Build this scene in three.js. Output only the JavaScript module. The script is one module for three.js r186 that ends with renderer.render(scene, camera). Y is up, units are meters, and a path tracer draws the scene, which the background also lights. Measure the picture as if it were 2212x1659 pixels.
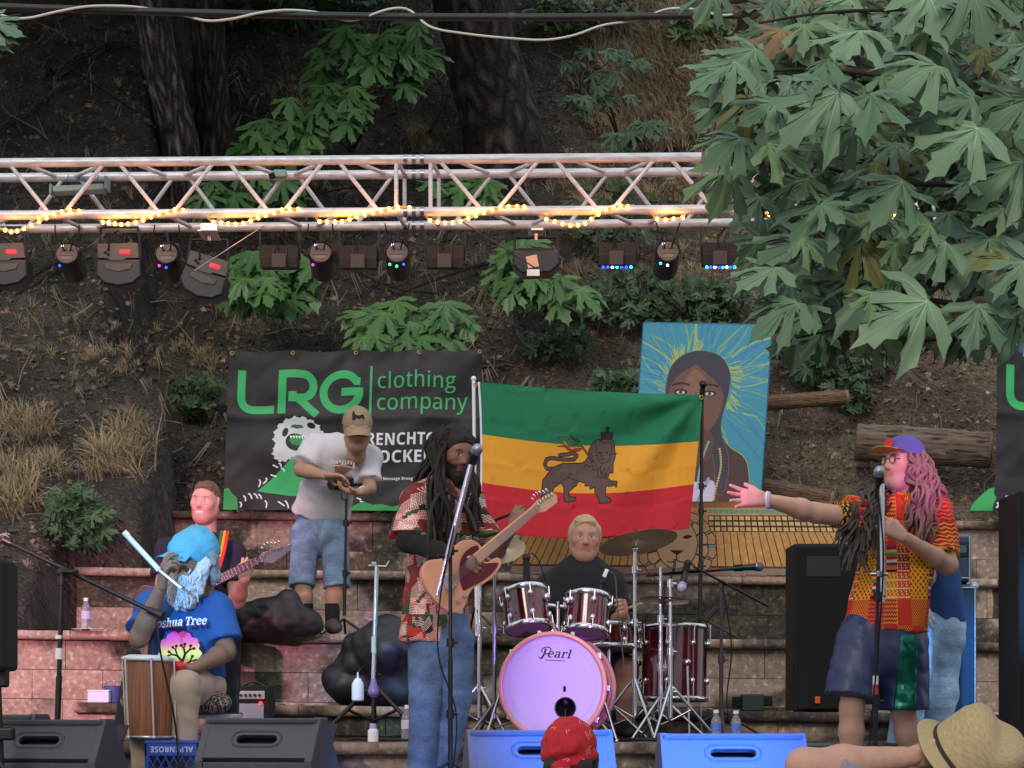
import * as THREE from 'three';
import { mergeGeometries, mergeVertices } from 'three/addons/utils/BufferGeometryUtils.js';
import { ImprovedNoise } from 'three/addons/math/ImprovedNoise.js';
import { RoundedBoxGeometry } from 'three/addons/geometries/RoundedBoxGeometry.js';

// ---------- camera, sky, sun, exposure ----------
const scene = new THREE.Scene();
const renderer = new THREE.WebGLRenderer({ antialias: true });
renderer.toneMapping = THREE.LinearToneMapping;
renderer.toneMappingExposure = 2.55;
renderer.shadowMap.enabled = true;
const EYE = 1.55;                       // the photographer's eye above the crowd's ground, metres
const camera = new THREE.PerspectiveCamera(2 * Math.atan(829.5 / 4568.6) * 180 / Math.PI, 1024 / 768, 0.1, 300);
camera.position.set(0, EYE, 0);
camera.lookAt(0, EYE, -10);
camera.setViewOffset(1024, 768, 0, -319, 1024, 768);   // lens raised: uprights stay parallel
camera.updateProjectionMatrix();
{ // overcast evening sky: air only
  const w = 128, h = 64, a = new Float32Array(w * h * 4);
  for (let j = 0; j < h; j++) for (let i = 0; i < w; i++) {
    const el = (j + .5) / h - .5, e = Math.max(0, el * 2), k = (j * w + i) * 4, s = .3 + .14 * e;
    a[k] = s * .94; a[k + 1] = s; a[k + 2] = s * 1.1; a[k + 3] = 1;
  }
  const sky = new THREE.DataTexture(a, w, h, THREE.RGBAFormat, THREE.FloatType);
  sky.mapping = THREE.EquirectangularReflectionMapping; sky.magFilter = THREE.LinearFilter; sky.needsUpdate = true;
  scene.background = sky; scene.environment = sky;
}
const sun = new THREE.DirectionalLight(0xfff0e0, .5);
sun.position.set(-5, 14, 9); sun.target.position.set(0, 2, -12); sun.castShadow = true; sun.shadow.radius = 40;
Object.assign(sun.shadow.camera, { left: -12, right: 12, top: 14, bottom: -10, near: 1, far: 60 });
scene.add(sun, sun.target);

// ---------- helpers ----------
const V = (x, y, z) => new THREE.Vector3(x, y, z);
const FOC = 4568.6, MX = 1106, HZ = 1518.6;
const P = (x, y, d) => V((x - MX) * d / FOC, EYE + (HZ - y) * d / FOC, -d);   // a point read off the photograph at a given distance in metres
const PX = (n, d) => n * d / FOC;
const noise = new ImprovedNoise();
const N = (x, y, z) => noise.noise(x, y, z);
function fbm(x, y, z, o = 4) { let s = 0, a = .5; for (let i = 0; i < o; i++) { s += a * N(x, y, z); x *= 2.03; y *= 2.03; z *= 2.03; a *= .5; } return s; }
function rng(seed) { let s = seed >>> 0; return () => { s = (s + 0x6d2b79f5) | 0; let t = Math.imul(s ^ (s >>> 15), 1 | s); t = (t + Math.imul(t ^ (t >>> 7), 61 | t)) ^ t; return ((t ^ (t >>> 14)) >>> 0) / 4294967296; }; }
const lerp = (a, b, t) => a + (b - a) * t, clamp = (x, a = 0, b = 1) => Math.min(b, Math.max(a, x));
const sst = (a, b, x) => { const t = clamp((x - a) / (b - a)); return t * t * (3 - 2 * t); };
const taken = new Map();
function numbered(n) { const k = taken.get(n) || 0; taken.set(n, k + 1); return k ? n + '_' + String(k).padStart(3, '0') : n; }
function thing(name, label, category, pos, group, kind) {
  const o = new THREE.Group(); o.name = numbered(name); o.position.copy(pos); o.base = pos.clone();
  o.userData = { label, category }; if (group) o.userData.group = group; if (kind) o.userData.kind = kind;
  scene.add(o); return o;
}
function part(name, geo, mat, parent, label) {            // geometry in world metres
  const g = geo; g.translate(-parent.base.x, -parent.base.y, -parent.base.z);
  const m = new THREE.Mesh(g, mat); m.name = name; m.base = parent.base; m.castShadow = m.receiveShadow = true;
  if (label) m.userData.label = label;
  parent.add(m); return m;
}
function solo(name, label, category, geo, mat, group) {   // a thing of one mesh
  const m = new THREE.Mesh(geo, mat); m.name = numbered(name); m.castShadow = m.receiveShadow = true;
  m.userData = { label, category }; if (group) m.userData.group = group; scene.add(m); return m;
}
function struct(name, geo, mat, kind = 'structure') {
  const m = new THREE.Mesh(geo, mat); m.name = numbered(name); m.castShadow = m.receiveShadow = true; m.userData = { kind }; scene.add(m); m.base = V(0, 0, 0); return m;
}
const C = (h) => new THREE.Color(h);
const lin = (r, g, b) => new THREE.Color().setRGB(r, g, b);
function mat(color, roughness = .8, o = {}) { return new THREE.MeshPhysicalMaterial({ color: color instanceof THREE.Color ? color : C(color), roughness, ...o }); }
const vmat = (roughness = .85, o = {}) => new THREE.MeshPhysicalMaterial({ color: 0xffffff, vertexColors: true, roughness, ...o });
function J(list) {                                        // join geometries into one
  const gs = list.filter(Boolean).map(g => { const n = g.index ? g.toNonIndexed() : g.clone(); for (const k of Object.keys(n.attributes)) if (!['position', 'normal', 'uv'].includes(k)) n.deleteAttribute(k); if (!n.attributes.uv) n.setAttribute('uv', new THREE.BufferAttribute(new Float32Array(n.attributes.position.count * 2), 2)); return n; });
  return mergeGeometries(gs);
}
function JC(list) { const gs = list.map(g => { const n = g.index ? g.toNonIndexed() : g.clone(); for (const k of Object.keys(n.attributes)) if (!['position', 'normal', 'color'].includes(k)) n.deleteAttribute(k); return n; }); return mergeGeometries(gs); }
const UP = V(0, 1, 0);
function rod(a, b, r0, r1 = r0, seg = 10, open = false) {
  const l = a.distanceTo(b), g = new THREE.CylinderGeometry(r1, r0, l, seg, 1, open);
  g.applyQuaternion(new THREE.Quaternion().setFromUnitVectors(UP, b.clone().sub(a).normalize())); const c = a.clone().add(b).multiplyScalar(.5); g.translate(c.x, c.y, c.z); return g;
}
function wire(pts, r, seg = 6, n = 0) { return new THREE.TubeGeometry(new THREE.CatmullRomCurve3(pts), n || pts.length * 6, r, seg); }
function ball(c, r, sx = 1, sy = 1, sz = 1, w = 16, h = 12) { const g = new THREE.SphereGeometry(r, w, h); g.scale(sx, sy, sz); g.translate(c.x, c.y, c.z); return g; }
function place(g, pos, rx = 0, ry = 0, rz = 0) { g.applyMatrix4(new THREE.Matrix4().compose(pos, new THREE.Quaternion().setFromEuler(new THREE.Euler(rx, ry, rz, 'YXZ')), V(1, 1, 1))); return g; }
function box(c, w, h, d, r = .006, rx = 0, ry = 0, rz = 0) { return place(r ? new RoundedBoxGeometry(w, h, d, 2, r) : new THREE.BoxGeometry(w, h, d), c, rx, ry, rz); }
function lathe(pts, c, dir = UP, seg = 32) { const g = new THREE.LatheGeometry(pts.map(p => new THREE.Vector2(p[0], p[1])), seg); g.applyQuaternion(new THREE.Quaternion().setFromUnitVectors(UP, dir.clone().normalize())); g.translate(c.x, c.y, c.z); return g; }
function prism(pts, depth, bevel = 0, seg = 2) { // outline in x,y extruded along z from 0 to depth
  const s = new THREE.Shape(pts.map(p => new THREE.Vector2(p[0], p[1])));
  return new THREE.ExtrudeGeometry(s, { depth, bevelEnabled: bevel > 0, bevelSize: bevel, bevelThickness: bevel, bevelSegments: seg, curveSegments: 8 });
}
function canvas(w, h, draw) { const c = document.createElement('canvas'); c.width = w; c.height = h; draw(c.getContext('2d'), w, h); const t = new THREE.CanvasTexture(c); t.colorSpace = THREE.SRGBColorSpace; t.anisotropy = 4; return t; }
function dtex(w, h, f, srgb = false) { // f(u,v) -> [r,g,b] 0..1
  const a = new Uint8Array(w * h * 4); for (let j = 0; j < h; j++) for (let i = 0; i < w; i++) { const c = f(i / w, j / h), k = (j * w + i) * 4; a[k] = clamp(c[0]) * 255; a[k + 1] = clamp(c[1]) * 255; a[k + 2] = clamp(c[2]) * 255; a[k + 3] = 255; }
  const t = new THREE.DataTexture(a, w, h); t.wrapS = t.wrapT = THREE.RepeatWrapping; t.magFilter = THREE.LinearFilter; t.minFilter = THREE.LinearMipmapLinearFilter; t.generateMipmaps = true; if (srgb) t.colorSpace = THREE.SRGBColorSpace; t.needsUpdate = true; return t;
}
function uvs(g, f) { const p = g.attributes.position, u = new Float32Array(p.count * 2); for (let i = 0; i < p.count; i++) { const r = f(p.getX(i), p.getY(i), p.getZ(i), i); u[2 * i] = r[0]; u[2 * i + 1] = r[1]; } g.setAttribute('uv', new THREE.BufferAttribute(u, 2)); return g; }
function tint(g, f) { const p = g.attributes.position, c = new Float32Array(p.count * 3); for (let i = 0; i < p.count; i++) { const r = f(p.getX(i), p.getY(i), p.getZ(i)); c[3 * i] = r[0]; c[3 * i + 1] = r[1]; c[3 * i + 2] = r[2]; } g.setAttribute('color', new THREE.BufferAttribute(c, 3)); return g; }
function bend(g, f) { const p = g.attributes.position, v = V(0, 0, 0); for (let i = 0; i < p.count; i++) { v.fromBufferAttribute(p, i); f(v); p.setXYZ(i, v.x, v.y, v.z); } g.computeVertexNormals(); return g; }
const shared = {
  black: mat(0x0a0a0c, .45), matteBlack: mat(0x09090b, .8), rubber: mat(0x0a0a0b, .9), chrome: mat(0xd8d8dc, .16, { metalness: 1 }), steel: mat(0x9a9aa2, .35, { metalness: 1 }),
  alu: mat(0xd4d4d8, .34, { metalness: .85 }), white: mat(0xe8e8ea, .6), gold: mat(0xb08a3a, .35, { metalness: 1 }), darkSteel: mat(0x2a2a30, .4, { metalness: .6 }),
};

// ---------- levels of the place ----------
const TILT = -.013;                                   // the terraces run slightly downhill to the right
const L0 = EYE - .43, L1 = EYE - .2;
const lev = { 2: EYE - .03, 3: EYE + .424, 4: EYE + .915, 5: EYE + 1.435 }, dist = { 1: 10.6, 2: 12.1, 3: 13.5, 4: 14.9, 5: 16.2 };
const LV = (k, x = 0) => k === 0 ? L0 : k === 1 ? L1 : lev[k] + TILT * x;

// ---------- the setting ----------
const dirtBump = dtex(512, 512, (u, v) => { const n = .5 + .5 * fbm(u * 14, v * 14, 3.3, 5) + .25 * N(u * 60, v * 60, 1.7); return [n, n, n]; });
const soilMap = dtex(512, 512, (u, v) => { const a = .5 + .55 * fbm(u * 9, v * 9, 7.1, 5), b = N(u * 70, v * 70, 4) > .35 ? .25 : 0, c = N(u * 45, v * 52, 9) > .42 ? -.3 : 0, k = clamp(.62 + .5 * (a - .5) + b + c, .15, 1); return [k, k * .97, k * .93]; }, true);
struct('ground', uvs(new THREE.PlaneGeometry(160, 160, 1, 1).rotateX(-Math.PI / 2), (x, y, z) => [x, z]), mat(lin(.07, .065, .05), .95));
{ // stage floor, raised above the crowd's ground
  const g = box(V(0, L0 - .5 * 1.12 + 0, -9.2), 14, 1.12, 2.86, .02);
  struct('stage_floor', uvs(g, (x, y, z) => [x * .8, z * .8 + y]), mat(lin(.42, .36, .33), .8, { map: soilMap, bumpMap: dirtBump, bumpScale: .004 }));
}
// split-faced block walls, one thing per tier; the stains run across the blocks
const wallMap = dtex(1024, 512, (u, v) => {
  const x = u * 8, y = v * 4, big = fbm(x * .55 + 3, y * .9, 2.2, 4), mid = fbm(x * 2.6, y * 3.4, 5.5, 4), f = N(x * 26, y * 26, 1) * .5 + N(x * 60, y * 60, 8) * .5;
  let r = .62, g = .545, b = .49; const st = sst(-.06, .16, big + mid * .5 + .05 * sst(.3, .5, u)), k = 1 + f * .32 + mid * .3;
  r *= k; g *= k; b *= k; const mo = sst(.05, .3, mid + big * .4);
  r = lerp(r, lerp(.16, .21, mo) * (1 + f * .9), st * .86); g = lerp(g, lerp(.15, .205, mo) * (1 + f * .9), st * .86); b = lerp(b, lerp(.145, .14, mo) * (1 + f * .9), st * .86);
  { const sp = sst(.3, .5, N(x * 30, y * 30, 20)) * .16; r += sp; g += sp * .95; b += sp * .85; }
  return [r, g, b];
}, true);
const wallBump = dtex(512, 512, (u, v) => { const n = .5 + .6 * fbm(u * 24, v * 24, 1.3, 4); return [n, n, n]; });
const blockMat = mat(0xffffff, .95, { map: wallMap, bumpMap: wallBump, bumpScale: .03 });
const capMats = [0xffffff, 0xe6ded6, 0xfff2ea].map(c => mat(c, .9, { map: wallMap, bumpMap: wallBump, bumpScale: .006 }));
const coreMat = mat(lin(.03, .028, .025), 1);
const wr = rng(11);
function blockGeo(x, y, z, w, h, dep, k) { // front at z, x,y = lower left corner
  const g = new THREE.BoxGeometry(w, h, dep, 5, 3, 1), p = g.attributes.position;
  for (let i = 0; i < p.count; i++) {
    let a = p.getX(i), b = p.getY(i), c = p.getZ(i);
    if (c > 0) { const ed = Math.abs(a) > w / 2 - .001 || Math.abs(b) > h / 2 - .001; if (ed) c -= .012; else c += .010 * N(a * 11 + x * 7, b * 11 + y * 5, k) ; }
    p.setXYZ(i, a + x + w / 2, b + y + h / 2, c + z - dep / 2);
  }
  g.computeVertexNormals();
  return uvs(g, (a, b, c) => [(a + (z - c) * .7) / 8 + k * .137, b / 4 + k * .31]);
}
function tier(k, xa, xb, base, courses, label) {
  const d = dist[k], zt = -d, o = thing('retaining_wall', label, 'wall', V((xa + xb) / 2, base, zt), 'terraced block walls');
  const top = lev[k] || L1, tl = k === 1 ? 0 : TILT, capH = .06, h = (top - capH - base) / courses;
  const piece = (g, x) => bend0(g, v => { v.y += tl * v.x; });
  for (let c = 0; c < courses; c++) {
    let x = xa - (c % 2 ? .22 : 0) - wr() * .05;
    while (x < xb) {
      const w = .43 + wr() * .03, x0 = Math.max(x, xa), x1 = Math.min(x + w, xb); x += w;
      if (x1 - x0 < .05) continue;
      part('block', piece(blockGeo(x0 + .002, base + c * h + .002, zt + (courses - 1 - c) * .012 + (wr() - .5) * .006, x1 - x0 - .004, h - .004, .22, k + c * .2)), blockMat, o);
    }
  }
  let x = xa;
  while (x < xb) {
    const w = Math.min(.55 + wr() * .12, xb - x), s = new THREE.Shape(), D = .3, r = capH / 2;
    s.moveTo(-D, -r); s.lineTo(.02, -r); s.absarc(.02, 0, r, -Math.PI / 2, Math.PI / 2, false); s.lineTo(-D, r);
    const g = new THREE.ExtrudeGeometry(s, { depth: w - .004, bevelEnabled: false, curveSegments: 6, steps: 3 }); g.rotateY(-Math.PI / 2); // shape x -> -z? fixed below
    const p = g.attributes.position; for (let i = 0; i < p.count; i++) { const zz = p.getZ(i), xx = p.getX(i), n = .004 * N(xx * 9 + x * 5, p.getY(i) * 20, k); p.setXYZ(i, x + .002 - xx, p.getY(i) + top - r + n, zt + .012 * (courses - 1) + zz + .012 + n); }
    flip(g); g.computeVertexNormals();
    uvs(g, (a, b, c) => [a / 8 + k * .217, (b * 1.2 + c) / 4 + .4]);
    part('cap_stone', piece(g), capMats[Math.floor(wr() * 3)], o); x += w;
  }
  part('wall_core', piece(new THREE.BoxGeometry(xb - xa - .02, top - base - .07, .12, 12, 1, 1).translate((xa + xb) / 2, base + (top - .07 - base) / 2, zt - .1)), coreMat, o);
  return o;
}
function bend0(g, f) { const p = g.attributes.position, v = V(0, 0, 0); for (let i = 0; i < p.count; i++) { v.fromBufferAttribute(p, i); f(v); p.setXYZ(i, v.x, v.y, v.z); } return g; }
function flip(g) { if (g.index) { const a = g.index.array; for (let i = 0; i < a.length; i += 3) { const t = a[i]; a[i] = a[i + 1]; a[i + 1] = t; } } else for (const n of Object.keys(g.attributes)) { const at = g.attributes[n], s = at.itemSize; for (let i = 0; i < at.count; i += 3) for (let c = 0; c < s; c++) { const t = at.array[i * s + c]; at.array[i * s + c] = at.array[(i + 1) * s + c]; at.array[(i + 1) * s + c] = t; } } return g; }
const XW = (x, d) => (x - MX) * d / FOC;
tier(1, -4, 4, L0, 1, 'lowest block step, edging the low platform under the drum kit');
tier(2, XW(164, 12.1), 4.2, L1, 1, 'low block step just behind the drum kit, second tier from the stage');
tier(3, -4.6, 4.6, L1, 3, 'block retaining wall the bending cameraman stands on, third tier up');
tier(4, XW(165, 14.9), 4.9, lev[3], 2, 'block retaining wall carrying the lion mural board, fourth tier up');
tier(5, XW(375, 16.2), 5.2, lev[4], 2, 'uppermost block retaining wall, under the black banners');
// earth floors behind each wall
const soil = mat(lin(.16, .125, .1), 1, { map: soilMap, bumpMap: dirtBump, bumpScale: .02 });
function tread(k, xa, xb, d0, d1, y, tl) { const g = new THREE.BoxGeometry(xb - xa, .3, d1 - d0, 20, 1, 4).translate((xa + xb) / 2, y - .15 - .02, -(d0 + d1) / 2); bend(g, v => { v.y += tl * v.x + (v.y > y - .1 ? .012 * N(v.x * 3, v.z * 3, k) : 0); }); struct('terrace_ground', uvs(g, (x, y2, z) => [x * .6, z * .6 + y2]), soil); }
tread(1, -4.6, 4.6, 10.62, 13.62, L1, 0); tread(2, XW(164, 12.1), 4.2, 12.13, 13.6, lev[2], TILT); tread(3, -4.6, 4.6, 13.55, 14.95, lev[3], TILT); tread(4, -3.1, 4.9, 14.95, 16.25, lev[4], TILT); tread(5, -2.6, 5.2, 16.25, 17.2, lev[5], TILT);

// hillside
const edgeX = d => lerp(-3.1, -2.62, sst(14.9, 15.1, d)) + (d > 16.3 ? -.6 * sst(16.3, 17, d) : 0);
function hillY(x, d) {
  const eg = edgeX(d), e = sst(eg - .06, eg + .1, x), tl = TILT * x;
  const left = lev[3] - .06 + (d < 16.3 ? (d - 13.75) * .72 : 2.55 * .72 + (d - 16.3) * 1.08);
  const right = d < 16.55 ? lev[5] - .05 - (16.55 - d) * 1.6 : lev[5] - .05 + (d - 16.55) * 1.12;
  let y = lerp(left, right, e) + tl;
  const amp = e > .5 ? sst(16.5, 17.4, d) : sst(13.75, 14.6, d);
  y += amp * (.34 * fbm(x * .8, d * .9, 4.4, 4) + .1 * N(x * 3.3, d * 4, 2) + .05 * N(x * 8, d * 9, 6));
  const ov = Math.max(0, N(x * .7 + 9, d * .55, 1.2)); y += amp * .5 * ov * sst(18.5, 20.5, d);
  return y;
}
const hillAt = (x, d) => V(x, hillY(x, d), -d);
function hillHit(px, py) { // the hillside point seen at a place in the photograph
  let d = 13.8; for (; d < 34; d += .02) { const p = P(px, py, d); if (p.x < edgeX(d) - .05 ? d > 13.9 : d > 16.5) if (hillY(p.x, d) >= p.y) return hillAt(p.x, d); } return P(px, py, 22);
}
{
  const nx = 240, nz = 220, g = new THREE.PlaneGeometry(1, 1, nx, nz), p = g.attributes.position, col = new Float32Array(p.count * 3);
  for (let j = 0; j <= nz; j++) for (let i = 0; i <= nx; i++) {
    const k = j * (nx + 1) + i, x = -11 + 22 * i / nx, d = 13.78 + 22 * Math.pow(j / nz, 1.3); p.setXYZ(k, x, hillY(x, d), -d);
    const right = sst(-.6, 2.2, x + .8 * N(x, d, 3)), straw = sst(.0, .2, fbm(x * .9, d * .7, 8, 3) + .1) * sst(.6, 1.6, x + .5 * N(x * 2, d * 2, 7)), n = .75 + .7 * fbm(x * 1.7, d * 1.9, 6, 4), m = sst(.05, .25, fbm(x * 1.1 + 5, d * 1.3, 12, 3));
    let r = lerp(.17, .27, right), gg = lerp(.158, .205, right), b = lerp(.142, .158, right);          // grey earth to brown soil
    r = lerp(r, .36, straw); gg = lerp(gg, .3, straw); b = lerp(b, .21, straw); // patches under fallen straw
    r = lerp(r, .08, m * .5); gg = lerp(gg, .085, m * .5); b = lerp(b, .06, m * .5);
    col[3 * k] = r * n; col[3 * k + 1] = gg * n; col[3 * k + 2] = b * n;
  }
  g.setAttribute('color', new THREE.BufferAttribute(col, 3)); g.computeVertexNormals();
  uvs(g, (x, y, z) => [x * .7 + (y + z) * .25, (y - z) * .5 + x * .1]);
  struct('hillside', g, vmat(1, { map: soilMap, bumpMap: dirtBump, bumpScale: .05 }));
}

// ---------- lighting truss across the stage ----------
const TS = -.0083;                                          // it climbs slightly to the right
const aluMap = dtex(256, 256, (u, v) => { const n = .82 + .22 * fbm(u * 6, v * 30, 3, 4) - (N(u * 40, v * 40, 2) > .5 ? .2 : 0); return [n, n, n]; }, true);
const aluMat = mat(lin(.88, .9, .96), .42, { metalness: .1, map: aluMap, roughnessMap: dtex(128, 128, (u, v) => { const n = .75 + .35 * fbm(u * 8, v * 40, 9, 3); return [n, n, n]; }) });
const TF = 9.75, TB = 10.0;
const chordPt = { ft: x => P(x, 352 + TS * x, TF), fb: x => P(x, 465 + TS * x, TF), bt: x => P(x, 384 + TS * x, TB), bb: x => P(x, 495 + TS * x, TB) };
{
  const o = thing('lighting_truss', 'long silver square-section lighting truss spanning above the stage', 'truss', chordPt.fb(894));
  for (const k of ['ft', 'fb', 'bt', 'bb']) for (const [a, b] of [[-60, 893], [895, 2280]]) part('chord', rod(chordPt[k](a), chordPt[k](b), .0215, .0215, 18), aluMat, o);
  for (const k of ['ft', 'fb', 'bt', 'bb']) for (const e of [876, 894, 912]) { const a = chordPt[k](e - 4), b = chordPt[k](e + 4); part('connector_ring', rod(a, b, e === 894 ? .0225 : .0245, e === 894 ? .0225 : .0245, 18), shared.steel, o); }
  const br = (a, b) => part('brace', rod(a, b, .0098, .0098, 10), aluMat, o);
  for (const x of [856, 930]) { br(chordPt.ft(x), chordPt.fb(x)); br(chordPt.bt(x + 18), chordPt.bb(x + 18)); br(chordPt.ft(x), chordPt.bt(x + 18)); br(chordPt.fb(x), chordPt.bb(x + 18)); }
  const seg = (x0, per, x1, off) => {
    for (let x = x0; x < x1; x += per) {
      const w = per * .38, gp = per * .12, cut = (a, b, c, d) => { if (Math.max(a, c) < x1 && Math.min(a, c) > x0 - 60) br(b(a), d(c)); };
      cut(x, chordPt.ft, x + w, chordPt.fb); cut(x + w + gp, chordPt.fb, x + 2 * w + gp, chordPt.ft);
      cut(x + off + w * 0, chordPt.bt, x + off + w * .9, chordPt.bb); cut(x + off - gp * 1.1, chordPt.bt, x + off - gp * 1.1 - w * .9, chordPt.bb);
      cut(x + gp, chordPt.ft, x + w + gp * .6, chordPt.bt); cut(x + w + gp * 1.8, chordPt.bt, x + 2 * w + gp * 1.2, chordPt.ft);
      cut(x + gp + per * .3, chordPt.fb, x + w + per * .3, chordPt.bb); cut(x + w + gp + per * .3, chordPt.bb, x + 2 * w + per * .3, chordPt.fb);
    }
  };
  seg(-219, 237, 850, 152); seg(947, 250, 2270, 150);
}
{ // small floodlight tray lying in the truss, a junction box and hanging leads
  const o = thing('work_light', 'pale green fluorescent work light slung inside the truss at left', 'light', P(172, 405, 9.9));
  const mt = mat(0x7d9a95, .5);
  part('housing', box(P(172, 410, 9.9), .24, .03, .09, .008, 0, .05, .06), mt, o); part('end_cap', box(P(232, 398, 9.9), .012, .06, .09, .003), mt, o); part('end_cap', box(P(113, 412, 9.9), .012, .045, .09, .003), mt, o);
  for (const x of [140, 165, 205]) part('hanger_wire', wire([P(x, 404, 9.9), P(x + 4, 390, 9.93), P(x + 8, 378, 9.97)], .002, 5), shared.darkSteel, o);
  const j = thing('junction_box', 'small grey-green junction box on the truss rear chord', 'junction box', P(605, 376, 9.96));
  part('case', box(P(605, 376, 9.96), .06, .035, .04, .006), mt, j); part('plug', box(P(588, 380, 9.95), .03, .025, .025, .005, 0, 0, .3), shared.rubber, j);
}
// ---------- rope light wound round the front lower chord ----------
const warm = lin(1, .5, .13);
{
  const z = (o, a) => a.map(([x, y]) => [(o + x * .5877) / 1.8228, (550 + y * .5877) / 1.8228]);
  const segs = [
    z(0, [[-20, 590], [35, 605], [75, 618], [115, 612], [160, 597], [210, 575], [262, 550], [312, 525], [362, 500], [415, 482], [470, 472], [528, 478]]),
    z(0, [[690, 553], [728, 557], [770, 563], [812, 568], [858, 565], [908, 553], [960, 540], [1012, 518], [1065, 500], [1118, 485], [1170, 470], [1225, 472]]),
    z(0, [[1430, 552], [1482, 558], [1528, 563], [1578, 566], [1630, 560], [1680, 545], [1730, 525], [1780, 508], [1835, 490], [1888, 470], [1942, 463], [1998, 465]]),
    z(1100, [[270, 548], [320, 550], [372, 550], [420, 548], [470, 535], [520, 518], [572, 505], [625, 490], [680, 477], [735, 462], [792, 450], [870, 455]]),
    z(1100, [[1010, 542], [1060, 552], [1110, 558], [1162, 556], [1213, 545], [1265, 527], [1317, 510], [1370, 490], [1425, 470], [1480, 455], [1535, 447], [1593, 447], [1640, 450]]),
    z(1100, [[1790, 535], [1845, 548], [1898, 565], [1950, 575], [2000, 573], [2048, 560], [2090, 532], [2137, 500], [2187, 470], [2237, 452], [2285, 440], [2334, 447]]),
    z(2200, [[660, 532], [715, 537], [770, 530], [830, 522]]),
    z(2200, [[1090, 433], [1143, 435], [1198, 445], [1253, 455], [1308, 468], [1363, 485], [1410, 500]]),
    z(2200, [[1800, 432], [1845, 425], [1900, 420], [1955, 430], [2005, 440], [2060, 462]]),
    z(2200, [[2190, 510], [2250, 500], [2310, 480], [2370, 470]]),
  ];
  const o = thing('rope_light', 'amber rope light of glowing bulbs wound along the truss', 'string light', P(900, 480, 9.71));
  const cover = mat(lin(.5, .25, .06), .3, { emissive: lin(1, .34, .04), emissiveIntensity: .16 }), bulb = mat(lin(1, .6, .25), .4, { emissive: lin(1, .42, .07), emissiveIntensity: 4.2 });
  const gb = new THREE.SphereGeometry(.0092, 10, 8), pts = [];
  const onTube = (x, y) => { const c = 465 + TS * x, dy = (y - c) * TF / FOC, r = .031; return P(x, y, TF - Math.sqrt(Math.max(.0001, r * r - Math.min(dy * dy, r * r))) * .9 - .004); };
  segs.forEach((s, i) => {
    const q = s.map(([x, y]) => onTube(x, y));
    for (const c of q) { const m = new THREE.Mesh(gb, bulb); m.name = 'bulb'; m.position.copy(c).sub(o.base); m.castShadow = false; m.receiveShadow = true; o.add(m); }
    for (const t of q.length > 8 ? [.14, .38, .62, .86] : [.25, .75]) { const c = q[Math.round(t * (q.length - 1))], L = new THREE.PointLight(lin(1, .3, .07), .013, 0, 2); L.position.set(c.x, c.y + .002, c.z + .045); L.castShadow = true; L.shadow.radius = 2; scene.add(L); }
    pts.push(...q);
    if (i < segs.length - 1) { const e = s[s.length - 1], n = segs[i + 1][0]; for (const t of [.2, .5, .8]) { const x = lerp(e[0], n[0], t); pts.push(P(x, lerp(450, 480, t) + TS * x, TF + .03)); } }
  });
  part('rope', wire(pts, .0052, 6, pts.length * 4), cover, o);
}

// ---------- stage lamps hung under the truss, seen from behind ----------
const lampGrey = mat(0x4c4b4c, .6), lampBlack = mat(0x141419, .4), lampBrown = mat(0x1d1b1c, .75), ledRed = mat(0x400, .4, { emissive: C(0xff1020), emissiveIntensity: 1.6 });
const led = h => mat(0x222222, .3, { emissive: C(h), emissiveIntensity: 2.2 });
const LED = { b: led(0x2040ff), c: led(0x20d0ff), w: led(0xe8e0ff), m: led(0xd020a0), g: led(0x30ff80) };
function washPanel(x, y, label, tilt = 0) { // flat rear panel with a red read-out over a rounded black lamp body
  const d = 9.86, c = P(x, y, d), o = thing('wash_light', label, 'stage light', c, 'stage lamps hung under the truss'), u = d / FOC;
  const q = (dx, dy, dz = 0) => { const a = tilt, X = dx * Math.cos(a) - dy * Math.sin(a), Y = dx * Math.sin(a) + dy * Math.cos(a); return P(x + X, y + Y, d + dz); };
  part('rear_panel', place(prism([[-42, 14], [-44, -14], [40, -16], [44, 14], [16, 15], [10, 20], [-16, 20], [-22, 15]].map(p => [p[0] * u, -p[1] * u]), .03, .003), V(c.x, c.y, c.z), 0, 0, -tilt), lampGrey, o);
  const b = part('lamp_body', place(prism([[-42, 22], [44, 22], [46, 52], [30, 66], [0, 72], [-30, 66], [-44, 50]].map(p => [p[0] * u, -p[1] * u]), .12, .01), V(c.x, c.y, c.z - .1), 0, 0, -tilt), lampBlack, o);
  part('cover_plate', place(prism([[-30, 28], [30, 28], [26, 38], [0, 44], [-26, 38]].map(p => [p[0] * u, -p[1] * u]), .012, .002), V(c.x, c.y, c.z + .021), 0, 0, -tilt), lampGrey, b);
  part('read_out', box(q(12, -1, -.034), .045, .017, .005, .001, 0, 0, -tilt), ledRed, o);
  for (const [dx, dy] of [[-24, -6], [-24, 4], [-31, 0]]) part('socket', rod(q(dx, dy, -.02), q(dx, dy, -.038), .007, .007, 10), lampBlack, o);
  for (const s of [-1, 1]) part('yoke_arm', rod(q(s * 46, 12, .03), P(x + s * 40, y - 54, d + .1), .006), lampBlack, o);
  part('yoke_bar', rod(P(x - 40, y - 54, d + .1), P(x + 40, y - 54, d + .1), .006), lampBlack, o);
  part('lead', wire([q(-24, -6, -.04), P(x - 20, y - 32, d - .03), P(x - 2, y - 48, d + .06)], .004, 5), shared.rubber, o);
  return o;
}
washPanel(12, 545, 'wash lamp with red read-out cut by the photo’s left edge'); washPanel(258, 545, 'wash lamp with red read-out between two round lamps at left'); washPanel(452, 572, 'wash lamp tipped sideways with papers on it, near the banner’s left end', .32);
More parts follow.
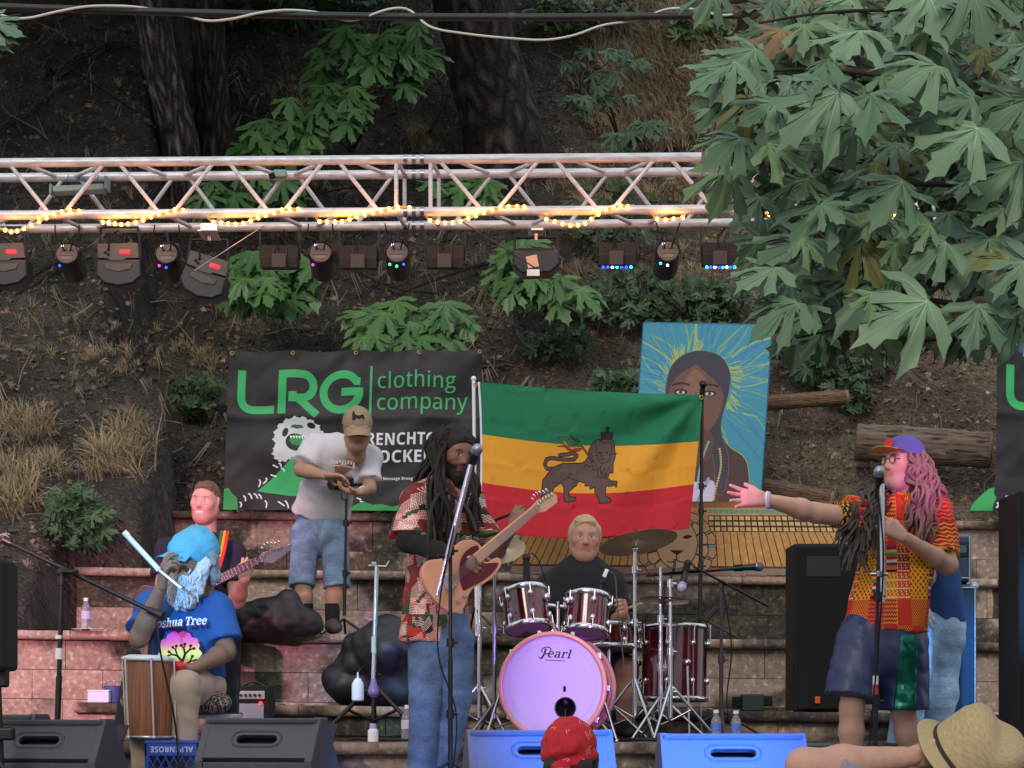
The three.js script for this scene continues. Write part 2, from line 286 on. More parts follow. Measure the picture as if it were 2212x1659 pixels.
{ const o = thing('truss_clamp', 'silver clamp bolted to the lower chord above the tipped lamp', 'clamp', P(452, 496, 9.95)); part('jaw', box(P(452, 493, 9.74), .075, .04, .05, .006), shared.alu, o); part('plate', box(P(452, 508, 9.83), .08, .008, .2, .002), shared.alu, o); part('bolt', rod(P(452, 508, 9.8), P(452, 520, 9.8), .008), shared.steel, o); }
function parCan(x, y, label, leds) {
  const d = 9.85, c = P(x, y, d), o = thing('par_can', label, 'stage light', c, 'round lamps hung under the truss');
  const ax = V(0, .25, 1).normalize(), at = (t, ox = 0, oy = 0) => c.clone().addScaledVector(ax, t).add(V(ox, oy, -oy * .25));
  part('can', lathe([[.001, -.2], [.052, -.2], [.058, -.19], [.056, -.05], [.05, 0]], c, ax, 24), lampBlack, o);
  part('rear_plate', lathe([[.001, .006], [.046, .006], [.05, 0]], c, ax, 24), lampGrey, o);
  for (const sx of [-1, 1]) { const s = part('socket', rod(at(.003, sx * .014 - .004, .02), at(.012, sx * .014 - .004, .02), .0085, .0105, 14), lampBlack, o); }
  part('status_lamp', ball(at(.01, -.022, .034), .0055), LED.w, o); part('label_strip', box(at(.006, 0, -.012), .07, .003, .003, 0, -.25), shared.darkSteel, o);
  part('label_plate', box(at(.006, 0, -.024), .05, .016, .003, .001, -.25), mat(0x6a6763, .7), o);
  leds.forEach((k, i) => part('lens', ball(P(x - 16 + i * 15, y + 26 + (i % 2) * 4, d - .01), .006), LED[k], o));
  part('bracket', new THREE.TorusGeometry(.062, .005, 6, 20, Math.PI).translate(c.x, c.y, c.z - .05), shared.darkSteel, o);
  part('hook', rod(V(c.x, c.y + .06, c.z - .05), P(x, y - 46, 9.95), .006), shared.darkSteel, o);
  for (const s of [-1, 1]) part('lead', wire([at(.012, s * .016, .014), P(x + s * 14, y - 30, d - .06), P(x + s * (22 + 6 * Math.sin(x)), y - 36, d), P(x + s * 26, y - 62, d + .03)], .0035, 5), shared.rubber, o);
}
parCan(145, 548, 'round lamp with grey back plate, leftmost of the round ones', ['b']); parCan(360, 548, 'round lamp with grey back plate, second round one from left', ['m', 'b']); parCan(692, 546, 'round lamp with pinkish back between two square floodlights, third from left', ['m']); parCan(858, 545, 'round lamp with green and white lens glints near the truss joint', ['g', 'g', 'b']); parCan(1443, 543, 'round lamp lit amber on its back, between the two boxes with blue diodes', ['c', 'w']); parCan(1690, 535, 'round lamp mostly hidden behind the maple leaves', ['g']);
function floodBox(x, y, label, leds) {
  const d = 9.88, c = P(x, y, d), u = d / FOC, o = thing('flood_light', label, 'stage light', c, 'square floodlights under the truss');
  part('upper_fin', box(P(x, y - 8, d + .05), 82 * u, 30 * u, .1, .004), lampBrown, o); part('lower_hood', box(P(x, y + 12, d + .02), 80 * u, 24 * u, .12, .004, .12), lampBrown, o);
  part('driver_case', box(P(x - 2, y + 8, d - .05), 30 * u, 30 * u, .05, .003), mat(0x3c3836, .7), o);
  for (const s of [-14, 14]) part('fin', box(P(x + s, y - 10, d - .004), .004, 26 * u, .012, .001), lampBlack, o);
  for (const s of [-1, 1]) part('yoke_arm', rod(P(x + s * 43, y + 4, d + .05), P(x + s * 43, y - 60, d + .09), .005), lampBlack, o);
  part('lead', wire([P(x - 4, y - 18, d - .01), P(x - 6, y - 36, d), P(x + 10, y - 60, d + .02)], .004, 5), shared.rubber, o);
  if (leds) leds.split('').forEach((k, i) => part('diode', ball(P(x - 30 + i * 60 / (leds.length - 1), y + 26, d - .03), .0068), LED[k], o));
}
floodBox(605, 557, 'dark square floodlight right of the tipped lamp'); floodBox(775, 558, 'dark square floodlight left of the truss joint, between round lamps'); floodBox(962, 557, 'dark square floodlight right of the truss joint'); floodBox(1333, 551, 'square floodlight with faint blue diodes underneath', 'bbwcbbc'); floodBox(1557, 551, 'square floodlight with bright blue and white diodes beside the maple leaves', 'cbwbcwbc');
{
  const x = 1158, y = 555, d = 9.84, u = d / FOC, c = P(x, y, d), o = thing('projector_lamp', 'black lamp in a square yoke with white sticker, right of centre', 'stage light', c);
  part('lamp_body', place(prism([[-45, -6], [45, -6], [47, 18], [30, 34], [-30, 36], [-46, 20]].map(p => [p[0] * u, -p[1] * u]), .14, .008), V(c.x, c.y, c.z - .1)), lampBlack, o);
  part('top_vent', box(P(x, y - 10, d + .02), 78 * u, 10 * u, .1, .003), lampBrown, o);
  for (const s of [-1, 1]) part('yoke_arm', rod(P(x + s * 48, y + 10, d + .03), P(x + s * 46, y - 42, d + .06), .007), shared.darkSteel, o);
  part('yoke_bar', rod(P(x - 46, y - 42, d + .06), P(x + 46, y - 42, d + .06), .007), shared.darkSteel, o);
  part('sticker', box(P(x - 6, y + 34, d - .05), 27 * u, 14 * u, .003, .001), shared.white, o); part('tape', box(P(x - 8, y + 10, d - .052), 24 * u, 26 * u, .003, .001, 0, 0, .2), mat(0xd8a890, .7), o);
  part('clamp_plate', box(P(x + 2, y - 50, d + .08), 26 * u, 6 * u, .2, .002), shared.alu, o); part('clamp_bolt', rod(P(x, y - 50, d), P(x, y - 36, d), .009), shared.steel, o);
}
// slack wires seen against the hill
solo('support_wire', 'thin steel wire running from the truss down past the tipped lamp', 'wire', J([rod(P(570, 488, 9.8), P(420, 585, 9.7), .0032, .0032, 6)]), shared.steel);
solo('support_wire', 'thin dark wire from the truss to the yoke lamp’s tape', 'wire', rod(P(1000, 480, 9.8), P(1155, 578, 9.72), .003, .003, 6), shared.darkSteel);
solo('support_wire', 'thin slanting wire crossing the dark slope at upper left', 'wire', rod(P(-10, 38, 16), P(300, 245, 17.6), .008, .008, 6), shared.darkSteel);
{ // heavy overhead pipe with a pale cord twisted about it
  const yb = x => 15 + 22 * Math.sin(clamp(x / 2212, -.1, 1.1) * Math.PI) * 1.02, o = thing('overhead_cable', 'thick black cable stretched across the top of the view', 'cable', P(1106, 37, 9.2));
  const a = []; for (let x = -60; x <= 2280; x += 130) a.push(P(x, yb(x), 9.2)); part('cable', wire(a, .0165, 10), mat(0x1b1b20, .55), o); for (const x of [1105, 1355, 1590]) part('coupling', rod(P(x - 7, yb(x), 9.2), P(x + 7, yb(x), 9.2), .019, .019, 12), mat(0x3a3432, .6), o);
  const w = [[-30, 18, -1], [20, 38, -1], [60, 39, -1], [120, 26, -1], [190, 14, -1], [280, 14, -1], [340, 22, 1], [400, 34, 1], [450, 45, -1], [500, 41, -1], [560, 28, -1], [620, 22, -1], [690, 28, 1], [750, 44, 1], [780, 40, 0], [840, 20, -1], [880, 20, 1], [930, 58, -1], [1000, 72, -1], [1106, 83, -1], [1180, 86, -1], [1240, 76, -1], [1300, 55, -1], [1380, 42, 1], [1440, 20, -1], [1500, 20, -1], [1560, 33, -1], [1640, 22, 1], [1800, 36, -1], [1950, 14, -1], [2250, 20, -1]];
  solo('pale_cord', 'off-white cord twisted along the black overhead cable with one sagging loop', 'cord', wire(w.map(([x, y, s]) => P(x, y, 9.2 + s * .024)), .0055, 6, 200), mat(0xc9c7bd, .6));
}

// ---------- front stage lamps on two stands beside the crowd, out of the picture, aimed at the stage ----------
{
  const stand = (x, z, label) => { const o = thing('lamp_stand', label, 'stand', V(x, 0, z)); part('post', rod(V(x, .1, z), V(x, EYE + 1.3, z), .03, .025, 14), shared.darkSteel, o); for (const h of [.35, 1.2]) part('cross_bar', rod(V(x - .55, EYE + h + .2, z), V(x + .55, EYE + h + .2, z), .02, .02, 12), shared.darkSteel, o); tripod(o, V(x, 0, z), .7, .6, shared.darkSteel, .4, true, .014); };
  stand(-2.5, -5, 'lamp stand left of the crowd'); stand(2.5, -5, 'lamp stand right of the crowd');
  const lamp = (x, h, tgt, c, I, ang, label) => {
    const p = V(x, EYE + h, -5), dir = tgt.clone().sub(p).normalize(), o = thing('front_lamp', label, 'stage light', p, 'front stage lamps');
    part('can', lathe([[.001, -.17], [.05, -.16], [.062, -.1], [.062, .05], [.068, .06], [.063, .064], [.058, .05], [.058, -.08]], p, dir, 24), lampBlack, o); part('lens', lathe([[.001, 0], [.056, 0]], p.clone().addScaledVector(dir, .04), dir, 24), mat(0x222222, .3, { emissive: c, emissiveIntensity: 4 }), o);
    part('yoke', rod(V(x, p.y + .06, -5), V(x, p.y + .2, -5), .01), shared.darkSteel, o);
    const s = new THREE.SpotLight(c, I, 0, ang, .7, 2); s.position.copy(p).addScaledVector(dir, .08); s.target.position.copy(tgt); s.castShadow = true; s.shadow.radius = 3; scene.add(s, s.target);
  };
  lamp(-2.95, 1.2, P(230, 1420, 13.2), lin(1, .33, .5), 72, .2, 'pink front lamp aimed at the left wall');
  lamp(-2.6, 1.2, P(478, 1130, 12.8), lin(1, .3, .6), 62, .05, 'rose front lamp aimed at the seated guitarist');
  lamp(-2.15, 1.2, P(430, 1290, 9.6), lin(.14, .5, 1), 36, .1, 'pale blue front lamp aimed at the hand drummer');
  lamp(-2.95, .35, P(1030, 1180, 10.2), lin(.95, .5, .8), 9, .11, 'soft rose front lamp aimed at the guitar');
  lamp(2.2, .35, P(1200, 1460, 11), lin(.4, .12, 1), 75, .075, 'violet front lamp aimed at the bass drum');
  lamp(-2.15, .35, P(940, 1560, 10.2), lin(.05, .3, 1), 5, .06, 'blue front lamp aimed at the front singer’s jeans');
  lamp(1.95, 1.2, P(1400, 1600, 7.6), lin(.015, .16, 1), 150, .21, 'deep blue front lamp aimed at the wedge monitors');
  lamp(2.55, .75, P(1990, 1035, 10.1), lin(1, .2, .85), 40, .046, 'magenta front lamp aimed at the capped singer’s face');
  lamp(2.95, 1.2, P(2060, 1420, 10.9), lin(.1, .45, 1), 60, .07, 'sky blue front lamp aimed at the bass rig');
  lamp(-2.9, .75, P(1600, 1065, 9.8), lin(1, .2, .85), 70, .022, 'small magenta front lamp aimed at the outstretched hand');
}

// ---------- figures: tapered bones joined by a smooth minimum, meshed on a grid ----------
function bone(a, b, ra, rb = ra, o = {}) { const ab = b.clone().sub(a), l = ab.length() || 1e-6; return { a, b, ra, rb, ab, l2: l * l, u: ab.clone().divideScalar(l), ...o }; }
function fieldOf(bones, k, disp) {
  return (x, y, z) => {
    let d = 1e3;
    for (const e of bones) {
      const px = x - e.a.x, py = y - e.a.y, pz = z - e.a.z, t = clamp((px * e.ab.x + py * e.ab.y + pz * e.ab.z) / e.l2);
      let qx = px - e.ab.x * t, qy = py - e.ab.y * t, qz = pz - e.ab.z * t;
      if (e.n) { const c = (qx * e.n.x + qy * e.n.y + qz * e.n.z) * (1 / e.s - 1); qx += e.n.x * c; qy += e.n.y * c; qz += e.n.z * c; }
      let v = Math.sqrt(qx * qx + qy * qy + qz * qz) - lerp(e.ra, e.rb, t);
      if (e.cap) v = Math.max(v, (x - e.b.x) * e.u.x + (y - e.b.y) * e.u.y + (z - e.b.z) * e.u.z);
      if (e.cap0) v = Math.max(v, -(px * e.u.x + py * e.u.y + pz * e.u.z));
      if (e.sub) { d = Math.max(d, -v); continue; }
      const kk = e.k || k, h = Math.max(kk - Math.abs(d - v), 0) / kk; d = Math.min(d, v) - h * h * kk * .25;
    }
    return disp ? d + disp(x, y, z, d) : d;
  };
}
function nets(f, lo, hi, cell) { // surface nets
  const nx = Math.ceil((hi.x - lo.x) / cell) + 1, ny = Math.ceil((hi.y - lo.y) / cell) + 1, nz = Math.ceil((hi.z - lo.z) / cell) + 1, g = new Float32Array(nx * ny * nz);
  let i = 0; for (let z = 0; z < nz; z++) for (let y = 0; y < ny; y++) for (let x = 0; x < nx; x++) g[i++] = f(lo.x + x * cell, lo.y + y * cell, lo.z + z * cell);
  const id = new Int32Array(nx * ny * nz).fill(-1), pos = [], idx = [], off = [0, 1, nx, nx + 1, nx * ny, nx * ny + 1, nx * ny + nx, nx * ny + nx + 1];
  const ed = [[0, 1], [2, 3], [4, 5], [6, 7], [0, 2], [1, 3], [4, 6], [5, 7], [0, 4], [1, 5], [2, 6], [3, 7]];
  for (let z = 0; z < nz - 1; z++) for (let y = 0; y < ny - 1; y++) for (let x = 0; x < nx - 1; x++) {
    const b = x + nx * (y + ny * z); let m = 0; for (let c = 0; c < 8; c++) if (g[b + off[c]] < 0) m |= 1 << c;
    if (m === 0 || m === 255) continue;
    let sx = 0, sy = 0, sz = 0, n = 0;
    for (const [p, q] of ed) { const ip = (m >> p) & 1, iq = (m >> q) & 1; if (ip === iq) continue; const a = g[b + off[p]], t = a / (a - g[b + off[q]]); sx += lerp(p & 1, q & 1, t); sy += lerp((p >> 1) & 1, (q >> 1) & 1, t); sz += lerp(p >> 2, q >> 2, t); n++; }
    id[b] = pos.length / 3; pos.push(lo.x + (x + sx / n) * cell, lo.y + (y + sy / n) * cell, lo.z + (z + sz / n) * cell);
  }
  const st = [1, nx, nx * ny];
  for (let z = 1; z < nz - 1; z++) for (let y = 1; y < ny - 1; y++) for (let x = 1; x < nx - 1; x++) {
    const b = x + nx * (y + ny * z);
    for (let a = 0; a < 3; a++) {
      const s0 = g[b] < 0, s1 = g[b + st[a]] < 0; if (s0 === s1) continue; const u = st[(a + 1) % 3], v = st[(a + 2) % 3];
      const q = [id[b], id[b - u], id[b - u - v], id[b - v]]; if (q.some(e => e < 0)) continue;
      if (s0) idx.push(q[0], q[1], q[2], q[0], q[2], q[3]); else idx.push(q[0], q[2], q[1], q[0], q[3], q[2]);
    }
  }
  const o = new THREE.BufferGeometry(); o.setAttribute('position', new THREE.Float32BufferAttribute(pos, 3)); o.setIndex(idx); o.computeVertexNormals(); return o;
}
function flesh(bones, cell, k = .03, disp) {
  const lo = V(1e3, 1e3, 1e3), hi = V(-1e3, -1e3, -1e3);
  for (const e of bones) for (const [p, r] of [[e.a, e.ra], [e.b, e.rb]]) { const R = r + cell * 2.5 + .012; lo.min(V(p.x - R, p.y - R, p.z - R)); hi.max(V(p.x + R, p.y + R, p.z + R)); }
  return nets(fieldOf(bones, k, disp), lo, hi, cell);
}
const folds = (amp, fx = 9, fy = 4, s = 0) => (x, y, z, d) => d > .05 ? 0 : amp * (N(x * fx + s, y * fy, z * fx) + .6 * N(x * fx * 2.1 + y * 5, y * fy * 1.6, z * fx * 2 + s) - .35 * Math.abs(N(x * fx * 1.4, y * fy * 2.2 + x * 6, z * fx + 4 + s)));
const crumple = (amp, f = 12, s = 0, ky = .28) => (x, y, z, d) => d > .06 ? 0 : amp * (.7 * N(x * f + s + y * 2, y * f * ky, z * f) + .45 * (.4 - Math.abs(N(x * f * .9 + y * f * .5, y * f * ky * 2.2 + s, z * f * .9)) * 2));
const SKIN = { light: [.52, .3, .22], tan: [.42, .24, .16], brown: [.2, .105, .066], deep: [.13, .068, .045], red: [.5, .25, .18] };
function headFrame(c, f, u, s = 1) { const z = f.clone().normalize(), x = u.clone().cross(z).normalize(), y = z.clone().cross(x); const m = new THREE.Matrix4().makeBasis(x, y, z).scale(V(s, s, s)).setPosition(c); return { m, inv: m.clone().invert(), at: (a, b, d) => V(a, b, d).applyMatrix4(m), x, y, z, s, c }; }
function head(H, skin, o = {}) { // bones in head space, metres: x to the figure's left, y up, z the way the face looks
  const b = (p, q, ra, rb, e) => bone(V(...p), V(...q), ra, rb, e), X = V(1, 0, 0);
  const B = [b([0, .038, -.022], [0, .03, .012], .088, .08, { n: X, s: .86 }), b([0, -.02, .02], [0, -.052, .028], .07, .063, { n: X, s: .9, k: .05 }), b([-.012, -.092, .052], [.012, -.092, .052], .026, .026, { k: .045 }),
    b([-.05, -.055, -.002], [-.015, -.092, .045], .028, .022, { k: .04 }), b([.05, -.055, -.002], [.015, -.092, .045], .028, .022, { k: .04 }),
    b([-.036, .03, .074], [.036, .03, .074], .0135, .0135, { k: .03 }), b([-.04, -.018, .062], [-.034, -.03, .066], .024, .018, { k: .03 }), b([.04, -.018, .062], [.034, -.03, .066], .024, .018, { k: .03 }),
    b([-.031, .008, .108], [-.031, .008, .108], .0195, .0195, { sub: 1 }), b([.031, .008, .108], [.031, .008, .108], .0195, .0195, { sub: 1 }),
    b([-.031, .007, .0765], [-.031, .007, .0765], .0132, .0132, { k: .006 }), b([.031, .007, .0765], [.031, .007, .0765], .0132, .0132, { k: .006 }),
    b([0, .02, .086], [0, -.024, .106], .0085, .0125, { k: .018 }), b([-.013, -.028, .092], [.013, -.028, .092], .0085, .0085, { k: .01 }),
    b([-.02, -.0555, .08], [.02, -.0555, .08], .0075, .0075, { k: .012 }), b([-.016, -.066, .08], [.016, -.066, .08], .0075, .0075, { k: .01 }), b([-.03, -.0605, .094], [.03, -.0605, .094], .0022, .0022, { sub: 1 }),
    b([-.078, .014, -.008], [-.074, -.018, -.002], .017, .011, { n: X, s: .5, k: .012 }), b([.078, .014, -.008], [.074, -.018, -.002], .017, .011, { n: X, s: .5, k: .012 }),
    b([0, -.05, -.03], [0, -.17, -.045], .056, .06, { k: .04 })];
  const g = flesh(B, o.cell || .0048, .03), br = o.brow || [.05, .03, .02], lip = o.lip || [skin[0] * .85, skin[1] * .55, skin[2] * .6];
  tint(g, (x, y, z) => {
    const ex = Math.abs(x) - .031, e2 = ex * ex + (y - .007) * (y - .007); let c = skin.map(v => v * (1 + .12 * N(x * 60, y * 60, z * 60)));
    if (z > .07 && Math.abs(y - .007) < (o.eye ?? .0048) && Math.abs(ex) < .0125) c = e2 < .000032 ? [.02, .015, .012] : [.55, .5, .47];
    else if (z > .062 && Math.abs(y - (.029 - Math.abs(ex) * .18)) < .0042 && Math.abs(ex) < .019) c = br;
    else if (z > .07 && Math.abs(y + .06) < .011 && Math.abs(x) < .026) c = (o.smile && Math.abs(y + .0605) < .0042 && Math.abs(x) < .021) ? [.75, .72, .68] : lip;
    else if (z > .05 && y < 0 && y > -.045 && Math.abs(x) > .02 && Math.abs(x) < .055) c = [c[0] * 1.12, c[1] * .95, c[2] * .95];
    if (o.stubble && y < -.03 && z > -.01 && !(Math.abs(y + .06) < .011 && Math.abs(x) < .026)) { const s = o.stubbleAmt || .5, n = sst(-.03, -.05, y) * (y > -.055 ? sst(.018, .03, Math.abs(x)) * .5 + (y < -.036 ? .5 : 0) : 1); c = c.map((v, i) => lerp(v, o.stubble[i], s * n)); }
    return c;
  });
  g.applyMatrix4(H.m); return g;
}
function skullCap(H, grow, lowFront, lowBack, skin, o = {}) { // hair or knitted cap hugging the skull; cut by a slanted plane
  const X = V(1, 0, 0), B = [bone(V(0, .038, -.022), V(0, .034, .008), .088 + grow, .08 + grow, { n: X, s: .88 }), ...(o.extra || [])];
  const f0 = fieldOf(B, .03), f = (x, y, z) => { const t = clamp((z + .1) / .19); return Math.max(f0(x, y, z) + (o.disp ? o.disp(x, y, z) : 0), lerp(lowBack, lowFront, t * t * (o.pw || 1)) - y); };
  const g = nets(f, V(-.13, -.16, -.16), V(.13, .16, .15), .005); tint(g, (x, y, z) => { const n = 1 + .35 * N(x * 40, y * 90, z * 40); return skin.map(v => v * n); }); g.applyMatrix4(H.m); return g;
}
function hand(w, fd, pn, side, o = {}) { // w wrist, fd finger direction, pn the way the palm looks, side +1 thumb towards fd x pn
  const y = fd.clone().normalize(), z = pn.clone().addScaledVector(y, -pn.dot(y)).normalize(), x = y.clone().cross(z).multiplyScalar(side), s = o.s || 1;
  const at = (a, b, c) => w.clone().addScaledVector(x, a * s).addScaledVector(y, b * s).addScaledVector(z, c * s), B = [], curl = o.curl ?? .35, sp = o.spread ?? .08;
  [[.029, .072], [.01, .08], [-.01, .075], [-.028, .058]].forEach(([kx, len], i) => {
    const ky = .088 - Math.abs(i - 1) * .004; B.push(bone(at(kx * .55, .005, 0), at(kx, ky, 0), .0165 * s, .0125 * s, { k: .018 }));
    let p = at(kx, ky, 0), a = 0; const c = Array.isArray(curl) ? curl[i] : curl, sx = (1.2 - i) * sp;
    [.45, .3, .25].forEach((fr, j) => { a += c * (j ? 1.15 : .8); const q = p.clone().addScaledVector(x, Math.sin(sx) * len * fr * s).addScaledVector(y, Math.cos(a) * len * fr * s).addScaledVector(z, Math.sin(a) * len * fr * s); B.push(bone(p, q, (.0098 - j * .0008) * s, (.0092 - j * .001) * s, { k: .004 })); p = q; });
  });
  const tb = at(.02, .022, .006), tc = o.thumb ?? .5; const t1 = at(.046, .05, .008 + .02 * tc), t2 = at(.056 - .012 * tc, .08 - .006 * tc, .01 + .04 * tc); B.push(bone(tb, t1, .0155 * s, .0112 * s, { k: .016 }), bone(t1, t2, .0105 * s, .009 * s, { k: .004 }));
  return flesh(B, o.cell || .0048, .006);
}
const flat = (g, c) => tint(g, (x, y, z) => { const n = 1 + .1 * N(x * 25, y * 25, z * 25); return c.map(v => v * n); });
function brim(H, o) { // cap peak in head space
  const n = 14, m = 5, pos = [], idx = [], th = .004, w = o.half || .95;
  for (const s of [0, 1]) for (let j = 0; j <= m; j++) for (let i = 0; i <= n; i++) {
    const a = lerp(-w, w, i / n), t = j / m, r = 1 + t * o.len * Math.cos(a * .95), x = Math.sin(a) * .083 * (o.wide || 1) * lerp(1, 1.02, t) * (o.grow || 1), z = Math.cos(a) * .1 * (o.grow || 1) - .012 + t * o.len * Math.max(0, Math.cos(a * .9)) ** .6;
    pos.push(x, (o.y ?? .045) + (o.lift || 0) * t - (o.curve || .25) * x * x / .083 * (.3 + t) - th * s, z);
  }
  const W = n + 1, L = W * (m + 1); for (let j = 0; j < m; j++) for (let i = 0; i < n; i++) { const a = j * W + i, b = a + 1, c = a + W, d = c + 1; idx.push(a, c, b, b, c, d, L + a, L + b, L + c, L + b, L + d, L + c); }
  for (let i = 0; i < n; i++) { const a = m * W + i; idx.push(a, L + a, a + 1, a + 1, L + a, L + a + 1); }
  const g = new THREE.BufferGeometry(); g.setAttribute('position', new THREE.Float32BufferAttribute(pos, 3)); g.setIndex(idx); g.computeVertexNormals(); g.applyMatrix4(H.m); return g;
}
function crown(H, o = {}) { const g = new THREE.SphereGeometry(1, 28, 12, 0, Math.PI * 2, 0, Math.PI * .5); g.scale(.087 * (o.grow || 1), .088 * (o.tall || 1), .104 * (o.grow || 1)); bend(g, v => { v.y += .004 * N(v.x * 30, v.y * 30, v.z * 30); }); g.translate(0, o.y ?? .045, -.012); g.applyMatrix4(H.m); return g; }
function lock(pts, r, seg = 5, wv = 0) { if (wv) { const q = new THREE.CatmullRomCurve3(pts).getPoints(9), s = pts[0].x * 91; pts = q.map((p, i) => i ? p.clone().add(V(wv * N(s, i * .9, 3), 0, wv * N(s, i * .9, 9))) : p); } const c = new THREE.CatmullRomCurve3(pts), n = Math.max(8, Math.round(c.getLength() / .022)), g = new THREE.TubeGeometry(c, n, r, seg, false); const p = g.attributes.position, v = V(0, 0, 0); for (let i = 0; i < p.count; i++) { v.fromBufferAttribute(p, i); const e = Math.floor(i / (seg + 1)) / n, ce = c.getPointAt(clamp(e)), k = (e > .94 ? .55 : 1) * (1 + .3 * N(v.x * 40, v.y * 55, v.z * 40)); v.sub(ce).multiplyScalar(k).add(ce); p.setXYZ(i, v.x, v.y, v.z); } g.computeVertexNormals(); return g; }
function cyl(g, c, R, sc = 1) { return uvs(g, (x, y, z) => [(Math.atan2(x - c.x, z - c.z) * R) / sc + .5, (y - c.y) / sc + .5]); } // wrap-round cloth coordinates
function shoe(a, dir, mt, root, s = 1) { const d = dir.clone().setY(0).normalize(), h = .045 * s; return part('shoe', flesh([bone(a.clone().setY(a.y + h * .2).addScaledVector(d, -.03), a.clone().addScaledVector(d, .1 * s), .042 * s, .048 * s, { n: UP, s: .8 }), bone(a.clone().addScaledVector(d, .1 * s), a.clone().addScaledVector(d, .17 * s).setY(a.y - .008), .046 * s, .04 * s, { n: UP, s: .75 }), bone(a, a.clone().setY(a.y + .07), .042, .046)], .012, .03), mt, root); }
const jean = (c, s = 1) => mat(0xffffff, .9, { map: dtex(128, 128, (u, v) => { const n = 1 + .5 * fbm(u * 5, v * 5, c[0] * 20, 4) + .18 * N(u * 60, v * 60, 2); return c.map(e => e * n); }, true) });

// ---------- the people ----------
const cloth = (c, o = {}) => mat(c, .92, { sheen: .3, sheenRoughness: .8, ...o });
function prints(seed, paint, s = 512) { return canvas(s, s, (g, w, h) => paint(g, w, h, rng(seed))); }
{ // --- singer with long dark locks, guitar slung in front ---
  const d0 = 10.3, q = (x, y, dz = 0) => P(x, y, d0 + dz), foot = V(q(915, 1700).x, L0, -10.28), o = thing('person', 'singer with long dark locks in red and green print shirt playing electric guitar', 'person', foot);
  const sk = SKIN.brown, f = V(.5, 0, .87).normalize();
  const sR = q(898, 1080, -.05), sL = q(1012, 1080, .14), chest = q(953, 1110, .04), pelvis = q(948, 1345, .04), eR = q(880, 1168, -.16), wR = q(985, 1205, -.36), eL = q(1072, 1190, .02), wL = q(1106, 1142, -.14);
  const hR = q(920, 1385, 0), hL = q(985, 1385, .05), kR = q(918, 1512, -.06), kL = q(985, 1512, .0), aR = V(q(910, 1690).x, L0 + .09, -10.28), aL = V(q(952, 1690).x, L0 + .09, -10.36);
  const H = headFrame(q(982, 978, .02), V(.52, -.3, .8), V(.12, 1, .1), 1.0);
  const skin = JC([flat(flesh([bone(pelvis, chest, .12, .13, { n: f, s: .7 }), bone(sR, sL, .05), bone(chest, H.at(0, -.1, -.03), .055, .05), bone(sR, eR, .05, .042), bone(eR, wR, .042, .028), bone(sL, eL, .05, .042), bone(eL, wL, .04, .028), bone(hR, kR, .075, .055), bone(kR, aR, .052, .035), bone(hL, kL, .075, .055), bone(kL, aL, .052, .035)], .014), sk),
    head(H, sk, { eye: .003, stubble: [.012, .01, .009], stubbleAmt: 1 }), flat(hand(wR, V(.9, -.3, .12), V(.2, -.3, -.9), -1, { curl: .55, thumb: .8 }), sk), flat(hand(wL, V(.35, .85, .1), V(.35, -.2, -.9), 1, { curl: .75, s: .95, thumb: 1 }), sk)]);
  part('body', skin, vmat(.6), o);
  const tex = prints(5, (g, w, h, r) => {
    g.fillStyle = '#6e2420'; g.fillRect(0, 0, w, h);
    for (let i = 0; i < 26; i++) { g.fillStyle = ['#a82a20', '#22401e', '#181618', '#b0301f', '#2a4a26', '#4c1c1a', '#8a221c'][i % 7]; g.beginPath(); const x = r() * w, y = r() * h, a = r() * 6.3; for (let k = 0; k <= 24; k++) { const t = k / 24 * 6.283, R = (40 + 46 * r() * .4 + 26 * Math.sin(t * 2 + i)) * (i % 3 ? 1 : 1.3); g.lineTo(x + Math.cos(t + a) * R * 1.5, y + Math.sin(t + a) * R * .7); } g.fill(); }
    for (let k = 0; k < 26; k++) { const x = r() * w - 40, y = r() * h - 30, a = -.6 + r() * 1.2, rows = 6 + Math.floor(r() * 6), cols = 7 + Math.floor(r() * 10); g.save(); g.translate(x, y); g.rotate(a); g.fillStyle = '#e4d2c6'; for (let i = 0; i < cols; i++) for (let j = 0; j < rows; j++) g.fillRect(i * 10, j * 10 + 4 * Math.sin(i * .5), 7, 5); g.restore(); }
    for (let i = 0; i < 16; i++) { g.fillStyle = i % 2 ? '#2f5a2c' : '#274824'; g.beginPath(); g.ellipse(r() * w, r() * h, 17, 12, r(), 0, 7); g.fill(); }
  });
  tex.wrapS = tex.wrapT = THREE.RepeatWrapping;
  const sh = flesh([bone(q(952, 1100, .04), q(940, 1388, .04), .15, .19, { n: f, s: .68, cap: 1 }), bone(sR, sL, .06, .058), bone(sR, q(884, 1162, -.11), .07, .092, { cap: 1 }), bone(sL, q(1050, 1170, .06), .065, .085, { cap: 1 }), bone(q(955, 1075, .03), q(962, 1060, .02), .07, .06)], .0105, .06, folds(.016, 8, 3.4, 2));
  part('shirt', cyl(sh, q(945, 1240), .2, .4), mat(0xffffff, .9, { map: tex }), o);
  part('undershirt_sleeve', flesh([bone(q(884, 1150, -.11), eR, .055, .055), bone(eR, wR, .052, .04, { cap: 1 })], .01, .02, folds(.008, 14, 14)), cloth(0x0b0b10), o);
  const jm = jean([.34, .43, .57]); jm.map.wrapS = jm.map.wrapT = THREE.RepeatWrapping;
  part('jeans', cyl(flesh([bone(pelvis, q(950, 1392, .04), .15, .155, { n: f, s: .8 }), bone(hR, kR, .092, .08), bone(kR, aR.clone().setY(L0 + .05), .078, .07, { cap: 1 }), bone(hL, kL, .09, .078), bone(kL, aL.clone().setY(L0 + .05), .076, .066, { cap: 1 })], .009, .014, crumple(.012, 9, 5)), q(940, 1500), .1, .4), jm, o);
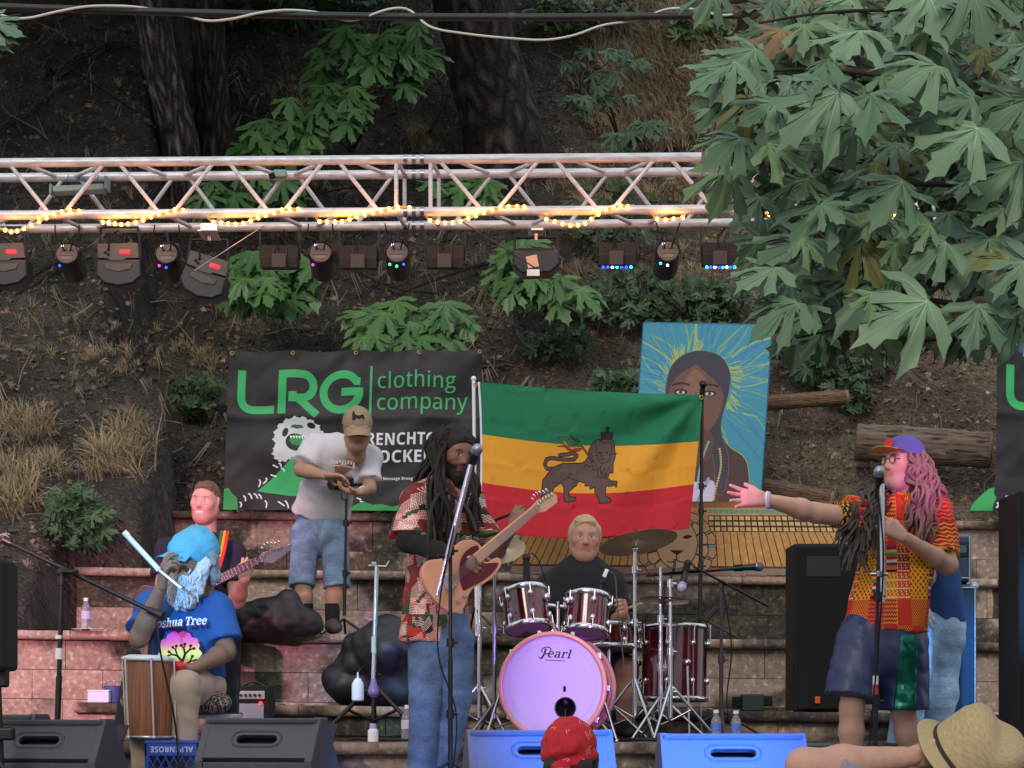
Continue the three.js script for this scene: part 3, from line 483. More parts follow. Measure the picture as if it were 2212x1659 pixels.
  const sm = mat(0x1c1c22, .7); shoe(aR.clone().setY(L0 + .045), V(.2, 0, 1), sm, o); shoe(aL.clone().setY(L0 + .045), V(.5, 0, 1), sm, o);
  const r = rng(21), L = [];
  const grp = (n, x0, x1, y0, y1, z0, z1, side, front) => { for (let i = 0; i < n; i++) { const a = side + (r() - .5) * (front === 1 ? .9 : 1.5), rt = H.at(Math.sin(a) * .06, .085 + r() * .03, Math.cos(a) * .06 - .03), md = H.at(Math.sin(a) * (.1 + r() * .02), -.0 + r() * .03, Math.cos(a) * .105 - .03), e = q(lerp(x0, x1, r()), lerp(y0, y1, r()), lerp(z0, z1, r())), m2 = md.clone().lerp(e, .45).add(V((r() - .5) * .03, .01, front * .05)); L.push(lock([rt, rt.clone().lerp(md, .6).add(V(0, .02, 0)), md, m2, e], .0065 + r() * .004, 5, .035)); } };
  grp(36, 925, 990, 1110, 1195, -.2, -.12, -1.35, 1); grp(28, 884, 925, 1040, 1110, .0, .14, -2.2, 0); grp(16, 1008, 1042, 1105, 1170, -.1, .02, .95, .6); grp(14, 900, 960, 1100, 1180, .1, .2, 3.1, 0);
  const hm = mat(lin(.011, .0075, .0065), .85);
  part('hair', J([skullCap(H, .012, .075, -.07, [.02, .014, .012], { disp: (x, y, z) => .006 * N(x * 30, y * 30, z * 30), pw: 1 }), ...L]), hm, o);
  part('beard', (() => { const g = flesh([bone(V(-.05, -.05, .03), V(0, -.1, .068), .024, .03), bone(V(.05, -.05, .03), V(0, -.1, .068), .024, .03), bone(V(0, -.1, .068), V(0, -.15, .075), .036, .02), bone(V(-.028, -.046, .085), V(.028, -.046, .085), .007)], .005, .02, (x, y, z) => .007 * N(x * 60, y * 45, z * 60)); g.applyMatrix4(H.m); return g; })(), hm, o);
}
{ // --- singer in orange print shirt and peaked cap, arm thrown out ---
  const d0 = 10.1, q = (x, y, dz = 0) => P(x, y, d0 + dz), foot = V(q(1900, 1700).x, L0, -10.1), o = thing('person', 'singer in orange patchwork print shirt and purple cap stretching one arm out', 'person', foot);
  const sk = SKIN.light, f = V(-.35, 0, .94).normalize();
  const sR = q(1875, 1122, -.02), sL = q(2022, 1102, .06), chest = q(1952, 1130, .04), pelvis = q(1912, 1365, .03), eR = q(1762, 1108, -.18), wR = q(1650, 1078, -.34), eL = q(2048, 1222, -.02), wL = q(1950, 1158, -.24);
  const hR = q(1862, 1375, .02), hL = q(1957, 1385, .05), kR = q(1840, 1528, -.02), kL = q(1950, 1535, .06), aR = V(q(1838, 1690).x, L0 + .08, -10.1), aL = V(q(1990, 1690).x, L0 + .08, -10.2);
  const H = headFrame(q(1950, 1003, .0), V(-.78, .06, .62), V(.02, 1, -.04), 1.03);
  const skin = JC([flat(flesh([bone(pelvis, chest, .14, .13, { n: f, s: .7 }), bone(sR, sL, .05), bone(chest, H.at(0, -.1, -.03), .055, .05), bone(sR, eR, .056, .048), bone(eR, eR.clone().lerp(wR, .3), .046, .048), bone(eR.clone().lerp(wR, .3), wR, .048, .028), bone(sL, eL, .056, .046), bone(eL, eL.clone().lerp(wL, .3), .046, .046), bone(eL.clone().lerp(wL, .3), wL, .046, .028), bone(hR, kR, .08, .058), bone(kR, kR.clone().lerp(aR, .35), .056, .06), bone(kR.clone().lerp(aR, .35), aR, .06, .038), bone(hL, kL, .08, .058), bone(kL, kL.clone().lerp(aL, .35), .056, .062), bone(kL.clone().lerp(aL, .35), aL, .062, .038)], .012, .02), sk),
    head(H, sk, { stubble: [.35, .25, .2] }), flat(hand(wR, V(-1, .06, .12), V(-.1, .12, 1), 1, { curl: [.1, .14, .2, .28], spread: .22, thumb: -.5, s: 1.05 }), sk), flat(hand(wL, V(-.8, .45, .3), V(-.3, .1, -.9), -1, { curl: .7, thumb: .8 }), sk)]);
  part('body', skin, vmat(.6), o);
  const tex = prints(9, (g, w, h, r) => {
    const cols = ['#e8901e', '#d8481e', '#e6a82c', '#e06a18', '#a01a28', '#e89a18', '#d4581a'];
    g.fillStyle = '#dd7a1c'; g.fillRect(0, 0, w, h); const n = 4, S = w / n;
    for (let i = 0; i < n; i++) for (let j = 0; j < n; j++) {
      const x = i * S, y = j * S, t = [0, 3, 1, 5, 0, 3, 1, 2, 3, 0, 4, 1, 3, 0, 5, 1][(i * 4 + j * 5 + Math.floor(r() * 2)) % 16]; g.save(); g.beginPath(); g.rect(x, y, S, S); g.clip(); g.fillStyle = cols[(i + j * 2) % 7]; g.fillRect(x, y, S, S);
      if (t === 0) { g.strokeStyle = '#a0142c'; g.lineWidth = 9; for (let k = 0; k < 7; k++) { g.beginPath(); for (let a = 0; a <= S; a += 12) g.lineTo(x + a, y + k * 20 + (a / 12 % 2) * 9); g.stroke(); } }
      if (t === 1) { for (let a = 0; a < 8; a++) for (let b = 0; b < 8; b++) { g.fillStyle = (a + b) % 2 ? '#1c1414' : '#e9a222'; g.beginPath(); g.moveTo(x + a * 16, y + b * 16); g.lineTo(x + a * 16 + 15, y + b * 16 + 6); g.lineTo(x + a * 16 + 4, y + b * 16 + 15); g.fill(); } }
      if (t === 2) { ['#2a7ad0', '#f0d040', '#50b050', '#301060', '#e8e0d0', '#c02020', '#2aa0b0', '#f0b020'].forEach((c, k) => { g.fillStyle = c; g.fillRect(x + k * 16, y, 12, S); }); }
      if (t === 3) { g.strokeStyle = '#b02018'; g.lineWidth = 5; for (let k = -8; k < 9; k++) { g.beginPath(); g.moveTo(x + k * 16, y); g.lineTo(x + k * 16 + S, y + S); g.stroke(); g.beginPath(); g.moveTo(x + k * 16 + S, y); g.lineTo(x + k * 16, y + S); g.stroke(); } }
      if (t === 4) { for (let k = 0; k < 8; k++) { g.fillStyle = ['#6a1a80', '#e8c030', '#20a090', '#c02828', '#f0d8b0', '#2040a0', '#e06018', '#181418'][k]; g.fillRect(x, y + k * 16, S, 12); } }
      if (t === 5) { for (let a = 0; a < 9; a++) for (let b = 0; b < 9; b++) { g.fillStyle = ['#e8d8b8', '#1a1a1a', '#d8921a'][(a * b + a) % 3]; g.beginPath(); g.ellipse(x + a * 14 + 6, y + b * 14 + 6, 5, 4, 0, 0, 7); g.fill(); } }
      g.restore();
    }
  });
  tex.wrapS = tex.wrapT = THREE.RepeatWrapping;
  const sh = flesh([bone(q(1950, 1130, .04), q(1914, 1362, .03), .165, .2, { n: f, s: .68, cap: 1 }), bone(sR, sL, .062, .06), bone(sR, q(1832, 1118, -.08), .08, .098, { cap: 1 }), bone(sL, q(2030, 1200, .0), .075, .1, { cap: 1 }), bone(q(1955, 1095, .04), q(1955, 1080, .03), .075, .06)], .0105, .06, folds(.018, 7, 4, 8));
  part('shirt', cyl(sh, q(1930, 1240), .22, .5), mat(0xffffff, .88, { map: tex }), o);
  const sm = mat(lin(.024, .04, .115), .42), sg = flesh([bone(pelvis, q(1910, 1400, .03), .175, .18, { n: f, s: .75 }), bone(hR, q(1838, 1508, -.02), .115, .13, { cap: 1 }), bone(hL, q(1952, 1532, .05), .11, .12, { cap: 1 })], .0085, .04, crumple(.016, 11, 3));
  part('shorts', sg, sm, o);
  { // glittering green side panel
    const lf = fieldOf([bone(hL, q(1952, 1530, .05), .114, .124, { cap: 1 }), bone(pelvis, q(1910, 1400, .03), .177, .182, { n: f, s: .75 })], .04, crumple(.016, 11, 3)), a = q(1940, 1400), sp = (x, y, z) => Math.max(lf(x, y, z) - .003 + .004 * N(x * 30, y * 26, z * 30), a.x - .012 + (a.y - y) * -.06 - x, x - a.x - .075, y - q(1, 1372).y); part('side_panel', nets(sp, q(1880, 1560, .2).setZ(-10.4), q(2040, 1350).setZ(-9.85), .009), mat(lin(.01, .17, .1), .22, { metalness: .55 }), o);
  }
  const sh2 = mat(0x22222a, .7); shoe(aR.clone().setY(L0 + .045), V(-.5, 0, 1), sh2, o); shoe(aL.clone().setY(L0 + .045), V(-.2, 0, 1), sh2, o);
  const hat = part('cap', crown(H, { grow: 1.06, tall: 1.12, y: .04 }), cloth(0x5a52a0), o); part('cap_peak', brim(H, { len: .085, y: .05, lift: .012, curve: .12, grow: 1.04 }), cloth(0xe0984a), hat);
  part('cap_badge', place(new THREE.CircleGeometry(.026, 20), H.at(0, .085, .1), 0, Math.atan2(H.z.x, H.z.z), 0), mat(0xc8382a, .8, { side: THREE.DoubleSide }), hat);
  const gl = part('glasses', J([-1, 1].map(s => { const t = new THREE.TorusGeometry(.019, .0018, 6, 18); t.translate(s * .03, .008, .104); t.applyMatrix4(H.m); return t; }).concat([rod(H.at(-.012, .012, .106), H.at(.012, .012, .106), .0018), rod(H.at(.049, .01, .1), H.at(.08, .014, .0), .0018), rod(H.at(-.049, .01, .1), H.at(-.08, .014, .0), .0018)])), shared.darkSteel, o);
  for (const [w, c, a] of [[wR, 0xd8d8f0, .25], [wR, 0xb8b0e0, .38]]) { const p = w.clone().lerp(eR, a * .28); part('wristband', place(new THREE.TorusGeometry(.036, .006, 8, 22), p, 0, Math.PI / 2 - .3, 0), mat(c, .5), o); }
  part('arm_band', rod(q(1826, 1113, -.09), q(1806, 1112, -.12), .066, .064, 18), mat(0xffffff, .8, { map: canvas(128, 32, (g, w, h) => { g.fillStyle = '#141210'; g.fillRect(0, 0, w, h); g.fillStyle = '#d8a020'; for (let i = 0; i < 16; i++) for (let j = 0; j < 4; j++) if ((i + j) % 2) g.fillRect(i * 8, j * 8, 6, 6); }) }), o);
  const r = rng(33), L = [], D = [];
  const grp = (A, n, x0, x1, y0, y1, z0, z1, s0, s1, bulge, rad) => { for (let i = 0; i < n; i++) { const a = lerp(s0, s1, r()), rt = H.at(Math.sin(a) * .08, .04 + r() * .02, Math.cos(a) * .085 - .03), md = H.at(Math.sin(a) * (.105 + r() * .025), -.06 + r() * .03, Math.cos(a) * .11 - .03), e = q(lerp(x0, x1, r()), lerp(y0, y1, r()), lerp(z0, z1, r())), m2 = md.clone().lerp(e, .5).add(V(bulge * (.4 + r()), (r() - .5) * .03, .04)); A.push(lock([rt, md, m2, e], rad * (.8 + r() * .5), 5, .06)); } };
  grp(L, 34, 1945, 2012, 1110, 1190, -.18, -.06, .7, 2.2, .02, .0085); grp(L, 12, 1985, 2030, 1080, 1150, .05, .12, 2, 3.2, .03, .0085);
  grp(D, 40, 1800, 1885, 1140, 1240, -.22, -.12, -2.2, -.6, -.04, .0075); grp(D, 12, 1850, 1910, 1100, 1200, -.2, -.1, -2.4, -1.2, -.03, .007);
  part('hair', J(L), mat(lin(.2, .115, .1), .75), o); part('hair', J(D), mat(lin(.06, .045, .04), .75), o, 'darker long locks blown forward over the shoulder');
  part('beard', (() => { const g = flesh([bone(V(-.05, -.06, .02), V(0, -.1, .06), .018, .022), bone(V(.05, -.06, .02), V(0, -.1, .06), .018, .022), bone(V(0, -.1, .06), V(0, -.13, .055), .026, .012), bone(V(-.024, -.044, .086), V(.024, -.044, .086), .006)], .005, .02, (x, y, z) => .005 * N(x * 60, y * 45, z * 60)); g.applyMatrix4(H.m); return g; })(), mat(lin(.22, .16, .13), .9), o);
}
{ // --- seated hand drummer with white beard and blue cap ---
  const d0 = 9.65, q = (x, y, dz = 0) => P(x, y, d0 + dz), foot = V(q(400, 1650).x, L0, -9.6), o = thing('person', 'seated hand drummer with white beard, light blue cap and blue tee', 'person', foot);
  const sk = SKIN.brown, f = V(-.15, -.1, 1).normalize();
  const sR = q(326, 1312, .0), sL = q(470, 1312, .03), chest = q(400, 1330, .03), pelvis = q(412, 1480, .1), eR = q(300, 1378, -.16), wR = q(349, 1268, -.26), eL = q(488, 1408, -.02), wL = q(424, 1442, -.24);
  const hR = q(372, 1490, .06), hL = q(445, 1490, .06), kR = q(320, 1482, -.32), kL = q(394, 1484, -.34), aR = V(q(315, 1660, -.28).x, L0 + .09, -9.35), aL = V(q(398, 1660, -.28).x, L0 + .09, -9.36);
  const H = headFrame(q(413, 1212, -.05), V(-.6, -.2, .77), V(.02, 1, .1), 1.05);
  part('body', JC([flat(flesh([bone(pelvis, chest, .13, .13, { n: f, s: .75 }), bone(sR, sL, .05), bone(chest, H.at(0, -.1, -.03), .055, .05), bone(sR, eR, .052, .044), bone(eR, eR.clone().lerp(wR, .3), .044, .044), bone(eR.clone().lerp(wR, .3), wR, .044, .028), bone(sL, eL, .052, .044), bone(eL, eL.clone().lerp(wL, .3), .044, .044), bone(eL.clone().lerp(wL, .3), wL, .044, .028), bone(hR, kR, .08, .06), bone(kR, aR, .055, .038), bone(hL, kL, .08, .06), bone(kL, aL, .055, .038)], .0125, .02), sk),
    head(H, sk, { eye: .002, lip: [.25, .12, .11] }), flat(hand(wR, V(.18, .95, .2), V(.85, -.05, -.4), 1, { curl: [.35, .45, .7, .75], spread: .15, thumb: .9, s: 1.06 }), sk), flat(hand(wL, V(-.9, -.05, .4), V(.1, -.9, -.2), -1, { curl: .5, thumb: .7 }), sk)]), vmat(.55), o);
  part('tee_shirt', flesh([bone(q(398, 1330, .03), q(408, 1468, .06), .15, .168, { n: f, s: .68, cap: 1 }), bone(sR, sL, .056, .056), bone(sR, q(308, 1362, -.1), .066, .08, { cap: 1 }), bone(sL, q(483, 1384, .0), .066, .084, { cap: 1 }), bone(q(402, 1290, .03), q(404, 1276, .02), .075, .07)], .0105, .055, folds(.015, 8, 4, 4)), cloth(lin(.018, .075, .24)), o);
  { // chest print: a curved sheet lying on the cloth
    const W = .25, Hh = .28, g = new THREE.PlaneGeometry(W, Hh, 14, 14); bend(g, v => { v.z -= v.x * v.x * 1.6 + Math.max(0, v.y) ** 2 * .9; }); place(g, q(386, 1388, -.14), -.05, -.12, .04);
    const t = canvas(512, 570, (c, w, h) => {
      c.clearRect(0, 0, w, h); const gr = c.createLinearGradient(0, 170, 0, 560); [['0', '#c030b0'], ['.3', '#f070a0'], ['.5', '#ffe070'], ['.62', '#d0f090'], ['.78', '#ff9030'], ['1', '#f8d080']].forEach(([s, k]) => gr.addColorStop(+s, k));
      c.fillStyle = gr; c.beginPath(); for (let i = 0; i <= 60; i++) { const a = i / 60 * 6.283, R = 188 + 9 * Math.sin(a * 9) + 7 * Math.sin(a * 17); c.lineTo(256 + R * Math.cos(a) * 1.05, 370 + R * Math.sin(a)); } c.fill();
      c.strokeStyle = '#0c0a14'; c.lineCap = 'round'; const br = (x, y, a, l, wd, n) => { const X = x + Math.cos(a) * l, Y = y + Math.sin(a) * l; c.lineWidth = wd; c.beginPath(); c.moveTo(x, y); c.lineTo(X, Y); c.stroke(); if (n) { br(X, Y, a - .5 - n * .05, l * .72, wd * .75, n - 1); br(X, Y, a + .45, l * .74, wd * .75, n - 1); } else { c.fillStyle = '#0c0a14'; c.beginPath(); c.ellipse(X, Y, 15, 13, 0, 0, 7); c.fill(); } };
      br(290, 560, -1.62, 100, 30, 3); br(300, 500, -.6, 70, 18, 1);
      c.font = 'italic bold 108px serif'; c.textAlign = 'center'; c.lineWidth = 12; c.strokeStyle = '#7a1c8a'; c.save(); c.translate(256, 130); c.rotate(-.03); c.strokeText('Joshua Tree', 4, 6, 500); c.fillStyle = '#c8ecf4'; c.fillText('Joshua Tree', 0, 0, 500); c.restore();
    });
    part('chest_print', g, mat(0xffffff, .85, { map: t, transparent: true, alphaTest: .5, side: THREE.DoubleSide }), o);
  }
  part('trousers', flesh([bone(pelvis, q(410, 1492, .06), .15, .15, { n: UP, s: .8 }), bone(hR, kR, .095, .07), bone(kR, aR, .068, .062, { cap: 1 }), bone(hL, kL, .095, .07), bone(kL, aL, .068, .062, { cap: 1 })], .0115, .04, crumple(.013, 11, 9, .6)), cloth(lin(.4, .31, .23)), o);
  const sm = mat(0x2a211c, .7); shoe(aR.clone().setY(L0 + .045), V(-.1, 0, 1), sm, o); shoe(aL.clone().setY(L0 + .045), V(.1, 0, 1), sm, o);
  const ht = part('cap', (() => { const g = skullCap(H, .02, .052, -.05, [1, 1, 1], { disp: (x, y, z) => .006 * N(x * 22, y * 30, z * 22) - .012 * sst(0, .08, -z) }); g.deleteAttribute('color'); return g; })(), cloth(lin(.09, .36, .5)), o); part('cap_peak', brim(H, { len: .075, y: .056, lift: -.008, curve: .32, grow: 1.12 }), cloth(lin(.09, .36, .5)), ht);
  const wh = mat(lin(.5, .52, .54), .9), rb = rng(66), strands = []; for (let i = 0; i < 330; i++) { const a = (rb() - .5) * 2.5, t = rb(), y0 = -.02 - .12 * t, rr = .092 + .014 * rb() - .012 * t, p0 = V(Math.sin(a) * rr * (1 - t * .35), y0, Math.cos(a) * rr * .98 + .022 * t), l = .03 + .035 * rb(); strands.push(lock([p0, V(p0.x * 1.12 + (rb() - .5) * .02, y0 - l * .5, p0.z + .016), V(p0.x * .9 + (rb() - .5) * .04, y0 - l, p0.z + .006 + .012 * rb())].map(p => p.applyMatrix4(H.m)), .003 + .0025 * rb(), 4)); }
  const bd = B => { const g = flesh(B, .0052, .03, (x, y, z) => .012 * N(x * 34, y * 26, z * 34) + .006 * N(x * 80, y * 60, z * 80)); g.applyMatrix4(H.m); return g; };
  part('beard', bd([bone(V(-.075, -.01, .0), V(-.045, -.1, .045), .032, .05), bone(V(.075, -.01, .0), V(.045, -.1, .045), .032, .05), bone(V(0, -.1, .06), V(0, -.155, .062), .065, .055), bone(V(-.03, -.048, .09), V(.03, -.048, .09), .0125), bone(V(0, -.075, .083), V(0, -.08, .08), .02)]), wh, o).geometry; { const bd2 = o.children[o.children.length - 1]; part('beard_strands', J(strands), mat(lin(.55, .57, .6), .85), bd2); }
  part('hair', bd([bone(V(-.08, .02, -.04), V(-.075, -.08, -.05), .03, .03), bone(V(.08, .02, -.04), V(.075, -.08, -.05), .03, .03), bone(V(0, .0, -.1), V(0, -.1, -.09), .05, .03)]), mat(lin(.2, .22, .24), .9), o);
  for (const [k, c] of [[.22, 0x14120f], [.3, 0x8a8070]]) part('bracelet', place(new THREE.TorusGeometry(.038, .008, 8, 20), wR.clone().lerp(eR, k + .62), 1.1, 0, .35), mat(c, .6), o);
}
{ // --- guitarist sitting on the wall ---
  const d0 = 12.85, q = (x, y, dz = 0) => P(x, y, d0 + dz), foot = V(q(440, 1500).x, L1, -12.6), o = thing('person', 'smiling seated guitarist in dark tee, behind the white-bearded drummer', 'person', foot);
  const sk = [.55, .31, .24], f = V(.1, 0, 1).normalize(), sR = q(362, 1190, .05), sL = q(502, 1195, .0), chest = q(435, 1215, .05), pelvis = q(435, 1365, .3), eR = q(350, 1285, -.02), wR = q(420, 1300, -.26), eL = q(512, 1298, -.1), wL = q(527, 1252, -.3);
  const hR = q(402, 1375, .25), hL = q(468, 1375, .25), kR = q(395, 1385, -.28), kL = q(485, 1385, -.28), aR = V(q(395, 1, -.3).x, L1 + .08, -12.55), aL = V(q(485, 1, -.3).x, L1 + .08, -12.55);
  const H = headFrame(q(444, 1085, -.0), V(-.2, -.02, .98), V(.08, 1, 0), 1.04);
  part('body', JC([flat(flesh([bone(pelvis, chest, .13, .13, { n: f, s: .7 }), bone(sR, sL, .055), bone(chest, H.at(0, -.1, -.03), .065, .062), bone(sR, eR, .058, .048), bone(eR, wR, .046, .03), bone(sL, eL, .058, .048), bone(eL, eL.clone().lerp(wL, .4), .048, .044), bone(eL.clone().lerp(wL, .4), wL, .044, .03), bone(hR, kR, .08, .06), bone(kR, aR, .055, .04), bone(hL, kL, .08, .06), bone(kL, aL, .055, .04)], .0135, .025), sk),
    head(H, sk, { smile: 1, stubble: [.24, .13, .09], stubbleAmt: .35, brow: [.24, .13, .09] }), flat(hand(wL, V(.2, .85, .05), V(-.1, .0, -1), 1, { curl: .75, thumb: 1, s: 1.05 }), sk), flat(hand(wR, V(.8, .1, .2), V(0, -.3, -1), -1, { curl: .5 }), sk)]), vmat(.55), o);
  part('tee_shirt', flesh([bone(q(434, 1205, .05), q(436, 1375, .28), .17, .17, { n: f, s: .7, cap: 1 }), bone(sR, sL, .066, .066), bone(sR, q(354, 1245, .01), .072, .085, { cap: 1 }), bone(sL, q(508, 1262, -.06), .072, .085, { cap: 1 }), bone(q(438, 1178, .04), q(440, 1166, .03), .082, .07)], .012, .055, folds(.013, 8, 4, 14)), cloth(lin(.012, .014, .035)), o);
  part('trousers', flesh([bone(hR, kR, .09, .075), bone(kR, aR, .072, .066, { cap: 1 }), bone(hL, kL, .09, .075), bone(kL, aL, .072, .066, { cap: 1 }), bone(hR, hL, .12)], .014, .04, folds(.012, 9, 7, 19)), cloth(lin(.02, .022, .03)), o);
  const sm = mat(0x1c1c20, .7); shoe(aR.clone().setY(L1 + .045), V(0, 0, 1), sm, o); shoe(aL.clone().setY(L1 + .045), V(.1, 0, 1), sm, o);
  part('hair', skullCap(H, .002, .094, -.05, [.12, .075, .05], { disp: (x, y, z) => .005 * N(x * 50, y * 50, z * 50) - .016 * sst(.06, .11, y) * sst(-.05, .08, z) }), vmat(.8), o);
}
{ // --- man bending over the video camera ---
  const d0 = 13.62, q = (x, y, dz = 0) => P(x, y, d0 + dz), foot = V(q(690, 1372).x, LV(3, q(690, 1).x), -13.62), o = thing('person', 'man in white tee, denim shorts and tan cap bending over video camera', 'person', foot);
  const sk = SKIN.tan, f = V(.3, -.5, .8).normalize(), sR = q(680, 965, -.12), sL = q(795, 985, -.06), chest = q(738, 1000, -.12), pelvis = q(693, 1120, .1), eR = q(650, 1015, -.22), wR = q(702, 1027, -.4), eL = q(798, 1055, -.2), wL = q(776, 1064, -.38);
  const hR = q(660, 1150, .1), hL = q(722, 1150, .1), kR = q(655, 1262, -.0), kL = q(724, 1262, .02), aR = V(q(660, 1).x, foot.y + .08, -13.62), aL = V(q(718, 1).x, foot.y + .08, -13.62);
  const nb = q(752, 968, -.2), H = headFrame(q(772, 928, -.34), V(.14, -.36, .92), V(.05, .93, .36), 1.04);
  part('body', JC([flat(flesh([bone(pelvis, chest, .13, .12, { n: f, s: .75 }), bone(sR, sL, .05), bone(nb, H.at(0, -.09, -.035), .05, .05), bone(sR, eR, .05, .044), bone(eR, eR.clone().lerp(wR, .35), .044, .044), bone(eR.clone().lerp(wR, .35), wR, .044, .028), bone(sL, eL, .05, .044), bone(eL, wL, .042, .028), bone(hR, kR, .08, .055), bone(kR, kR.clone().lerp(aR, .35), .052, .054), bone(kR.clone().lerp(aR, .35), aR, .054, .036), bone(hL, kL, .08, .055), bone(kL, kL.clone().lerp(aL, .35), .052, .054), bone(kL.clone().lerp(aL, .35), aL, .054, .036)], .013, .02), sk),
    head(H, sk, { cell: .0055, stubble: [.3, .2, .16], stubbleAmt: .3 }), flat(hand(wR, V(.95, -.1, -.1), V(.1, -.9, .3), 1, { curl: .3, thumb: .6 }), sk), flat(hand(wL, V(-.7, .1, .2), V(.2, .8, .2), -1, { curl: .4 }), sk)]), vmat(.6), o);
  part('tee_shirt', flesh([bone(q(732, 990, -.1), q(690, 1112, .1), .165, .185, { n: f, s: .75, cap: 1 }), bone(sR, sL, .066, .064), bone(sR, q(658, 1003, -.2), .072, .09, { cap: 1 }), bone(sL, q(797, 1042, -.16), .07, .088, { cap: 1 }), bone(q(745, 968, -.16), nb, .075, .068)], .0115, .06, folds(.019, 7, 5, 31)), cloth(lin(.62, .6, .64)), o);
  { const g = new THREE.PlaneGeometry(.19, .075, 10, 3); bend(g, v => { v.z -= v.x * v.x * 1.4; }); place(g, q(742, 1000, -.29), -.5, .1, -.12); part('chest_print', g, mat(0xffffff, .9, { transparent: true, alphaTest: .4, side: THREE.DoubleSide, map: canvas(256, 100, (c, w, h) => { c.clearRect(0, 0, w, h); c.fillStyle = '#b8a898'; c.fillRect(20, 20, 200, 6); for (let i = 0; i < 9; i++) { c.fillRect(16 + i * 24, 24 + (i % 3) * 4, 17, 44 - (i % 4) * 6); } c.fillRect(30, 78, 210, 8); }) }), o); }
  const jm = jean([.42, .52, .62]); jm.map.wrapS = jm.map.wrapT = THREE.RepeatWrapping;
  part('shorts', cyl(flesh([bone(pelvis, q(692, 1150, .1), .16, .165, { n: V(0, 0, 1), s: .85 }), bone(hR, q(652, 1268, .0), .092, .086, { cap: 1 }), bone(hL, q(728, 1270, .02), .092, .086, { cap: 1 })], .0105, .012, crumple(.008, 12, 2)), q(690, 1190), .1, .4), jm, o);
  const sm = mat(0x4a4038, .8); for (const a of [aR, aL]) { shoe(a.clone().setY(foot.y + .045), V(a === aR ? -.4 : .2, 0, 1), sm, o); part('sock', rod(a.clone().setY(foot.y + .05), a.clone().setY(foot.y + .2), .046, .05, 16), mat(0x17171b, .9), o); }
  const ht = part('cap', crown(H, { grow: 1.06, tall: 1.22, y: .035 }), cloth(lin(.3, .22, .14)), o); part('cap_peak', brim(H, { len: .07, y: .04, lift: -.03, curve: .3, grow: 1.04 }), cloth(lin(.32, .23, .145)), ht);
  part('cap_emblem', (() => { const g = prism([[-.04, -.02], [-.036, .03], [-.028, .036], [-.022, .012], [.0, .004], [.026, .014], [.034, 0], [.03, -.022], [.022, -.006], [.0, -.016], [-.016, -.008], [-.026, -.022]], .003); bend(g, v => { v.z -= v.x * v.x * 5; }); g.rotateX(-.55); g.translate(0, .1, .078); g.applyMatrix4(H.m); return g; })(), mat(0x2a1c16, .9), ht);
  part('glasses', J([-1, 1].map(s => { const t = new THREE.TorusGeometry(.018, .0022, 6, 16); t.scale(1, .75, 1); t.translate(s * .03, .006, .1); t.applyMatrix4(H.m); return t; }).concat(rod(H.at(-.012, .01, .103), H.at(.012, .01, .103), .002))), mat(0x2a1a18, .4), o);
  part('wristband', place(new THREE.TorusGeometry(.033, .005, 8, 18), wL.clone().lerp(eL, .2), .4, .9, .3), shared.white, o);
}
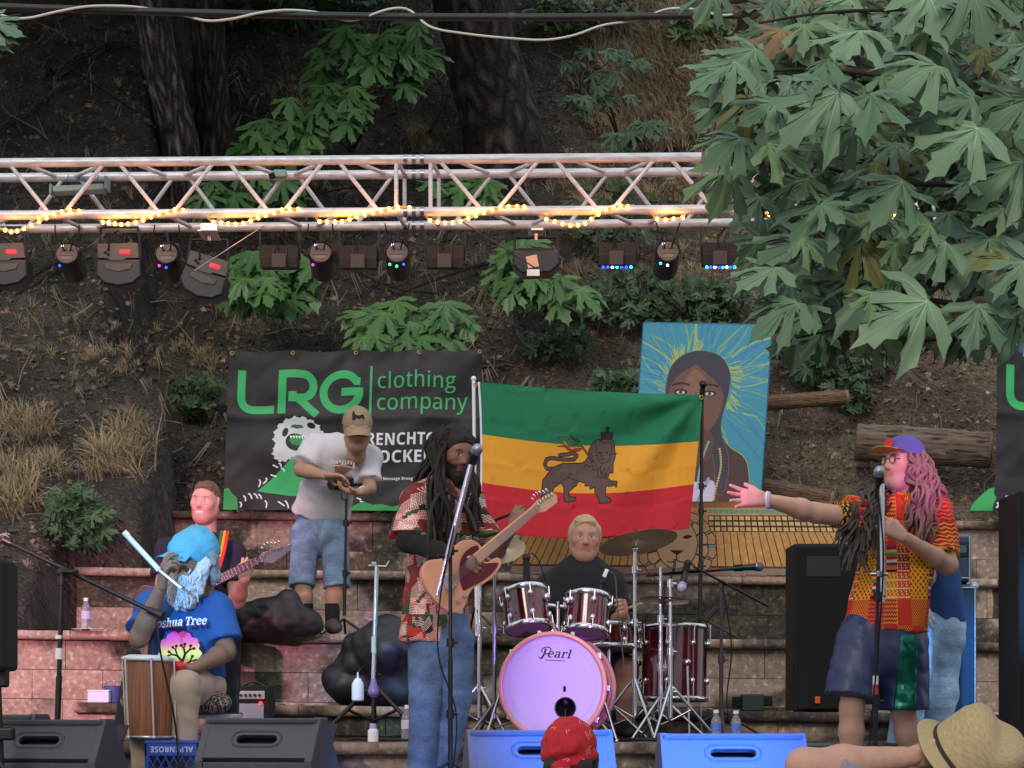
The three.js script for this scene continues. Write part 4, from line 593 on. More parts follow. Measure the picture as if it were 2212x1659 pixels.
{ // --- drummer ---
  const d0 = 12.0, q = (x, y, dz = 0) => P(x, y, d0 + dz), foot = V(q(1280, 1600).x, L1, -11.9), o = thing('person', 'blond drummer in black tee seated behind the red drum kit', 'person', foot);
  const sk = SKIN.red, f = V(0, 0, 1), sR = q(1190, 1266, .03), sL = q(1322, 1266, .03), chest = q(1258, 1275, .03), pelvis = q(1262, 1430, .12), eR = q(1172, 1340, -.05), wR = q(1200, 1370, -.25), eL = q(1340, 1340, -.02), wL = q(1345, 1318, -.28);
  const hR = q(1228, 1440, .1), hL = q(1300, 1440, .1), kR = q(1200, 1450, -.38), kL = q(1352, 1445, -.3), aR = V(q(1215, 1, -.4).x, L1 + .08, -11.7), aL = V(q(1352, 1, -.4).x, L1 + .08, -11.75);
  const H = headFrame(q(1263, 1163, .0), V(.04, -.05, 1), V(.04, 1, .0), 1.06);
  part('body', JC([flat(flesh([bone(pelvis, chest, .15, .14, { n: f, s: .75 }), bone(sR, sL, .055), bone(chest, H.at(0, -.1, -.03), .07, .066), bone(sR, eR, .058, .05), bone(eR, wR, .048, .03), bone(sL, eL, .058, .05), bone(eL, wL, .048, .03), bone(hR, kR, .085, .062), bone(kR, aR, .062, .042), bone(hL, kL, .085, .064), bone(kL, kL.clone().lerp(aL, .4), .06, .064), bone(kL.clone().lerp(aL, .4), aL, .064, .042)], .013, .025), sk),
    head(H, sk, { brow: [.34, .2, .12], stubble: [.45, .27, .2], stubbleAmt: .25, eye: .0045 }), flat(hand(wL, V(.1, .2, .9), V(-1, -.2, 0), -1, { curl: .9, thumb: .9 }), sk), flat(hand(wR, V(.1, -.1, .9), V(0, -1, 0), 1, { curl: .9, thumb: .9 }), sk)]), vmat(.55), o);
  part('tee_shirt', flesh([bone(q(1258, 1265, .03), q(1262, 1440, .12), .185, .2, { n: f, s: .72, cap: 1 }), bone(sR, sL, .062, .062), bone(sR, q(1176, 1325, -.03), .07, .09, { cap: 1 }), bone(sL, q(1334, 1325, .0), .07, .09, { cap: 1 }), bone(q(1262, 1240, .02), q(1262, 1228, .01), .08, .07)], .012, .055, folds(.013, 8, 4, 24)), cloth(lin(.012, .012, .015)), o);
  part('shorts', flesh([bone(hR, kR, .1, .09, { cap: 1 }), bone(hL, kL, .1, .09, { cap: 1 }), bone(hR, hL, .14)], .014, .04, folds(.012, 9, 7, 29)), cloth(lin(.03, .03, .035)), o);
  const sm = mat(0x1c1c20, .7); shoe(aR.clone().setY(L1 + .045), V(0, 0, 1), sm, o); shoe(aL.clone().setY(L1 + .045), V(.1, 0, 1), sm, o);
  part('hair', skullCap(H, .003, .085, -.06, [.5, .35, .19], { disp: (x, y, z) => .0035 * N(x * 70, y * 14, z * 70) - .001, pw: 1.1, extra: [bone(V(-.07, .05, .0), V(-.079, -.012, -.012), .014, .01), bone(V(.07, .05, .0), V(.079, -.012, -.012), .014, .01), bone(V(-.05, .092, .055), V(.04, .088, .072), .013, .008)] }), vmat(.7), o);
  for (const [w, e] of [[wL, q(1395, 1300, -.5)], [wR, q(1215, 1350, -.6)]]) { const s = w.clone().add(V(0, 0, .03)); solo('drum_stick', w === wL ? 'wooden drum stick in the drummer’s raised left hand' : 'wooden drum stick held low over the rack drums', 'drum stick', rod(s.clone().lerp(e, -.2), e, .0075, .0055, 8), mat(0xc8a878, .6)); }
}
{ // --- bassist half hidden behind the orange shirt ---
  const d0 = 10.75, q = (x, y, dz = 0) => P(x, y, d0 + dz), foot = V(q(2000, 1700).x, L0, -10.75), o = thing('person', 'bass player in blue tee and pale jeans, mostly hidden behind orange-shirted singer', 'person', foot);
  const sk = SKIN.tan, f = V(-.5, 0, .85).normalize(), sR = q(1962, 1165, .0), sL = q(2028, 1165, .12), chest = q(2000, 1175, .06), pelvis = q(2022, 1345, .08), eR = q(1955, 1260, -.02), wR = q(1985, 1300, -.12), eL = q(2000, 1250, -.05), wL = q(1950, 1230, -.12);
  const hR = q(1992, 1360, .04), hL = q(2040, 1360, .1), kR = q(1965, 1500, -.02), kL = q(2030, 1500, .08), aR = V(q(1945, 1).x, L0 + .09, -10.78), aL = V(q(2020, 1).x, L0 + .09, -10.85);
  const H = headFrame(q(1992, 1075, .08), V(-.6, -.3, .7), V(-.1, 1, .1), 1);
  part('body', JC([flat(flesh([bone(pelvis, chest, .13, .13, { n: f, s: .7 }), bone(sR, sL, .05), bone(chest, H.at(0, -.1, -.03), .055, .05), bone(sR, eR, .05, .044), bone(eR, wR, .042, .028), bone(sL, eL, .05, .044), bone(eL, wL, .042, .028), bone(hR, kR, .08, .06), bone(kR, aR, .055, .038), bone(hL, kL, .08, .06), bone(kL, aL, .055, .038)], .015, .025), sk), head(H, sk, { cell: .006 }), flat(hand(wR, V(.3, -.8, .2), V(0, 0, -1), -1), sk), flat(hand(wL, V(-.8, .2, .2), V(0, 0, -1), 1), sk)]), vmat(.6), o);
  part('tee_shirt', flesh([bone(q(2002, 1180, .06), q(2028, 1352, .08), .15, .145, { n: f, s: .7, cap: 1 }), bone(sR, sL, .06), bone(sL, q(2010, 1230, .0), .066, .08, { cap: 1 }), bone(sR, q(1958, 1225, 0), .08, .09, { cap: 1 })], .0125, .05, folds(.012, 8, 5, 44)), cloth(lin(.015, .06, .2)), o);
  const jm = jean([.55, .68, .8]); jm.map.wrapS = jm.map.wrapT = THREE.RepeatWrapping;
  part('jeans', cyl(flesh([bone(pelvis, q(2022, 1375, .08), .14, .14, { n: f, s: .8 }), bone(hR, kR, .1, .085), bone(kR, aR.clone().setY(L0 + .05), .085, .08, { cap: 1 }), bone(hL, kL, .105, .085), bone(kL, aL.clone().setY(L0 + .05), .085, .08, { cap: 1 })], .012, .04, crumple(.013, 10, 15)), q(2000, 1480), .1, .4), jm, o);
  part('hair', skullCap(H, .02, .06, -.09, [.02, .016, .014], { disp: (x, y, z) => .008 * N(x * 40, y * 40, z * 40) }), vmat(.85), o);
  const sm = mat(0x24242a, .7); shoe(aR.clone().setY(L0 + .045), V(-.5, 0, 1), sm, o); shoe(aL.clone().setY(L0 + .045), V(-.3, 0, 1), sm, o);
}
// --- two listeners in the crowd, seen from behind ---
function listener(d0, x, y, label, skin, torso, H, extraBones = [], extra = []) {
  const foot = V(P(x, y, d0).x, 0, -d0), o = thing('person', label, 'person', foot), c = H.c, sh = .2, at = (a, h, z = 0) => V(c.x + a, h, c.z + z), yS = c.y - .26;
  part('body', JC([flat(flesh([bone(at(0, .95), at(0, yS - .02), .14, .15, { n: V(0, 0, 1), s: .68 }), bone(at(-sh + .03, yS), at(sh - .03, yS), .055), bone(at(0, yS), H.at(0, -.1, -.03), .058, .055), bone(at(.085, .92), at(.095, .5), .085, .06), bone(at(.095, .5), at(.1, .08), .058, .04), bone(at(-.085, .92), at(-.095, .5), .085, .06), bone(at(-.095, .5), at(-.1, .08), .058, .04), ...extraBones], .016, .03), skin), head(H, skin, { cell: .006 }), ...extra]), vmat(.6), o);
  part('trousers', flesh([bone(at(.085, .94), at(.1, .06), .11, .075, { cap: 1 }), bone(at(-.085, .94), at(-.1, .06), .11, .075, { cap: 1 }), bone(at(-.06, .95), at(.06, .95), .13)], .018, .04), cloth(lin(.03, .035, .06)), o);
  for (const s of [-1, 1]) shoe(at(s * .1, .045), V(0, 0, -1), shared.matteBlack, o);
  return { o, at, yS, sh };
}
{
  const d0 = 6.8, H = headFrame(P(1231, 1642, d0), V(.1, 0, -1), UP, 1), t = listener(d0, 1228, 1640, 'listener seen from behind in a red patterned head scarf', SKIN.tan, 0, H);
  part('shirt', flesh([bone(t.at(0, .9), t.at(0, t.yS - .03), .17, .175, { n: V(0, 0, 1), s: .72, cap0: 1 }), bone(t.at(-.16, t.yS), t.at(.16, t.yS), .08), bone(t.at(-.19, t.yS), t.at(-.26, t.yS - .3), .085, .08), bone(t.at(.19, t.yS), t.at(.26, t.yS - .3), .085, .08)], .016, .05), cloth(lin(.1, .1, .12)), t.o);
  const map = canvas(256, 256, (g, w, h) => { g.fillStyle = '#b01826'; g.fillRect(0, 0, w, h); const r = rng(4); g.strokeStyle = '#d88a84'; g.lineWidth = 3; for (let i = 0; i < 26; i++) { const x = r() * w, y = r() * h; g.beginPath(); g.ellipse(x, y, 9 + r() * 8, 5, r() * 3, 0, 5); g.stroke(); } g.fillStyle = '#7a0d18'; for (let i = 0; i < 40; i++) { g.beginPath(); g.arc(r() * w, r() * h, 3, 0, 7); g.fill(); } }); map.wrapS = map.wrapT = THREE.RepeatWrapping;
  const g = skullCap(H, .016, .035, -.035, [1, 1, 1], { disp: (x, y, z) => .007 * Math.sin(y * 90 + x * 40 + 3 * N(x * 14, y * 14, z * 14)) * sst(.09, .0, y) + .005 * N(x * 30, y * 30, z * 30) }); g.deleteAttribute('color');
  const sc = part('head_scarf', cyl(g, H.c, .1, .2), mat(0xffffff, .85, { map }), t.o);
  const kn = H.at(.02, -.02, -.115); part('knot', J([ball(kn, .026, 1.2, .9, .8), ...[-1, 1].map(s => flesh([bone(kn, kn.clone().add(V(s * .05, -.06, .02)), .018, .026, { n: V(0, 0, 1), s: .4 })], .006, .02, folds(.008, 30, 30)))]), mat(0xffffff, .85, { map }), sc);
  part('hair', (() => { const h2 = flesh([bone(V(-.04, -.02, -.08), V(-.05, -.12, -.075), .04, .03), bone(V(.04, -.02, -.08), V(.05, -.12, -.075), .04, .03), bone(V(-.075, .0, -.02), V(-.08, -.07, -.02), .02, .02)], .006, .03, (x, y, z) => .008 * N(x * 50, y * 30, z * 50)); h2.applyMatrix4(H.m); return h2; })(), mat(lin(.02, .014, .012), .8), t.o);
}
{
  const d0 = 6.2, u = d0 / FOC, H = headFrame(P(2085, 1690, d0 - .02), V(-.45, .1, -.9), V(.5, 1, .3), 1.0), sk = SKIN.light;
  const el = P(1735, 1652, d0 - .22), wr2 = P(1975, 1634, d0 - .1), shd = P(2010, 1790, d0 - .05);
  const t = listener(d0, 2118, 1655, 'listener in a straw hat seen from behind with one elbow raised', sk, 0, H, [bone(shd, el, .055, .046), bone(el, el.clone().lerp(wr2, .35), .044, .046), bone(el.clone().lerp(wr2, .35), wr2, .046, .03)], [flat(hand(wr2, V(.9, .2, -.1), V(.1, .2, -.9), -1, { curl: .4 }), sk)]);
  part('shirt', flesh([bone(t.at(0, .9), t.at(0, t.yS - .03), .17, .175, { n: V(0, 0, 1), s: .72, cap0: 1 }), bone(t.at(-.16, t.yS), t.at(.16, t.yS), .08), bone(shd, shd.clone().lerp(el, .82), .085, .078, { cap: 1 }), bone(t.at(.19, t.yS), t.at(.26, t.yS - .3), .085, .08)], .014, .05, folds(.012, 12, 12)), mat(0xffffff, .9, { map: dtex(128, 128, (a, b) => { const n = fbm(a * 4, b * 4, 2, 4), k = n > .02 ? .8 : .42; return [k, k, k * 1.05]; }, true) }), t.o);
  { // straw hat: pinched crown over a broad woven brim
    const ax = V(.62, .62, .48).normalize(), c = P(2092, 1640, d0 - .05), sc = mat(0xffffff, .9, { map: dtex(256, 256, (a, b) => { const w = .5 + .5 * Math.sin(a * 900) * Math.sin(b * 700), n = .74 + .05 * w + .09 * N(a * 40, b * 40, 3); return [n * .9, n * .8, n * .6]; }, true), bumpMap: dtex(256, 256, (a, b) => { const w = .5 + .5 * Math.sin(a * 700) * Math.sin(b * 500); return [w, w, w]; }), bumpScale: .0006 });
    const cr = lathe([[.001, .155], [.04, .156], [.08, .15], [.108, .132], [.124, .095], [.13, .03], [.134, -.02]], c, ax, 56), sd = V(.78, -.6, -.2).normalize(); bend(cr, v => { const l = v.clone().sub(c), up = l.dot(ax), s = l.dot(sd); v.addScaledVector(ax, -.026 * Math.exp(-(s * s) / .002) * sst(.06, .15, up)); });
    const ht = part('hat_crown', cr, sc, t.o);
    const bg = lathe([[.128, -.012], [.145, -.024], [.16, -.032], [.174, -.036], [.175, -.031], [.16, -.026], [.145, -.018], [.128, -.006]], c, ax, 56); bend(bg, v => { const l = v.clone().sub(c); v.addScaledVector(ax, .006 * N(l.x * 12, l.z * 12, 1)); });
    part('hat_brim', bg, sc, ht); part('hat_band', lathe([[.1325, .006], [.1345, .004], [.1355, -.003], [.1345, -.007]], c, ax, 48), mat(0x2b2622, .8), ht);
  }
  part('hair', flesh([bone(P(2020, 1650, d0 - .02), P(2000, 1740, d0 - .03), .035, .03), bone(P(2100, 1660, d0 - .08), P(2090, 1760, d0 - .08), .07, .05)], .012, .03, folds(.012, 30, 12)), mat(lin(.12, .07, .045), .8), t.o);
}

// ---------- instruments and stage gear ----------
const shellRed = mat(lin(.16, .012, .02), .12, { clearcoat: 1, clearcoatRoughness: .08, map: dtex(128, 128, (u, v) => { const n = .7 + .3 * Math.sin(u * 25) * .3 + .3 * N(u * 30, v * 3, 2); return [n, n * .9, n * .9]; }, true) });
const skinWhite = mat(lin(.82, .8, .84), .45), brassC = mat(lin(.45, .34, .22), .36, { metalness: .8 }), hoopWood = mat(lin(.62, .3, .16), .35, { clearcoat: .6 });
function basis(X, Zn) { const x = X.clone().normalize(), z = Zn.clone().addScaledVector(x, -Zn.dot(x)).normalize(), y = z.clone().cross(x); return new THREE.Matrix4().makeBasis(x, y, z); }
const put = (g, m, p) => { g.applyMatrix4(m.clone().setPosition(p)); return g; };
function ringPts(c, ax, r, n, ph = 0) { const q = new THREE.Quaternion().setFromUnitVectors(UP, ax.clone().normalize()); return Array.from({ length: n }, (_, i) => { const a = ph + i / n * 6.2832; return V(Math.cos(a) * r, 0, Math.sin(a) * r).applyQuaternion(q).add(c); }); }
function tripod(o, c, h, spread, mt, ph = .5, dbl = true, r = .008) { ringPts(c, UP, spread, 3, ph).forEach(p => { part('tripod_leg', J([rod(V(c.x, c.y + h, c.z), p, r, r * .9, 8), dbl ? rod(V(c.x, c.y + h * .35, c.z), p.clone().lerp(V(c.x, c.y + h, c.z), .55), r * .7, r * .7, 6) : null]), mt, o); part('rubber_foot', ball(p, r * 1.6, 1.2, .8, 1.2, 8, 6), shared.rubber, o); }); }
function drum(o, c, ax, r, h, nl, shell, opt = {}) { // c centre, ax points to the struck side
  const a = ax.clone().normalize(), T = c.clone().addScaledVector(a, h / 2), B = c.clone().addScaledVector(a, -h / 2);
  part('shell', lathe([[r * .97, -h / 2], [r * .97, h / 2]], c, a, 40), shell, o);
  part('head', lathe([[.0005, .004], [r * .94, .004], [r * .97, 0]], T, a, 36), opt.head || skinWhite, o); part('head', lathe([[.0005, -.004], [r * .94, -.004], [r * .97, 0]], B, a, 36), opt.under || mat(lin(.3, .2, .15), .5), o);
  for (const q of [T, B]) part('hoop', lathe([[r * .965, -.014], [r * 1.03, -.014], [r * 1.045, 0], [r * 1.03, .012], [r * .975, .012], [r * .965, -.014]], q, a, 40), opt.hoop || shared.chrome, o);
  ringPts(c, a, r * 1.0, nl, .3).forEach(p => { for (const s of [-1, 1]) { const m = [], e = p.clone().addScaledVector(a, s * h * .26); m.push(ball(e, .015, 1, 1.3, 1, 10, 8), rod(e.clone().add(p.clone().sub(c).normalize().multiplyScalar(.012)), p.clone().addScaledVector(a, s * h * .52).add(p.clone().sub(c).normalize().multiplyScalar(.014)), .0035, .0035, 6)); part('lug', J(m), shared.chrome, o); } });
}
{ // bass drum
  const c0 = P(1194, 1482, 10.85), ax = V(-.16, .02, 1).normalize(), r = .262, h = .42, c = c0.clone().addScaledVector(ax, -h / 2), o = thing('bass_drum', 'large bass drum with white front head facing the crowd', 'drum', V(c.x, L1, c.z));
  part('shell', lathe([[r, -h / 2], [r, h / 2]], c, ax, 56), mat(lin(.05, .02, .03), .2, { clearcoat: 1 }), o);
  const hoopP = [[r * .99, -.02], [r * 1.07, -.02], [r * 1.075, 0], [r * 1.07, .02], [r * 1.0, .022], [r * .985, .01]];
  part('front_hoop', lathe(hoopP, c0, ax, 64), hoopWood, o); part('rear_hoop', lathe(hoopP, c0.clone().addScaledVector(ax, -h), ax, 64), hoopWood, o);
  const s = new THREE.Shape(); s.absarc(0, 0, r * .995, 0, Math.PI * 2); const hx = .066, hy = -.112, hp = new THREE.Path(); hp.absarc(hx, hy, .051, 0, Math.PI * 2, true); s.holes.push(hp);
  const g = new THREE.ShapeGeometry(s, 48); uvs(g, (x, y) => [x / (2 * r) + .5, y / (2 * r) + .5]);
  const B = basis(V(1, 0, .16), ax), tx = canvas(1024, 1024, (k, w) => {
    k.fillStyle = '#b6b3ba'; k.fillRect(0, 0, w, w); k.strokeStyle = '#a5a1ac'; k.lineWidth = 5; k.beginPath(); k.arc(512, 512, 438, 0, 7); k.stroke();
    k.fillStyle = '#14101a'; k.save(); k.translate(512, 226); k.rotate(.06); k.font = 'italic bold 118px serif'; k.fillText('earl', -62, 0); k.restore();
    k.strokeStyle = '#14101a'; k.lineCap = 'round'; k.lineWidth = 19; k.beginPath(); k.moveTo(440, 142); k.quadraticCurveTo(428, 205, 398, 232); k.stroke(); k.lineWidth = 9; k.beginPath(); k.moveTo(398, 232); k.quadraticCurveTo(380, 240, 372, 222); k.stroke(); k.lineWidth = 10; k.beginPath(); k.moveTo(404, 172); k.bezierCurveTo(380, 130, 470, 100, 492, 138); k.bezierCurveTo(502, 176, 462, 194, 438, 190); k.stroke(); k.lineWidth = 7; k.beginPath(); k.moveTo(436, 250); k.lineTo(640, 262); k.stroke();
  });
  part('front_head', put(g, B, c0.clone().addScaledVector(ax, .004)), mat(0xffffff, .4, { map: tx, side: THREE.DoubleSide }), o);
  part('rear_head', lathe([[.0005, 0], [r * .97, 0]], c0.clone().addScaledVector(ax, -h), ax, 40), skinWhite, o);
  part('port_ring', put(new THREE.TorusGeometry(.052, .004, 8, 30).translate(hx, hy, .005), B, c0), shared.black, o);
  const mic = c0.clone().add(V(hx, hy, 0).applyMatrix4(B)); part('inside_microphone', J([rod(mic.clone().add(V(-.005, .11, .012)), mic.clone().add(V(0, .0, -.06)), .006, .014, 10), rod(mic.clone().add(V(0, -.09, -.03)), mic.clone().add(V(0, 0, -.06)), .007), ball(mic.clone().add(V(0, .03, -.04)), .024)]), shared.darkSteel, o);
  ringPts(c0.clone().addScaledVector(ax, -.03), ax, r * 1.075, 10, .2).forEach(p => part('claw', box(p, .02, .03, .06, .004), shared.chrome, o));
  ringPts(c, ax, r * 1.005, 10, .2).forEach(p => part('lug', ball(p, .016, 1, 1, 2.6, 10, 8), shared.chrome, o));
  for (const [x, y, e] of [[1300, 1500, 1332], [1080, 1500, 1046]]) part('spur', J([rod(P(x, y, 10.98), P(e, 1601, 10.86), .008, .006, 8), ball(P(e, 1600, 10.86), .011)]), shared.chrome, o);
  part('drum_mount', J([rod(P(1205, 1390, 11.02), P(1205, 1300, 11.05), .014), rod(P(1205, 1385, 11.02), P(1195, 1360, 11.02), .03, .026), rod(P(1205, 1310, 11.05), P(1165, 1305, 11.05), .011), rod(P(1205, 1310, 11.05), P(1240, 1312, 11.05), .011), box(P(1205, 1384, 11.02), .1, .02, .06, .005), ball(P(1180, 1290, 11), .022), ball(P(1226, 1298, 11), .022)]), shared.chrome, o);
}
{
  let o = thing('rack_drum', 'small dark red drum mounted left above the bass drum', 'drum', P(1137, 1318, 11.05), 'rack drums'); drum(o, P(1137, 1318, 11.05), V(-.12, 1, -.3), .122, .2, 6, shellRed); part('badge', box(P(1101, 1318, 10.925), .03, .014, .004, .002, .2), shared.steel, o);
  o = thing('rack_drum', 'small dark red drum mounted right above the bass drum', 'drum', P(1268, 1328, 11.05), 'rack drums'); drum(o, P(1268, 1328, 11.05), V(.08, 1, -.28), .118, .19, 6, shellRed);
  o = thing('snare_drum', 'shallow red snare drum by the drummer’s knee', 'drum', P(1316, 1378, 11.6)); drum(o, P(1316, 1378, 11.6), V(0, 1, -.12), .165, .12, 8, shellRed); { const b = V(P(1316, 1, 11.6).x, L1, -11.6); part('stand_post', rod(V(b.x, L1 + .1, b.z), P(1316, 1402, 11.6), .011), shared.chrome, o); tripod(o, b, .2, .22, shared.chrome, .2); }
  o = thing('floor_drum', 'deep dark red floor drum on three chrome legs', 'drum', V(P(1457, 1, 11.75).x, L1, -11.75)); const c = P(1457, 1432, 11.75); drum(o, c, V(.02, 1, -.03), .186, .4, 8, shellRed);
  ringPts(c, UP, .205, 3, 1.3).forEach(p => part('leg', J([rod(p.clone().setY(c.y - .02), p.clone().setY(L1 + .02).add(V((p.x - c.x) * .15, 0, (p.z - c.z) * .15)), .0065, .0065, 8), ball(p.clone().setY(c.y + .0), .02)]), shared.chrome, o));
}
function stool(o) {}
function cymbal(o, c, ax, r, bell = .18) { part('cymbal', lathe([[.006, r * .13], [r * bell * .6, r * .115], [r * bell, r * .05], [r * .6, r * .02], [r, 0], [r, -.0015], [r * .6, r * .018], [r * bell, r * .047], [.006, r * .125]], c, ax, 48), brassC, o); part('wing_nut', rod(c.clone().addScaledVector(ax.clone().normalize(), r * .12), c.clone().addScaledVector(ax.clone().normalize(), r * .12 + .05), .008, .006), shared.darkSteel, o); }
function poleStand(name, label, x, d, lvl, topY, mt, opt = {}) {
  const base = V(P(x, 1, d).x, lvl, -d), top = P(opt.tx ?? x, topY, d), o = thing(name, label, opt.cat || 'stand', base, opt.group); tripod(o, base, opt.h || .32, opt.spread || .26, mt, opt.ph ?? .5, opt.dbl ?? true, opt.lr || .008);
  part('pole', J([rod(V(base.x, lvl + .12, base.z), base.clone().lerp(top, .55).setY(lerp(lvl, top.y, .55)), opt.r || .0125, opt.r || .0125, 12), rod(base.clone().lerp(top, .5), top, (opt.r || .0125) * .78, (opt.r || .0125) * .78, 12)]), mt, o);
  for (const t of opt.collars || [.35, .55]) { const p = base.clone().lerp(top, t); part('collar', J([rod(p.clone().add(V(0, -.02, 0)), p.clone().add(V(0, .02, 0)), .019, .019, 12), rod(p, p.clone().add(V(.035, 0, .01)), .006)]), opt.cm || mt, o); }
  return { o, base, top };
}
{ let s = poleStand('cymbal_stand', 'tall chrome stand with a large tilted crash cymbal right of the drummer', 1371, 11.5, L1, 1190, shared.chrome, { h: .34, collars: [.3, .62, .9], ph: 1.2, cat: 'cymbal stand' }); part('tilter', J([ball(P(1371, 1186, 11.5), .02), rod(P(1371, 1186, 11.5), P(1378, 1160, 11.5), .007)]), shared.chrome, s.o); cymbal(s.o, P(1379, 1172, 11.5), V(-.17, 1, -.24), .215);
  s = poleStand('hi_hat_stand', 'chrome hi-hat stand with a pair of closed cymbals', 1427, 11.35, L1, 1225, shared.chrome, { h: .24, collars: [.42, .7], ph: .2, cat: 'cymbal stand' }); cymbal(s.o, P(1433, 1294, 11.35), V(.05, 1, -.06), .135); cymbal(s.o, P(1433, 1300, 11.35), V(-.05, -1, .06), .135); part('pedal', box(V(s.base.x, L1 + .04, s.base.z + .02), .08, .015, .24, .004, .2), shared.darkSteel, s.o);
  s = poleStand('cymbal_stand', 'chrome stand with an edge-on ride cymbal over the floor drum', 1448, 11.3, L1, 1250, shared.chrome, { h: .3, collars: [.3, .55, .97], ph: 2, cat: 'cymbal stand' }); part('arm', rod(P(1445, 1258, 11.3), P(1457, 1228, 11.5), .008), shared.chrome, s.o); cymbal(s.o, P(1457, 1234, 11.5), V(.02, 1, -.06), .15);
  s = poleStand('cymbal_stand', 'chrome stand left of the bass drum with a dark tilted cymbal', 1036, 11.2, L1, 1195, shared.chrome, { h: .3, collars: [.28, .6], ph: .9, cat: 'cymbal stand' }); part('arm', rod(P(1036, 1195, 11.2), P(1093, 1190, 11.5), .009), shared.chrome, s.o); cymbal(s.o, P(1093, 1190, 11.5), V(-.25, .75, .62), .11);
  s = poleStand('microphone_stand', 'thin stand between the guitarist’s legs and the bass drum', 1068, 11.0, L1, 1120, shared.steel, { h: .2, r: .01, collars: [.5], ph: 2.2, cat: 'microphone stand' }); part('boom', rod(P(1040, 1135, 11.0), P(1110, 1108, 10.95), .008), shared.darkSteel, s.o); part('collar', box(P(1068, 1135, 11), .03, .05, .03, .005), mat(0x6a58c0, .4), s.o);
}
{ // pedals, stool
  const o = thing('drum_stool', 'black round drum stool under the drummer', 'stool', V(P(1265, 1, 12.1).x, L1, -12.1)), b = o.base; part('seat', lathe([[.001, .09], [.14, .085], [.165, .06], [.165, .02], [.14, 0], [.001, 0]], V(b.x, L1 + .33, b.z), UP, 30), shared.matteBlack, o); part('post', rod(V(b.x, L1 + .08, b.z), V(b.x, L1 + .34, b.z), .015), shared.chrome, o); tripod(o, b, .2, .22, shared.chrome, .8);
  const k = thing('kick_pedal', 'metal kick pedal behind the bass drum', 'pedal', V(P(1235, 1, 11.4).x, L1, -11.45)); part('plate', box(k.base.clone().add(V(0, .05, -.1)), .09, .012, .28, .004, .2), shared.steel, k); part('frame', J([rod(k.base.clone().add(V(-.06, 0, .04)), k.base.clone().add(V(-.06, .2, .04)), .01), rod(k.base.clone().add(V(.06, 0, .04)), k.base.clone().add(V(.06, .2, .04)), .01), rod(k.base.clone().add(V(-.06, .2, .04)), k.base.clone().add(V(.06, .2, .04)), .009)]), shared.chrome, k); part('beater', J([rod(k.base.clone().add(V(0, .2, .04)), k.base.clone().add(V(0, .33, .1)), .005), ball(k.base.clone().add(V(0, .34, .11)), .025)]), shared.white, k);
}
// microphones
function vocalMic(o, p, dir, ballMat = mat(0x9aa0b0, .45, { metalness: .8 })) { const d = dir.clone().normalize(); part('grille', ball(p, .026, 1, 1, 1, 18, 14), ballMat, o); part('grille_band', rod(p.clone().addScaledVector(d, .012), p.clone().addScaledVector(d, .02), .0265, .0265, 18), shared.steel, o); part('handle', rod(p.clone().addScaledVector(d, .02), p.clone().addScaledVector(d, .16), .021, .012, 14), shared.black, o); part('clip', rod(p.clone().addScaledVector(d, .09), p.clone().addScaledVector(d, .14), .02, .019, 12), shared.rubber, o); }
const stickMic = (name, label, a, b, r = .016) => { const o = thing(name, label, 'microphone', a, 'drum microphones'); part('handle', rod(a, b, r, r * .85, 12), shared.black, o); part('grille', ball(b, r * 1.1), shared.darkSteel, o); return o; };
{ let o = stickMic('drum_microphone', 'black microphone standing behind the left rack drum', P(1138, 1262, 11.15), P(1137, 1205, 11.15), .02); part('cable', wire([P(1138, 1262, 11.16), P(1145, 1195, 11.18), P(1160, 1205, 11.2), P(1180, 1260, 11.2)], .003, 5), shared.rubber, o);
  o = stickMic('drum_microphone', 'black clip microphone on the right rack drum’s rim', P(1297, 1300, 11.1), P(1300, 1258, 11.1), .018); part('clip_tab', box(P(1308, 1238, 11.1), .02, .045, .012, .003, 0, 0, -.4), shared.white, o); part('cable', wire([P(1310, 1232, 11.1), P(1326, 1240, 11.12), P(1333, 1300, 11.1), P(1348, 1440, 11.1)], .0035, 5), mat(0x55505a, .6), o);
  o = thing('drum_microphone', 'microphone with a pale ball grille pointing down by the hi-hat', 'microphone', P(1473, 1268, 11.3), 'drum microphones'); vocalMic(o, P(1473, 1268, 11.3), P(1486, 1215, 11.35).sub(P(1473, 1268, 11.3)), mat(0xb0a8c8, .5)); }
function micStand(label, x, d, lvl, topY, mt, boom, mic, opt = {}) { const s = poleStand('microphone_stand', label, x, d, lvl, topY, mt, { r: .0115, h: .16, spread: .3, dbl: false, collars: opt.collars || [.5, .97], cat: 'microphone stand', ...opt }); if (boom) part('boom', rod(boom[0], boom[1], opt.br || .0085, opt.br || .0085, 12), opt.bm || mt, s.o); if (mic) vocalMic(s.o, mic[0], mic[1], opt.gm); return s; }
